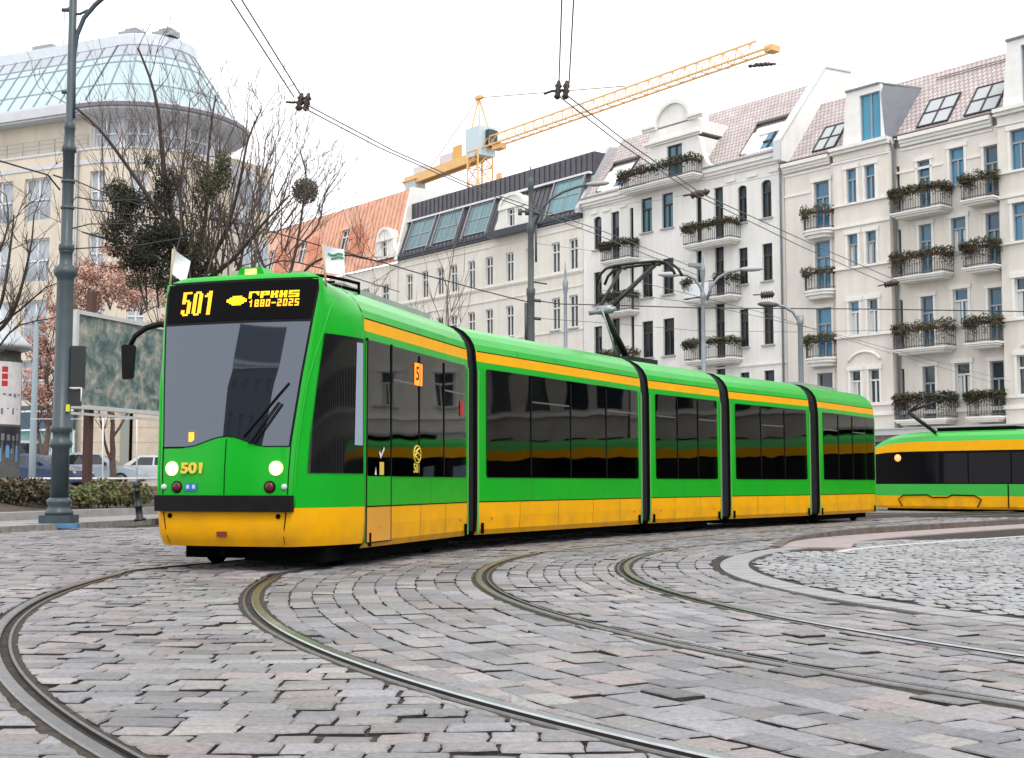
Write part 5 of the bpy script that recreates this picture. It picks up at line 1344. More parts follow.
# lower rear wing beyond the tower
wd = NV((.54, .84, 0)).normalized(); wn_ = NV((.84, -.54, 0)); M_ = B.root.matrix_world.inverted(); p0 = NV((-18.1, 77.6, 0))
W3 = lambda t, o, z: (lambda v: NV((v.x + B.sc, v.y, v.z)))(M_ @ (p0 + wd * t + wn_ * o + NV((0, 0, z))))
mb = MB(); mb.prism([W3(0, 0, G0), W3(4.9, 0, G0), W3(4.9, -8, G0), W3(0, -8, G0)], (0, 0, 20.2)); B.put(mb, 'rear_wing', [PY])
mb = MB(); mb.prism([W3(-.6, .08, 16.4), W3(3.6, .08, 16.4), W3(3.6, .006, 16.4), W3(-.6, .006, 16.4)], (0, 0, 4.2)); mb.prism([W3(.4, .9, 12.6), W3(4.6, .9, 12.6), W3(4.6, .01, 12.6), W3(.4, .01, 12.6)], (0, 0, .5)); mb.prism([W3(.4, .9, 9.0), W3(4.6, .9, 9.0), W3(4.6, .01, 9.0), W3(.4, .01, 9.0)], (0, 0, .5)); B.put(mb, 'wing_balcony', [GRW])
mb = MB()
for z in (18.2, 14.4, 10.6):
    for a in (.6, 2.2, 3.6): mb.prism([W3(a, .1, z), W3(a + 1.1, .1, z), W3(a + 1.1, .012, z), W3(a, .012, z)], (0, 0, 1.7))
B.put(mb, 'wing_window', [GLW])
mb = MB(); c = W3(1.0, .12, 19.4); ax = W3(1, 1, 0) - W3(1, 0, 0); mb.lathe(c, [(0, .05), (.55, .02), (.6, .12), (.5, .16), (0, .1)], 20, 0, True, ax.to_track_quat('Z', 'Y').to_matrix()); B.put(mb, 'wall_fan', [mat('dark_fan_grille', (.10, .10, .12), .5)])
# ground floor: teal shop glazing and stone base with pilasters
TEAL = mat('teal_shop_glass', (.13, .30, .29), .12, ior=1.5, var=.15, scale=1); NAVY = mat('navy_sign_band', (.05, .10, .15), .5, var=.1); STN = brickmat('beige_ashlar', (.52, .44, .35), (.56, .48, .385), (.33, .28, .22), 1.3, .62, .014, bump=.2)
mb = MB(); mb.box(-1.0, 17.5, -.12, -.02, G0, 3.95); sh = B.put(mb, 'shop_glazing', [TEAL])
mb = MB(); mb.box(-1.0, 17.5, -.02, .12, 3.97, 5.0); mb.box(-1.2, 17.5, -.02, .05, 5.0, 5.32, 1); B.put(mb, 'shop_fascia', [NAVY, mat('dark_teal_panel', (.05, .09, .10), .4)])
mb = MB()
for z in (3.95, 5.0): mb.box(-1, 17.5, .125, .16, z - .05, z + .05)
for k in range(13): mb.box(-1 + k * 1.5 - .04, -1 + k * 1.5 + .04, -.02, .10, G0, 3.9)
B.put(mb, 'shop_frame', [FW_], sh)
# stone base of the tower and the link wall to the street behind the tram
q = W3
mb = MB(); cyl(mb, R0 + .12, G0, 5.32, rad(92), rad(300), 40); o = B.put(mb, 'tower_base', [mat('beige_stone_base', (.55, .465, .37), .8, var=.1, scale=2, bump=.2)])
mb = MB()
for z in (1.6, 2.4, 3.2, 4.0, 4.8): ring(mb, [(R0 + .121, z), (R0 + .1245, z + .012), (R0 + .121, z + .024)], rad(92), rad(300), 40)
B.put(mb, 'stone_joint', [mat('dark_joint', (.25, .21, .17), .9)], o)
for a in (118, 152, 196):
    mb = MB(); ring(mb, [(R0 + .13, G0), (R0 + .2, G0), (R0 + .2, 5.2), (R0 + .13, 5.2)], rad(a), rad(a + 5), 3); ring(mb, [(R0 + .126, G0), (R0 + .15, G0), (R0 + .15, 5.2), (R0 + .126, 5.2)], rad(a + 5.2), rad(a + 7), 3, 1); B.put(mb, 'pilaster', [mat('grey_green_pilaster', (.26, .28, .25), .6), UND])
mb = MB(); mb.tube([(-.8, .1, 19.5), (-.8, .1, 5.4)], .07, 8); B.put(mb, 'drainpipe', [ZINC])
# ------------------------------------------------------------------ left terrace, pavement, kerb
KL = catmull([NV((*p, 0)) for p in ((-13.2, 14.0), (-12.2, 18.2), (-10.27, 26.25), (-8.86, 32.0), (-6.6, 41), (-3, 52), (2, 64))], .7)
KA = np.array([(p.x, p.y) for p in KL])
def kerb_d(x, y):
    d2 = (KA[:, 0] - x) ** 2 + (KA[:, 1] - y) ** 2; i = int(d2.argmin()); t = KA[min(i + 1, len(KA) - 1)] - KA[max(i - 1, 0)]; t = t / np.hypot(*t)
    return -((x - KA[i][0]) * t[1] - (y - KA[i][1]) * t[0])      # > 0 on the left (pavement) side
def terr(x, y):
    d = kerb_d(x, y)
    if d < 2.6: return .12
    if d < 4.0: return .30
    if d < 8.5: return .30 + (d - 4.0) / 4.5 * .62 + .06 * noise.noise(NV((x * .8, y * .8, 0)))
    return .84
mb = MB(); rows = []
ds = [.16, 1.2, 2.55, 2.6, 3.2, 4.0, 4.7, 5.5, 6.3, 7.1, 7.9, 8.5, 9.0, 14, 30, 70, 130]
for i, p in enumerate(KL):
    t = (KL[min(i + 1, len(KL) - 1)] - KL[max(i - 1, 0)]).normalized(); n = NV((-t.y, t.x, 0)); row = []
    n = (n + NV((-.6, .25, 0))).normalized() if True else n
    for d in ds:
        q = p + n * d; h = .12 if d < 2.6 else (.30 if d < 4.1 else (.30 + (d - 4) / 4.5 * .60 + .06 * noise.noise(q * .8) if d < 8.6 else .84))
        row.append(NV((q.x, q.y, h)))
    rows.append(row)
K = len(ds)
for j in range(K - 1):
    m_ = 0 if j < 4 else (1 if j < 12 else 0)
    for i in range(len(rows) - 1): mb.add([rows[i][j], rows[i][j + 1], rows[i + 1][j + 1], rows[i + 1][j]], [(0, 1, 2, 3)], m_)
struct(mb.build('pavement', [asph, mat('dark_bed_soil', (.075, .06, .045), .95, var=.5, scale=3, bump=.6, bscale=12)]))
struct(strip(KL, -.16, .02, -.06, .125, .015).build('pavement_kerb', [kerbm]))
# ------------------------------------------------------------------ poles
POLE = mat('grey_green_pole_paint', (.048, .070, .082), .45, var=.14, scale=3, coat=.1); POLED = mat('dark_pole_paint', (.075, .09, .09), .5, var=.15, scale=4); POLEG = mat('galvanised_pole', (.24, .275, .30), .45, metal=.3, var=.1, scale=3)
def lamp_head(mb, p, d, l=.75):
    d = NV(d).normalized(); mb.tube([p - d * .1, p, p + d * l * .4, p + d * l * .8, p + d * l], [.035, .07, .10, .08, .03], 8)
px0 = NV((-9.95, 28.7, .12)); zz = lambda y: 1 + (483 - y) * 28.7 / 1300
P = thing('tram_pole', 'tall grey-green cast iron pole with ringed base at the kerb by the tram nose', 'pole', px0)
mb = MB(); mb.box(px0.x - .33, px0.x + .33, px0.y - .33, px0.y + .33, .12, .30); mb.lathe((px0.x, px0.y, 0), [(.30, .30), (.30, .38), (.25, .42), (.23, .50), (.27, .56), (.27, .62), (.21, .68)], 20); B_ = mb.build('pole_base', [POLE], P)
mb = MB(); mb.lathe((px0.x, px0.y, 0), [(.20, .68), (.185, 1.75), (.24, 1.80), (.25, 1.88), (.20, 1.94), (.185, 2.0), (.185, 2.10), (.235, 2.14), (.235, 2.24), (.19, 2.28), (.18, 5.45), (.19, 5.55), (.25, 5.62), (.26, 5.72), (.20, 5.80), (.14, 5.86), (.135, 6.15), (.165, 6.17), (.165, 6.30), (.125, 6.33), (.125, zz(148)), (.16, zz(147)), (.16, zz(143)), (.12, zz(140)), (.11, zz(125)), (.125, zz(124)), (.125, zz(118)), (.09, zz(117)), (.085, 13.2), (.04, 13.3)], 22); mb.build('pole_shaft', [POLE], P)
mb = MB(); AW = lambda x, y: at_y(x, y, 28.7)
mb.tube([AW(73, 118), AW(73.5, 80), AW(74, 55), AW(77, 35), AW(84, 18), AW(95, 5), AW(112, -10), AW(140, -24), AW(175, -30)], .055, 8); mb.tube([AW(72, 14), AW(80, 14), AW(88, 10)], .03, 6)
for y in (10, 92): mb.tube([AW(62, y), AW(75, y)], .045, 6)
mb.tube([AW(67, 9), AW(73, 6), AW(76, 8)], .025, 6)
arm = mb.build('lamp_arm', [POLE], P); mb = MB(); lamp_head(mb, AW(175, -30), (1, 0, -.05)); mb.build('lamp_head', [POLED], arm)
mb = MB()
for y in (178, 205, 250): mb = MB(); mb.lathe((px0.x, px0.y, zz(y)), [(.128, -.03), (.15, -.03), (.15, .03), (.128, .03)], 14); mb.build('clamp_band', [POLED], P)
sg = thing('pole_signal_box', 'dark signal box seen from behind on the big pole, beside the billboard', 'signal', px0 + NV((.25, 0, 3.2)))
mb = MB(); mb.box(px0.x + .20, px0.x + .46, px0.y - .10, px0.y + .12, zz(388), zz(346)); mb.box(px0.x + .17, px0.x + .40, px0.y - .08, px0.y + .10, zz(406), zz(389.5)); mb.build('signal_housing', [mat('blackish_housing', (.025, .03, .033), .5)], sg)
mb = MB(); mb.tube([(px0.x + .2, px0.y - .12, zz(388.5)), (px0.x + .46, px0.y - .12, zz(388.5)), (px0.x + .46, px0.y - .12, zz(402))], .02, 5); mb.build('signal_bracket', [WTRIM], sg)
mb = MB(); mb.box(px0.x + .14, px0.x + .22, px0.y - .16, px0.y - .10, zz(412), zz(405)); mb.build('yellow_tag', [mat('yellow_tag', (.65, .66, .05), .5)], P)
mb = MB(); mb.box(px0.x - .55, px0.x + .60, px0.y - .55, px0.y - .40, .03, .128); mb.build('blue_painted_plinth', [mat('blue_kerb_paint', (.08, .21, .38), .7, var=.3, scale=6)], P)
# middle pole
def pole(name, label, px, Y, ytop, prof, m, group='street poles'):
    b = at_y(px, 480, Y); b.z = 0; t = thing(name, label, 'pole', b, group); H = at_y(px, ytop, Y).z
    mb = MB(); mb.lathe((b.x, b.y, 0), [(r * (.72 if m is POLEG else .82), z * H) for r, z in prof], 14); mb.build('pole_shaft', [m], t); return t, b, H
t, b, H = pole('tram_pole', 'dark slim pole with a spiked finial and long lamp arm before the ivory house', 531, 45, 166, [(.24, 0), (.24, .05), (.20, .06), (.19, .35), (.22, .355), (.22, .365), (.165, .37), (.16, .62), (.19, .625), (.19, .64), (.13, .645), (.125, .80), (.16, .805), (.16, .83), (.10, .835), (.09, .925), (.12, .93), (.16, .95), (.11, .96), (.05, .967), (.065, .975), (.05, .985), (.015, 1.0), (0, 1.0)], POLED)
mb = MB(); Q = lambda x, y: at_y(x, y, 45); mb.tube([Q(536, 222), Q(542, 208), Q(551, 199), Q(563, 192), Q(577, 187), Q(590, 184)], .05, 7); mb.tube([Q(536, 225), Q(536, 262)], .045, 6)
a_ = mb.build('lamp_arm', [POLED], t); mb = MB(); lamp_head(mb, Q(588, 184.5), (1, 0, .08), .75); mb.build('lamp_head', [mat('grey_lamp_head', (.33, .33, .33), .4)], a_)
mb = MB(); mb.tube([Q(519, 211), Q(536, 213), Q(542, 212)], .045, 6)
for x in (520, 527, 536): mb.tube([Q(x, 209), Q(x, 215)], .08, 6)
mb.tube([Q(533, 282), Q(547, 284)], .03, 5); mb.tube([Q(526, 303), Q(526.5, 345)], .07, 6)
for y in (300, 318): mb.tube([Q(531, y), Q(541, y + 1)], .06, 6)
mb.build('cable_bracket', [POLED], t)
t, b, H = pole('lamp_post', 'thin grey post with a small finial standing beside the dark slim pole', 566, 60, 262, [(.22, 0), (.20, .2), (.14, .21), (.13, .60), (.16, .605), (.16, .62), (.12, .625), (.11, .86), (.17, .89), (.19, .915), (.12, .925), (.07, .94), (.08, .955), (.02, 1.0), (0, 1)], POLEG)
t, b, H = pole('lamp_post', 'grey lamp post with two curved arms in front of the gabled white house', 705, 45, 250, [(.22, 0), (.22, .10), (.16, .11), (.15, .45), (.18, .455), (.18, .47), (.12, .475), (.10, .80), (.13, .81), (.13, .83), (.07, .84), (.07, .88), (.12, .90), (.14, .93), (.08, .945), (.05, .965), (.02, 1.0), (0, 1)], POLEG)
mb = MB(); mb.tube([Q(704, 300), Q(701, 288), Q(695, 279), Q(687, 275), Q(676, 274.5)], .055, 6); mb.tube([Q(707, 300), Q(711, 287), Q(718, 278), Q(728, 272), Q(745, 269)], .055, 6); a_ = mb.build('lamp_arm', [POLEG], t)
for p, d in ((Q(678, 274.5), (-1, 0, 0)), (Q(743, 269.2), (1, 0, .03))): mb = MB(); lamp_head(mb, p, d, .7); mb.build('lamp_head', [mat('pale_lamp_head', (.42, .44, .45), .4)], a_)
mb = MB(); mb.box(0, .5, -.05, .05, -.06, .06, 0, lambda v: v + Q(688, 265)); mb.tube([Q(690, 266), Q(705, 270)], .03, 5); mb.build('camera_bracket', [POLEG], t)
t, b, H = pole('lamp_post', 'grey post with one arm bowed toward the white house, at the seam of two houses', 803, 42, 316, [(.18, 0), (.17, .3), (.13, .31), (.12, .95), (.16, .96), (.16, 1.0), (0, 1.0)], POLEG)
mb = MB(); Q2 = lambda x, y: at_y(x, y, 42); mb.tube([Q2(802, 335), Q2(799, 322), Q2(793, 312), Q2(784, 306.5), Q2(774, 304.5)], .05, 6); a_ = mb.build('lamp_arm', [POLEG], t); mb = MB(); lamp_head(mb, Q2(776, 304.8), (-1, 0, .05), .6); mb.build('lamp_head', [POLED], a_)
t, b, H = pole('lamp_post', 'thin pale blue-grey post between the advertising column and the big pole', 32, 50, 312, [(.17, 0), (.16, .3), (.11, .98), (.02, 1.0), (0, 1)], mat('pale_blue_post', (.27, .34, .38), .45))
mb = MB(); Q3 = lambda x, y: at_y(x, y, 50); mb.tube([Q3(32, 322), Q3(43, 321)], .09, 6); mb.build('post_head', [POLEG], t)
# ------------------------------------------------------------------ billboard
bl = NV((-13.45, 40, 0)); bd = NV((.33, .944, 0)).normalized(); bn = NV((bd.y, -bd.x, 0))
BT = lambda v: bl + bd * v[0] + bn * v[1] + NV((0, 0, v[2]))
t = thing('billboard', 'large billboard with a murky grey-green picture in a white frame', 'billboard', bl + bd * 3)
mb = MB()
W_, z0, z1 = 6.4, 3.42, 6.22
mb.box(0, W_, -.10, 0, z0, z1, 0, BT); pn = mb.build('picture_panel', [], t) if False else None
def poster_mat():
    m = bpy.data.materials.new('murky_poster_print'); m.use_nodes = True; n = m.node_tree; L = n.links.new; b = n.nodes['Principled BSDF']; tc = n.nodes.new('ShaderNodeTexCoord')
    t1 = n.nodes.new('ShaderNodeTexNoise'); t1.inputs['Scale'].default_value = 1.5; t1.inputs['Detail'].default_value = 9; t1.inputs['Roughness'].default_value = .74; t1.inputs['Distortion'].default_value = .15; L(tc.outputs['Object'], t1.inputs['Vector'])
    r = n.nodes.new('ShaderNodeValToRGB'); e = r.color_ramp.elements; e[0].position = .30; e[0].color = (.03, .05, .052, 1); e[1].position = .68; e[1].color = (.58, .60, .54, 1)
    for p, c in ((.42, (.07, .12, .12)), (.50, (.17, .23, .22)), (.57, (.34, .33, .28))): q = e.new(p); q.color = (*c, 1)
    L(t1.outputs[0], r.inputs[0]); L(r.outputs[0], b.inputs['Base Color']); b.inputs['Roughness'].default_value = .45; return m
mb.build('picture_panel', [poster_mat()], t)
mb = MB(); f = .13
for x0_, x1_, a, c in ((-f, W_ + f, z1, z1 + f), (-f, W_ + f, z0 - f, z0), (-f, 0, z0, z1), (W_, W_ + f, z0, z1)): mb.box(x0_, x1_, -.14, .06, a + .001, c - .001, 0, BT)
mb.box(-f - .25, W_, -.05, .02, z0 - .32, z0 - .24, 0, BT)
mb.build('billboard_frame', [mat('offwhite_frame', (.58, .59, .58), .5, var=.08)], t)
for u in (1.0, 5.2):
    mb = MB(); mb.box(u - .11, u + .11, -.38, -.16, .3, 7.05 if u < 2 else 6.2, 0, BT); mb.build('billboard_post', [mat('dark_red_brown_post', (.085, .04, .035), .6)], t)
# pale marks along the lower edge of the picture (illegible small lettering in the photograph)
mb = MB()
for k in range(4):
    for q in range(5): 
        u = .9 + k * 1.0 + q * .085; mb.add([BT((u, .004, z0 + .42)), BT((u + .055, .004, z0 + .42)), BT((u + .055, .004, z0 + .42 + rnd.uniform(.08, .16))), BT((u, .004, z0 + .54))], [(0, 1, 2, 3)])
mb.build('poster_caption', [mat('pale_print', (.40, .41, .38), .6)], t)
# ------------------------------------------------------------------ advertising column
c0 = at_y(-6, 480, 38); c0.z = .8; t = thing('advertising_column', 'round poster column with domed grey roof, white poster above a dark one', 'column', c0)
ZC = lambda y: at_y(0, y, 38).z
mb = MB(); mb.lathe((c0.x, c0.y, 0), [(.78, .5), (.78, 1.02), (.70, 1.06), (.68, ZC(360)), (.64, ZC(358)), (.64, ZC(350))], 28); mb.build('column_drum', [mat('grimy_column_render', (.07, .07, .07), .8, var=.2, scale=4)], t)
mb = MB(); mb.lathe((c0.x, c0.y, 0), [(.66, ZC(352)), (.93, ZC(349)), (.95, ZC(346)), (.80, ZC(341)), (.55, ZC(331)), (.35, ZC(322)), (.18, ZC(310)), (.08, ZC(302)), (.10, ZC(298)), (0, ZC(294))], 28); mb.build('column_roof', [mat('pale_zinc_roof', (.46, .50, .53), .4, metal=.3, var=.1)], t)
def wrap(mb, a0, a1, z0, z1, r, m=0, n=6):
    for k in range(n):
        p, q = rad(a0 + (a1 - a0) * k / n), rad(a0 + (a1 - a0) * (k + 1) / n)
        mb.quad(*[(c0.x + r * math.cos(a), c0.y + r * math.sin(a), z) for a, z in ((p, z0), (q, z0), (q, z1), (p, z1))], m)
mb = MB(); wrap(mb, -120, 5, ZC(425), ZC(363), .694, 0, 12); wrap(mb, -120, 20, ZC(490), ZC(427), .694, 1, 12)
p_ = mb.build('poster', [mat('white_poster_paper', (.66, .64, .65), .7, var=.1, scale=5), mat('dark_poster_paper', (.02, .022, .035), .5, var=.4, scale=5)], t)
mb = MB()
for k, y in enumerate((368, 375, 382)): wrap(mb, -58, -44, ZC(y + 5.5), ZC(y), .698, 0, 2)
for k in range(7): 
    a = -100 + k * 14; wrap(mb, a, a + (4 if k % 2 else 9), ZC(462 - (k % 3) * 4), ZC(446 + (k % 2) * 3), .698, 1, 2); wrap(mb, a + 2, a + 10, ZC(441), ZC(434 + (k % 3)), .698, 2, 2); wrap(mb, a, a + 5, ZC(410 + (k % 2) * 5), ZC(409), .698, 2, 2); wrap(mb, a + 3, a + 11, ZC(396 + (k % 3)), ZC(394.5), .698, 2, 2)
mb.build('poster_print', [mat('red_print', (.50, .03, .03), .6), mat('blue_print', (.14, .30, .55), .6), mat('grey_print', (.18, .18, .20), .6)], p_)
# ------------------------------------------------------------------ bollard, fence, shrubs
b0 = at_z(140, 521, .12); b0.z = .12; t = thing('bollard', 'black tilted iron bollard on the kerb next to the tram nose', 'bollard', b0)
d = NV((-.13, 0, 1)).normalized(); q = d.to_track_quat('Z', 'Y').to_matrix()
mb = MB(); mb.lathe(b0, [(.14, 0), (.14, .05), (.085, .08), (.075, .30), (.095, .32), (.095, .36), (.07, .38), (.06, .66), (.09, .68), (.09, .73), (.05, .75), (.085, .80), (.08, .87), (0, .92)], 14, 0, True, q); mb.build('bollard_post', [mat('black_iron', (.012, .013, .015), .4)], t)
t = thing('wire_fence', 'low pale wire fence with thin white posts in front of the parked cars', 'fence', at_y(103, 480, 48))
mb = MB()
for px in (103, 137, 172): p = at_y(px, 480, 48); p2 = at_y(px, 418, 48); mb2 = MB(); mb2.tube([NV((p.x, 48, .8)), p2], .028, 6); mb2.build('fence_post', [WTRIM], t)
for y in (478.5, 419): mb.tube([at_y(px, y, 48) for px in (30, 60, 103, 137, 175)], .035 if y > 470 else .012, 5)
mb.build('fence_rail', [WTRIM], t)
LEAFG = [mat('ivy_green', (.07, .11, .03), .6), mat('yellow_green_leaf', (.16, .17, .05), .6), mat('dry_leaf', (.17, .12, .07), .8)]
for k, (px, py, Y, rx, rz, lab, mm) in enumerate(((128, 494, 37, .8, .36, 'leafy yellow-green shrub in the bed near the bollard', LEAFG), (103, 492, 36.5, .7, .38, 'green ground shrub in the bed under the billboard post', LEAFG), (85, 496, 36, .5, .30, 'small pale shrub in the bed just beside the big pole', LEAFG), (20, 490, 35, 1.2, .34, 'long dark brown hedge in the bed under the advertising column', [mat('hedge_brown', (.055, .05, .03), .8), mat('hedge_dark', (.03, .035, .02), .8), LEAFG[2]]), (52, 493, 36, .8, .30, 'dark clipped hedge in the bed behind the big pole', [MATS['hedge_brown'] if 'hedge_brown' in MATS else LEAFG[0], LEAFG[0], LEAFG[2]]))):
    p = at_y(px, py, Y); t = thing('low_shrub', lab, 'shrub', NV((p.x, p.y, p.z - rz)), 'shrubs in the raised bed'); mb = MB(); mb.leaves(p, rx, .5, rz, int(900 * rx), .075, 0, .2, nm=3); mb.build('foliage', mm, t)
    mb = MB()
    for q in range(5): mb.tube([p + NV((rnd.uniform(-.2, .2), 0, -rz - .15)), p + NV((rnd.uniform(-rx, rx) * .7, rnd.uniform(-.2, .2), rz * .6))], .015, 4)
    mb.build('stems', [mat('shrub_stem', (.09, .07, .05), .8)], t)
# ------------------------------------------------------------------ cars
TYRE = mat('tyre_rubber', (.015, .015, .016), .8); RIM = mat('alloy_rim', (.45, .46, .48), .35, metal=.8); CGL = mat('car_glass', (.02, .026, .03), .05, ior=1.6)
def car(name, label, pos, yaw, paint, L=4.1, Hh=1.5, kind='hatch', cat='car'):
    t = thing(name, label, cat, (0, 0, 0), 'cars parked and waiting beyond the tram'); W2 = .88
    lo = [(0, .32), (.02, .55), (.10, .72), (.95, .92), (L - .10 if kind != 'sedan' else L - .1, .95), (L - .02, .60), (L, .36), (L - .15, .22), (.15, .22)]
    up = {'hatch': [(.95, .91), (1.62, 1.40), (2.2, Hh), (L - .95, Hh - .03), (L - .12, .95)], 'sedan': [(1.05, .91), (1.75, 1.36), (2.3, 1.43), (3.0, 1.40), (L - .75, .96)], 'van': [(.55, .95), (1.25, Hh - .12), (1.7, Hh), (L - .25, Hh), (L - .05, .95)]}[kind]
    mb = MB(); tr = lambda x, y, z: NV((x - L / 2, y, z))
    def slab(poly, wa, wb, z0, z1):
        n = len(poly); wz = lambda z: wa + (wb - wa) * max(0, min(1, (z - z0) / (z1 - z0)))
        vs = [tr(x, -wz(z), z) for x, z in poly] + [tr(x, wz(z), z) for x, z in poly]
        mb.add(vs, [(i, (i + 1) % n, n + (i + 1) % n, n + i) for i in range(n)] + [tuple(range(n)), tuple(range(n, 2 * n))[::-1]])
    slab(lo, W2 - .05, W2, .22, .6); slab(up, W2 - .03, W2 - .20, .92, Hh)
    body = mb.build('car_body', [mat('paint_' + label.split()[0] + name, paint, .25, coat=.6, ior=1.5)], t)
    for s in (-1, 1):     # side glass
        g = MB(); zt = Hh - .12 if kind != 'sedan' else 1.33; xa, xb = up[0][0] + .35, up[-1][0] - .28; ya = lambda z: s * (W2 - .03 - .17 * (z - .92) / (Hh - .92) + .008)
        xm = (xa + xb) / 2 - .1; x2 = up[1][0] + .12; x3 = up[3][0] - .10
        for q in ([(xa + .08, .97), (xm - .04, .97), (xm - .04, zt), (x2, zt)], [(xm + .04, .97), (xb - .05, .97), (x3, zt), (xm + .04, zt)]):
            g.add([tr(x, ya(z), z) for x, z in q], [(0, 1, 2, 3)])
        g.build('side_window', [CGL], body)
        h = MB(); h.box(.02, .32, s * .80 - .10, s * .80 + .10, .56, .70, 0, lambda v: tr(v.x + .03, v.y * .93, v.z)); h.build('headlight', [mat('car_lamp', (.6, .62, .62), .15)], body)
        h = MB(); h.box(L - .12, L + .01, s * .74 - .09, s * .74 + .09, .62, .88, 0, lambda v: tr(*v)); h.build('tail_light', [mat('car_tail', (.35, .02, .02), .2)], body)
        h = MB(); h.box(up[0][0] + .42, up[0][0] + .56, s * .98 - .1, s * .98 + .1, .94, 1.06, 0, lambda v: tr(*v)); h.build('wing_mirror', [mat('mirror_black', (.02, .02, .02), .4)], body)
        for x in (.78, L - .80):
            wq = MB(); ax = NV((0, s, 0)).to_track_quat('Z', 'Y').to_matrix(); wq.lathe(tr(x, s * (W2 - .1), .31), [(.21, .115), (.29, .12), (.31, .09), (.31, -.09), (.2, -.1)], 20, 0, True, ax); wh = wq.build('wheel', [TYRE], t)
            wq = MB(); wq.lathe(tr(x, s * (W2 - .1), .31), [(.21, .10), (.18, .125), (.05, .10), (0, .11)], 10, 0, False, ax); wq.build('rim', [RIM], wh)
    g = MB(); g.add([tr(up[0][0] + .04, y, .95) for y in (-.78, .78)] + [tr(up[1][0] - .03 - .014, y, up[1][1] - .03) for y in (.68, -.68)], [(0, 1, 2, 3)]); g.build('windscreen', [CGL], body)
    g = MB(); g.add([tr(up[-1][0] - .03, y, 1.0) for y in (-.74, .74)] + [tr(up[3][0] + .08, y, up[3][1] - .08) for y in (.62, -.62)], [(0, 1, 2, 3)]); g.build('rear_window', [CGL], body)
    t.location = pos; t.rotation_euler = (0, 0, yaw); return t
def cpos(px, Y, z): p = at_y(px, 470, Y); return NV((p.x, Y, z))
car('parked_car', 'silver-blue hatchback parked behind the wire fence under the billboard', cpos(97, 58, .84), rad(184), (.42, .50, .58), 4.0, 1.52)
car('parked_car', 'white saloon parked in front of the silver-blue hatchback', cpos(160, 60, .84), rad(180), (.62, .65, .68), 4.4, 1.45, 'sedan')
car('parked_car', 'dark blue low car parked behind the thin pale post', cpos(38, 54, .78), rad(170), (.02, .045, .12), 4.2, 1.42, 'sedan')
car('parked_van', 'pale beige van parked close beside the advertising column', cpos(16, 60, .84), rad(215), (.55, .55, .52), 4.6, 2.1, 'van', 'van')
car('waiting_car', 'white car peeping out at the kerb behind the tram nose', NV((-6.75, 33.2, 0)), rad(12), (.66, .68, .70), 4.3, 1.45, 'sedan')
# ------------------------------------------------------------------ second tram on the street by the houses
t2 = NV((14.25, 51.7, 0)); u2 = NV((.72, -.694, 0)).normalized(); n2 = NV((u2.y, -u2.x, 0)); TL = 32.
T2 = lambda v: t2 + u2 * v[0] + n2 * v[1] + NV((0, 0, v[2]))
t = thing('second_tram', 'second tram in green and yellow crossing along the house fronts with its pantograph up', 'tram', t2 + u2 * 12)
P2 = [(1.10, .05), (1.15, .14), (1.16, .52), (1.16, .96), (1.14, 2.19), (1.11, 2.55), (1.02, 2.74), (.85, 2.87), (.55, 2.94), (0, 2.96)]
PM2 = [1, 1, 0, 2, 1, 0, 0, 0, 0]
full = P2 + [(-a, z) for a, z in P2[-2::-1]]; K = len(full)
us = [(0, .42, .12), (.12, .60, .22), (.35, .74, .40), (.7, .85, .62), (1.2, .93, .84), (1.8, .98, .96), (2.6, 1, 1), (TL - 2, 1, 1), (TL - .6, .85, .7), (TL, .5, .2)]
vs = []
for u, sw, sh in us:
    for w_, z in full: vs.append(T2((u + (.5 * (1 - sw) * (z > .96) if u < 3 else 0), w_ * sw, z if z <= 2.0 else 2.0 + (z - 2.0) * sh)))
mb = MB()
for j in range(K - 1):
    jj = j if j < len(PM2) else K - 2 - j
    mb.add([v for i in range(len(us)) for v in (vs[i * K + j], vs[i * K + j + 1])], [(2 * i, 2 * i + 1, 2 * i + 3, 2 * i + 2) for i in range(len(us) - 1)], PM2[jj], True)
mb.add(vs[:K], [tuple(range(K))], 2); mb.add(vs[-K:], [tuple(range(K))], 2)
LG = mat('pale_green_tram_paint', (.03, .42, .045), .3, coat=.3)
body = mb.build('tram_body', [LG, YEL, mat('black_window_band', (.005, .005, .006), .15, ior=1.12)], t)
for a, b in ((2.6, 4.5), (4.56, 6.1), (6.16, 8.6), (8.66, 10.2), (10.3, 12.6), (12.7, 15), (15.1, 17.4), (17.5, 20), (20.1, 22.4)):
    mb = MB(); mb.add([T2((x, 1.16 + .004 - (z - .96) * .017, z)) for x, z in ((a, 1.0), (b, 1.0), (b, 2.10), (a, 2.10))], [(0, 1, 2, 3)]); mb.build('window', [mat('black_tram_pane', (.005, .005, .007), .05, ior=1.25)], body)
mb = MB()
for x in (6.0, 11.6, 17.4, 23): mb.box(x - .02, x + .02, 1.165, 1.175, .1, .95, 0, T2)
mb.tube([T2((1.9, 1.18, .12)), T2((1.75, 1.18, .40)), T2((1.95, 1.18, .54)), T2((2.9, 1.18, .56)), T2((3.1, 1.18, .47)), T2((3.7, 1.18, .47)), T2((3.9, 1.18, .56)), T2((4.75, 1.18, .54)), T2((5.0, 1.18, .40)), T2((4.85, 1.18, .12))], .022, 5)
mb.build('panel_gap', [UND], body)
mb = MB(); mb.box(1.2, 9.5, -1.0, 1.0, -.03, .1, 0, T2); mb.box(14, 22, -1, 1, -.03, .1, 0, T2); mb.build('underframe', [UND], t)
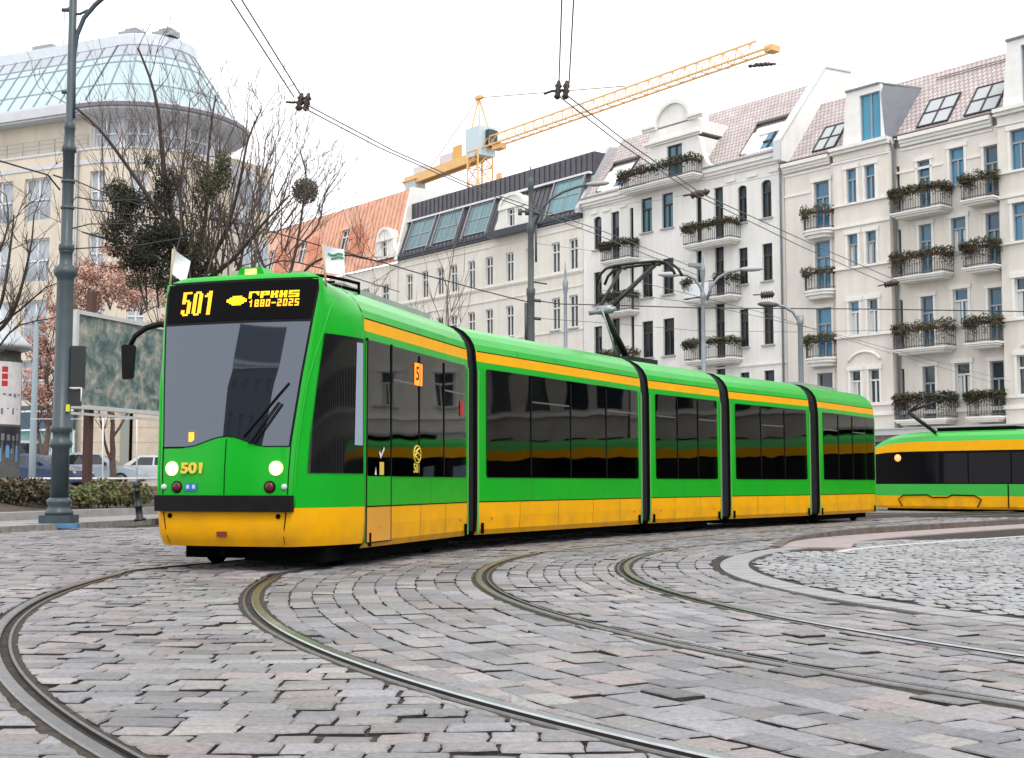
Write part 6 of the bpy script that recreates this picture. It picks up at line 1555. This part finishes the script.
for x, z, w_, h_, m_ in ((6.8, 1.35, .50, .5, BLU), (8.1, 1.35, .46, .5, BLU)):
    mb = MB(); mb.add([T2((x + a, 1.168 - (z - .96) * .01, z + b)) for a, b in ((0, 0), (w_, 0), (w_, h_), (0, h_))], [(0, 1, 2, 3)]); mb.build('window_notice', [mat('grey_blue_notice', (.20, .27, .36), .4)], body)
mb = MB(); mb.lathe(T2((1.75, 1.15, 1.95)), [(0, 0), (.14, 0), (.10, .05), (0, .06)], 10, 0, True, n2.to_track_quat('Z', 'Y').to_matrix()); mb.build('orange_side_lamp', [mat('orange_side_light', (1., .35, .12), .4, emit=1.2)], body)
A2 = lambda px, py: at_y(px, py, 48.8)
mb = MB(); mb.tube([A2(936, 433), A2(908, 412)], .075, 6); mb.tube([A2(908, 412), A2(947, 398)], .05, 6); mb.tube([A2(908, 412), A2(930, 396)], .04, 6); mb.tube([A2(925, 397), A2(934, 395), A2(947, 397), A2(953, 399)], .05, 6); mb.build('pantograph', [PB], t)
mb = MB(); mb.box(3, 6, -.4, .4, 2.95, 3.08, 0, T2); mb.box(8, 14, -.5, .6, 2.94, 3.1, 0, T2); mb.build('roof_box', [UND], t)
# ------------------------------------------------------------------ tower crane
CY = mat('crane_yellow', (.72, .44, .17), .5, var=.08, scale=.5); CB = mat('crane_cab_blue_grey', (.50, .60, .64), .4); CW = mat('concrete_ballast', (.50, .52, .50), .8, var=.1)
piv = at_y(480, 152, 160); tip = at_z(772, 42, piv.z + .9); jd = NV((tip.x - piv.x, tip.y - piv.y, 0)); JL = jd.length; jd.normalize(); jn = NV((jd.y, -jd.x, 0))
t = thing('tower_crane', 'yellow tower crane whose long jib rises over the roofs', 'crane', NV((piv.x, piv.y, 0)))
CT = lambda v: piv + jd * v[0] + jn * v[1] + NV((0, 0, v[2]))
mb = MB(); hw = 1.12
for a in (-hw, hw):
    for b in (-hw, hw): mb.bar(CT((a, b, 0)), CT((a, b, -piv.z)), .22)
z = 0; k = 0
while z > -piv.z + 2:
    for a, b, c, d in ((-hw, -hw, hw, -hw), (hw, -hw, hw, hw), (hw, hw, -hw, hw), (-hw, hw, -hw, -hw)):
        mb.bar(CT((a, b, z)), CT((c, d, z - 2)), .10); mb.bar(CT((a, b, z)), CT((c, d, z)), .10)
    z -= 2
mb.build('mast', [CY], t)
mb = MB(); L = JL; h = 1.35; hw = .62
for b in (-hw, hw): mb.bar(CT((1, b, .2)), CT((L, b, .2)), .17)
mb.bar(CT((1, 0, .2 + h)), CT((L - 2, 0, .2 + h)), .15); x = 1
while x < L - 2:
    for b in (-hw, hw): mb.bar(CT((x, b, .2)), CT((x + .9, 0, .2 + h)), .07); mb.bar(CT((x + .9, 0, .2 + h)), CT((x + 1.8, b, .2)), .07)
    mb.bar(CT((x, -hw, .2)), CT((x, hw, .2)), .08); x += 1.8
mb.box(L - .5, L + .5, -.6, .6, -.1, .5, 0, CT); mb.build('jib', [CY], t)
mb = MB(); 
for b in (-.6, .6): mb.bar(CT((0, b, -.6)), CT((-16.4, b, -.9)), .35, 1.15)
mb.box(-16.6, -1, -.6, .6, -.6, -.45, 0, CT); mb.box(-16.8, -13.2, -1, 1, -1.0, -.8, 0, CT); mb.box(-7.0, -5.2, -.9, -.7, .2, 2.2, 1, CT); mb.box(-10.2, -7.2, -.85, -.75, .1, 1.6, 2, CT)
mb.box(-14.5, -12.2, -.5, .5, -.4, .7, 2, CT); mb.build('counter_jib', [CY, mat('yellow_board', (.66, .40, .09), .5), mat('pale_crane_sign', (.62, .58, .60), .5)], t)
mb = MB(); mb.box(-16, -13.6, -.85, .85, -3.5, -1.02, 0, CT); mb.build('counterweight', [CW], t)
mb = MB(); mb.box(-1.6, 1.3, -1.4, 1.1, -.7, 3.0, 0, CT); mb.box(1.3, 2.0, -1.3, .1, .4, 2.5, 1, CT); mb.box(-.2, .8, -1.43, -1.402, 1.2, 2.5, 1, CT); mb.build('operator_cab', [CB, GD], t)
mb = MB(); ap = CT((-.3, 0, 7.0))
for a in (-1, 1):
    for b in (-.7, .7): mb.bar(CT((a, b, 2.6)), ap + NV((0, 0, 0)), .16)
mb.box(-.8, .3, -.3, .3, 6.8, 7.2, 0, CT); mb.build('apex', [CY], t)
mb = MB(); mb.tube([ap, CT((27, 0, .4 + h))], .06, 4); mb.tube([ap, CT((-12, 0, -.3))], .06, 4); mb.build('tie_bar', [mat('crane_rope_grey', (.30, .28, .25), .5)], t)
mb = MB(); mb.box(3.2, 4.8, -.5, .5, -.5, .15, 0, CT); mb.tube([CT((4, 0, -.4)), CT((4, 0, -3.6))], .03, 4); mb.box(3.6, 4.4, -.15, .15, -4.6, -3.5, 0, CT); mb.tube([CT((4, 0, -4.5)), CT((4, 0, -8))], .05, 4); mb.build('hook_block', [CY], t)
# ------------------------------------------------------------------ trees
BARK = mat('dark_bark', (.055, .042, .035), .9, var=.35, scale=6); BARKR = mat('reddish_twigs', (.13, .085, .07), .85, var=.25, scale=6); BARKG = mat('grey_bark', (.16, .13, .11), .9, var=.3, scale=5)
RMIN = .008
def grow(mb, mt, p, d, L, r, lev, R, up=.25, spread=.6, kids=(3, 5), taper=.55, n=7, tw=None):
    seg = max(3, int(L / .5)) if lev > 1 else 3; pts = [p]; rs = [r]; q = NV(p); dd = NV(d).normalized()
    for k in range(seg):
        dd = (dd + NV((R.gauss(0, .11), R.gauss(0, .11), R.gauss(0, .08) + up * .10))).normalized(); q = q + dd * (L / seg); pts.append(q.copy()); rs.append(r * (1 - (1 - taper) * (k + 1) / seg) if lev > 0 else r * (1 - .8 * (k + 1) / seg))
    (mb if lev >= mt else tw).tube(pts, rs, n if lev > 2 else (5 if lev > 0 else 3), 0, True, False)
    if lev <= 0: return
    for k in range(R.randint(*kids)):
        f = R.uniform(.35, 1.0) if k else 1.0
        i = min(int(f * seg), seg); base = pts[i]; r2 = rs[i] * (R.uniform(.45, .7) if k else .85)
        a = NV((R.gauss(0, 1), R.gauss(0, 1), R.gauss(0, .4))).normalized(); nd = (dd * (1 - spread * (.4 if not k else 1)) + a * spread + NV((0, 0, up))).normalized()
        grow(mb, mt, base, nd, L * R.uniform(.55, .82), max(r2, RMIN), lev - 1, R, up, spread, kids, taper, n, tw)
def tree(name, label, base, L, r, lev, seed, bark=BARK, twig=None, group='bare winter trees', **kw):
    R = random.Random(seed); t = thing(name, label, 'tree', base, group); mb = MB(); tw = MB()
    grow(mb, 2, NV(base), kw.pop('dir', NV((0, 0, 1))), L, r, lev, R, tw=tw, **kw)
    mb.build('trunk', [bark], t)
    if tw.v: tw.build('crown', [twig or bark], t)
    return t
# the big tree behind the tram nose: trunk, upright shoots, evergreen clumps
bt = at_y(192, 480, 34); bt.z = .1
t = thing('ivy_clad_tree', 'big bare tree with dark evergreen clumps rising behind the tram nose', 'tree', bt, 'bare winter trees')
R = random.Random(5); mb = MB(); tw = MB(); X = lambda px, py, Y=34: at_y(px, py, Y)
def limb(pts, r0, r1, kids=10, lev=1, L=1.3):
    r0 *= .72; P = catmull([X(*p) for p in pts], .3); n = len(P); rs = [r0 + (r1 - r0) * k / (n - 1) for k in range(n)]
    mb.tube(P, rs, 7, 0, True, False)
    for k in range(kids):
        i = R.randint(n // 4, n - 1); d = (P[min(i + 1, n - 1)] - P[i - 1]).normalized()
        a = NV((R.gauss(0, 1), R.gauss(0, 1), R.gauss(.2, .5))).normalized(); grow(mb, 9, P[i], (d * .5 + a * .8 + NV((0, 0, .35))), L * R.uniform(.5, 1.2), max(.012, rs[i] * .45), lev, R, .3, .5, (2, 4), .4, 5, tw)
limb([(192, 480), (194, 380), (190, 300), (186, 255)], .26, .18, 0)
limb([(186, 258), (172, 215, 33.8), (163, 160, 33.6), (158, 110, 33.4), (150, 78, 33.4), (138, 48, 33.4)], .13, .025, 9, 2, 1.0)
limb([(188, 265), (160, 215, 33), (130, 170, 32.6), (100, 130, 32.2), (76, 108, 32)], .10, .03, 9, 2, 1.0)
limb([(190, 275), (205, 225, 34.5), (207, 170, 34.6), (212, 120, 34.7), (216, 95, 34.8)], .10, .02, 9, 2, 1.0)
limb([(192, 285), (222, 240, 34), (238, 190, 33.8), (248, 140, 33.7), (262, 108, 33.6)], .10, .015, 9, 2, 1.0)
limb([(192, 290), (230, 262, 33.6), (262, 225, 33.2), (290, 195, 33)], .10, .02, 12, 2)
limb([(190, 270), (150, 250, 33.2), (110, 240, 32.8), (82, 232, 32.6)], .07, .02, 9, 2)
limb([(190, 262), (180, 200, 35), (186, 140, 35.3), (190, 100, 35.4)], .09, .015, 12, 2)
limb([(194, 300), (226, 285, 34.4), (242, 255, 34.8), (232, 215, 35)], .08, .02, 9, 2)
limb([(190, 288), (168, 262, 34.4), (140, 262, 34.2), (118, 268, 34)], .07, .015, 9, 2)
for k in range(26):
    px = R.uniform(120, 255); p = X(px, R.uniform(270, 310), 34 + R.uniform(-1, 1.5)); grow(mb, 9, p, NV((R.gauss(0, .25), 0, 1)), R.uniform(1.6, 3.4), .03, 1, R, .3, .35, (2, 4), .4, 4, tw)
for k in range(60):
    px = R.uniform(112, 290); p = X(px, R.uniform(190, 285), 34 + R.uniform(-1.2, 1.5)); grow(mb, 9, p, NV((R.gauss(0, .3) + (px - 190) * .004, 0, 1)), R.uniform(1.2, 2.6), .022, 2, R, .3, .4, (2, 4), .4, 4, tw)
mb.build('trunk', [BARK], t); tw.build('crown', [mat('dark_twigs', (.115, .085, .072), .9, var=.3, scale=4)], t)
IVY = [mat('ivy_dark', (.026, .030, .019), .7), mat('ivy_mid', (.042, .046, .024), .7), mat('ivy_olive', (.085, .078, .040), .8)]
mb = MB(); Ri = random.Random(3)
for px, py, Y, rx, rz, n in ((128, 200, 33, .50, .55, 900), (118, 228, 33, .42, .65, 800), (140, 245, 33, .62, .6, 1000), (155, 222, 33.3, .62, .8, 1100), (172, 245, 33.4, .6, .8, 1000), (170, 195, 33.8, .45, .6, 500), (185, 275, 33.4, .8, .6, 900), (150, 275, 33.2, .6, .5, 700)):
    c = X(px, py, Y); 
    for q in range(6): mb.leaves(c + NV((Ri.uniform(-.6, .6) * rx, Ri.uniform(-.4, .4), Ri.uniform(-.7, .7) * rz)), rx * .55, .45, rz * .5, n // 2, .036, 0, .1, Ri, 2)
mb.build('evergreen_clump', IVY, t)
mb = MB()
for px, py, Y, rx, rz, n in ((208, 200, 33.2, .55, .9, 1400), (222, 175, 33.4, .42, .6, 900), (205, 240, 33.4, .5, .7, 900), (225, 225, 34, .4, .5, 300), (196, 165, 34.3, .3, .4, 200), (155, 162, 33.6, .28, .3, 200)):
    c = X(px, py, Y)
    for q in range(5): mb.leaves(c + NV((Ri.uniform(-.6, .6) * rx, Ri.uniform(-.4, .4), Ri.uniform(-.7, .7) * rz)), rx * .5, .4, rz * .5, n // 3, .034, 1, .1, Ri, 2)
mb.build('evergreen_clump', IVY, t)
# tree with a round ball of mistletoe
b = at_y(268, 480, 44); b.z = .3
t = thing('mistletoe_tree', 'slim bare tree holding one round grey mistletoe ball above the tram roof', 'tree', b, 'bare winter trees'); mb = MB(); tw = MB(); R = random.Random(9)
limb([(285, 480, 44), (282, 330, 44), (288, 285, 44), (297, 245, 44), (303, 205, 44), (306, 175, 44.2), (300, 150, 44.3)], .17, .02, 12, 2, 1.3)
limb([(286, 300, 44), (262, 262, 44), (252, 215, 44), (258, 170, 44)], .09, .015, 10, 2, 1.3)
limb([(288, 290, 44), (315, 262, 43.6), (345, 255, 43.4), (380, 262, 43)], .08, .015, 9, 2, 1.2)
limb([(297, 248, 44), (318, 225, 44.4), (325, 195, 44.6), (340, 172, 44.8)], .06, .012, 10, 2, 1.1)
limb([(285, 285, 44), (240, 290, 43.5), (275, 262, 43), (320, 268, 43), (400, 292, 43)], .05, .012, 8, 1, 1.0)
mb.build('trunk', [BARK], t); tw.build('crown', [MATS['dark_twigs']], t)
mb = MB(); c = at_y(305, 191, 43.8); mb.leaves(c, .46, .46, .46, 1300, .05, 0, .3, R, 2)
for k in range(120):
    d = NV((R.gauss(0, 1), R.gauss(0, 1), R.gauss(0, 1))).normalized(); mb.tube([c, c + d * .3, c + d * R.uniform(.42, .55) + NV((0, 0, -.05))], .008, 3, 2)
mb.build('mistletoe_ball', [mat('mistletoe_dark', (.06, .065, .045), .8), mat('mistletoe_grey', (.11, .11, .08), .8), BARK], t)
# left edge tree
b = at_y(-30, 480, 30); b.z = .1
t = thing('bare_tree', 'dark bare tree leaning in over the advertising column', 'tree', b, 'bare winter trees'); mb = MB(); tw = MB(); R = random.Random(14)
limb([(-28, 500, 30), (-24, 400, 30), (-14, 340, 30), (2, 300, 29.8), (10, 250, 29.6), (14, 215, 29.6)], .14, .02, 9, 2, .9)
limb([(-14, 342, 30), (10, 318, 29.6), (22, 285, 29.4), (32, 240, 29.2), (34, 215, 29.2)], .08, .015, 9, 2, .8)
limb([(-10, 330, 30), (20, 310, 29.8), (45, 288, 29.6), (60, 282, 29.5)], .05, .012, 8, 2, .7)
limb([(-20, 380, 30), (0, 345, 30.4), (20, 325, 30.4), (55, 318, 30.4)], .05, .012, 7, 2, .7)
limb([(-25, 300, 30), (-5, 262, 30), (8, 225, 30), (6, 195, 30)], .06, .012, 8, 2, .8)
mb.build('trunk', [BARK], t); tw.build('crown', [MATS['dark_twigs']], t)
# copper-leaved beeches in front of the corner building
RUST = [mat('pinkish_dry_leaf', (.52, .29, .23), .8), mat('pale_rust_leaf', (.60, .40, .33), .8), mat('brown_rust_leaf', (.33, .18, .14), .8)]
for k, (px, Y, lab, cl) in enumerate(((112, 56, 'pinkish brown beech with dry leaves above the billboard', ((85, 300, 1.3, 1.0), (110, 285, 1.5, 1.2), (140, 290, 1.3, 1.0), (118, 258, 1.1, .8), (92, 330, 1.0, .8), (140, 260, .8, .6), (98, 272, 1.0, .7), (160, 310, 1.2, 1))), (42, 55, 'rusty leaved beech standing behind the thin pale post', ((45, 370, .9, .9), (50, 330, .8, .9), (38, 395, .7, .6), (55, 400, .7, .8), (60, 350, .6, .8), (40, 345, .5, .5), (58, 300, .5, .6))))):
    b = at_y(px, 480, Y); b.z = .84; R = random.Random(20 + k); t = thing('copper_beech', lab, 'tree', b, 'leaf-holding beeches'); mb = MB(); tw = MB()
    grow(mb, 9, b, NV((0, 0, 1)), 3.2, .16, 3, R, .3, .5, (3, 5), .5, 6, tw); mb.build('trunk', [BARKG], t); 
    for c in cl: 
        for q in range(4): p0_ = at_y(c[0], c[1] + 25, Y); grow(tw, 0, p0_, NV((R.gauss(0, .5), 0, 1)), 1.6, .03, 1, R, .2, .6, (2, 4), .4, 4, tw)
    tw.build('twigs', [BARKR], t)
    lf = MB()
    for c in cl:
        p = at_y(c[0], c[1], Y)
        for q in range(9): lf.leaves(p + NV((R.uniform(-1, 1) * c[2] * .75, R.uniform(-.8, .8), R.uniform(-1, 1) * c[3] * .75)), c[2] * .38, .4, c[3] * .38, int(120 * c[2]), .07, 0, .0, R, 3)
    lf.build('crown', RUST, t)
# more bare trees over the tram roof
RMIN = .016
tree('bare_tree', 'pale twiggy tree behind the green printed flag and copper roofed house', at_y(352, 478, 62) , 4.2, .22, 5, 31, BARKG, mat('grey_pink_twigs', (.20, .15, .14), .9), up=.3, spread=.55, kids=(3, 4))
tree('bare_tree', 'thin twiggy tree in front of the baroque dormer at the end of the ivory house', at_y(392, 478, 66), 4.0, .2, 5, 37, BARKG, MATS['grey_pink_twigs'], up=.3, spread=.5, kids=(3, 4))
tree('bare_tree', 'tangled bare tree just behind the beacon on the tram roof', at_y(258, 478, 50), 3.0, .16, 5, 41, BARK, MATS['dark_twigs'], up=.25, spread=.6, kids=(3, 4))
tree('small_bare_tree', 'small bare sapling showing over the first tram joint before the ivory house', at_y(431, 478, 52), 4.6, .10, 3, 45, BARKG, MATS['grey_pink_twigs'], up=.35, spread=.4, kids=(3, 4))
tree('bare_tree', 'pinkish bare tree between the mistletoe ball and the green printed flag', at_y(318, 478, 58), 4.0, .2, 5, 52, BARKG, MATS['grey_pink_twigs'], up=.3, spread=.55, kids=(3, 4))
RMIN = .008
# ------------------------------------------------------------------ overhead wires
WIRE = mat('weathered_wire', (.15, .15, .16), .5, metal=.6); WIRED = mat('black_cable', (.03, .03, .032), .6); INS = mat('dark_insulator', (.045, .025, .022), .4)
def wire(label, lines, r=.012, m=WIRE, group='overhead wires', sag=0.):
    r *= .66
    t = None
    for ln in lines:
        P = [NV(p) for p in ln]; out = []
        for a, b in zip(P, P[1:]):
            n = 10 if sag else 1
            for k in range(n): f = k / n; out.append(a.lerp(b, f) - NV((0, 0, sag * 4 * f * (1 - f) * (b - a).length / 10)))
        out.append(P[-1])
        if t is None: t = thing('overhead_wire', label, 'wire', P[0], group)
        mb = MB(); mb.tube(out, r, 5); mb.build('wire', [m], t)
    return t
Z = lambda x, y, z=5.75: at_z(x, y, z)
wire('pair of contact wires from the top edge to the insulators over the tram nose', [[NV((-2.6, -8, 5.75)), Z(226, -8), Z(294, 97)], [NV((-2.45, -8, 5.75)), Z(237, -8), Z(302, 97)]], .013)
wire('pair of contact wires falling from the insulators toward the crane ballast and the ivory house', [[Z(300, 106), Z(380, 148), Z(475, 190), Z(590, 232), Z(697, 275)], [Z(309, 106), Z(392, 150), Z(482, 190), Z(600, 230), Z(705, 272)]], .013)
wire('pair of upright looking contact wires dropping from the top edge beside the crane jib', [[NV((.45, -8, 5.75)), Z(562, -8), Z(559, 80), Z(558, 93)], [NV((.62, -8, 5.75)), Z(574, -8), Z(569, 84), Z(567, 90)]], .013)
wire('pair of contact wires slanting across the gabled white house to the cream bay', [[Z(560, 97), Z(618, 142), Z(698, 196), Z(800, 246), Z(890, 285)], [Z(568, 96), Z(624, 140), Z(702, 194), Z(812, 244), Z(900, 282)]], .013)
wire('pair of thin contact wires crossing the lower cream house above the second tram', [[Z(600, 290), Z(700, 304), Z(820, 330), Z(1060, 395)], [Z(640, 282), Z(760, 312), Z(880, 350), Z(1060, 402)]], .012)
wire('black cable slung from the tree past the small flag to the dark slim pole', [[at_y(180, 215, 40), at_y(250, 225, 40), at_y(385, 263, 42), at_y(455, 283, 44), at_y(528, 302, 45)]], .03, WIRED, sag=.06)
wire('black cable running from the dark slim pole across the pantograph to the cream house', [[at_y(533, 300, 45), at_y(560, 304, 45), at_y(604, 305, 45), at_y(700, 308, 45), at_y(860, 309, 44), at_y(1060, 312, 43)]], .028, WIRED)
wire('thin span wire from the dark slim pole at lamp arm height to the white house', [[at_y(533, 318, 45), at_y(620, 324, 50), at_y(700, 331, 55), at_y(800, 332, 60), at_y(890, 330, 62)]], .014, WIRED)
wire('thin span wires stretched across the upper windows of the ivory and white houses', [[at_y(533, 243, 45), at_y(600, 252, 60), at_y(690, 262, 70)], [at_y(536, 214, 45), at_y(660, 200, 60), at_y(1030, 120, 60)]], .012)
wire('thick dark cables leaving the big ringed pole toward the evergreen tree', [[at_y(69, 178, 28.7), at_y(95, 189, 29), at_y(130, 202, 30), at_y(180, 215, 40)], [at_y(69, 206, 28.7), at_y(76, 197, 28.6), at_y(98, 201, 29), at_y(135, 200, 31), at_y(250, 228, 38)], [at_y(69, 207, 28.7), at_y(115, 213, 29.5), at_y(190, 222, 36)], [at_y(70, 229, 28.7), at_y(90, 224, 28.9), at_y(130, 224, 30), at_y(175, 240, 34)], [at_y(70, 249, 28.7), at_y(140, 245, 30), at_y(200, 235, 33)]], .022, WIRED)
wire('loose black cables coming from the picture edge to the big ringed pole', [[at_y(-10, 158, 27), at_y(20, 167, 27.5), at_y(48, 175, 28.4), at_y(60, 190, 28.7)], [at_y(53, 175, 28.6), at_y(62, 178, 28.7)]], .03, WIRED)
wire('short floating span wire with insulators beside the tip of the crane jib', [[at_y(725, 69, 20), at_y(757, 65, 20), at_y(792, 64, 20)]], .007, WIRE)
def insul(label, pts, r=.07, d=NV((1, 0, 0)), arm=None):
    t = thing('wire_insulator', label, 'insulator', pts[0], 'insulators on the overhead wires')
    q = d.normalized().to_track_quat('Z', 'Y').to_matrix()
    for p in pts:
        mb = MB(); mb.lathe(p, [(.02, -.12), (r, -.09), (r * .6, -.05), (r, -.02), (r * .6, .02), (r, .05), (r * .6, .08), (.02, .12)], 12, 0, True, q); mb.build('insulator_body', [INS], t)
    if arm: mb = MB(); mb.tube(arm, .016, 6); mb.build('insulator_arm', [INS], t)
Y1 = 16.9
insul('pair of dark bell insulators on a short arm above the tram nose', [at_y(300, 102, Y1) , at_y(307, 102, Y1)], .052, NV((.2, 0, 1)), [at_y(286, 102, Y1), at_y(293, 102.5, Y1), at_y(309, 101, Y1)])
insul('dark hanging insulator pair where two upright wires bend under the crane jib', [at_y(558, 90, 16.2), at_y(566, 90, 16.2)], .05, NV((.1, 0, 1)), [at_y(544, 94, 16.2), at_y(552, 91, 16.2), at_y(567, 90, 16.2)])
insul('small dark insulator clamp on the wires before the gabled house balcony', [at_y(697, 194, 22), at_y(703, 193, 22)], .07, NV((1, 0, .3)), [at_y(683, 196, 22), at_y(704, 192, 22)])
insul('small dark insulator on the wires in front of the cream bay', [at_y(889, 284, 30), at_y(894, 283, 30)], .08, NV((1, 0, .2)), [at_y(878, 286, 30), at_y(896, 282, 30)])
insul('dark insulator trio floating near the tip of the crane jib', [at_y(756, 65.5, 20), at_y(762, 64, 20), at_y(768, 64.5, 20)], .03, NV((1, 0, .1)))
insul('insulator clamp hanging low between the lamp post and the downpipe', [at_y(765, 295, 34), at_y(770, 294.5, 34)], .11, NV((1, 0, .1)), [at_y(753, 295, 34), at_y(771, 294, 34)])
# ------------------------------------------------------------------ houses round the square that the tram's glass mirrors
def plain_house(name, label, a, d, n, L, H, cols, glass, wallm, roofh=3.5):
    B = Bld(name, label, a, d, n, L / 2)
    ops = [(x - .55, x + .55, z, z + 2.1) for x in [L * (k + .5) / cols for k in range(cols)] for z in [1.4 + q * 3.5 for q in range(int((H - 2) / 3.5))]]
    mb = MB(); wall(mb, 0, L, 0, H, 0, ops, .2); mb.box(0, L, -10, -.3, 0, H - .2); B.put(mb, 'facade', [wallm])
    g = MB()
    for x0_, x1_, z0_, z1_ in ops: g.quad((x0_, -.18, z0_), (x1_, -.18, z0_), (x1_, -.18, z1_), (x0_, -.18, z1_))
    w_ = B.put(g, 'window', [glass]); w_['kind'] = 'stuff'
    mb = MB(); band(mb, 0, L, 0, [(.2, H - .5, H - .25), (.35, H - .25, H)]); band(mb, 0, L, 0, [(.1, 4.6, 4.8)]); B.put(mb, 'house_cornice', [TRIM])
    mb = MB(); mb.prism([NV((0, .3, H + .01)), NV((0, -2.6, H + roofh)), NV((0, -8, H + roofh)), NV((0, -10, H + .01))], (L, 0, 0)); B.put(mb, 'roof', [SEAM]); return B
plain_house('street_house', 'plain cream house further along the row, outside the picture', (19.8 - RD[0] * 24.1, 66 - RD[1] * 24.1), (-RD[0], -RD[1]), RN_, 44, 18.5, 24, GD, mat('street_house_plaster', (.50, .47, .43), .85, var=.2, scale=.8))
plain_house('street_house', 'grey tall house behind the viewer, mirrored in the windscreen', (-30, -26), (-.80, .60), (.60, .80), 13, 24, 4, GD, mat('dark_grey_facade', (.16, .15, .15), .8, var=.15))
plain_house('street_house', 'brownish house behind the viewer, mirrored beside the grey one', (-14, -34), (-.93, .36), (.36, .93), 9, 27, 3, GD, mat('dark_brown_facade', (.18, .15, .13), .8, var=.15))
plain_house('street_house', 'long beige house across the square, mirrored in the tram flank', (34, -22), (.45, .89), (-.89, .45), 34, 17, 11, GD, PG_)

tree('bare_tree', 'spreading bare tree behind the viewer, mirrored in the windscreen', NV((-15, -9, 0)), 3.4, .22, 5, 77, BARK, MATS['dark_twigs'], up=.25, spread=.55, kids=(3, 4))
bpy.context.view_layer.update()
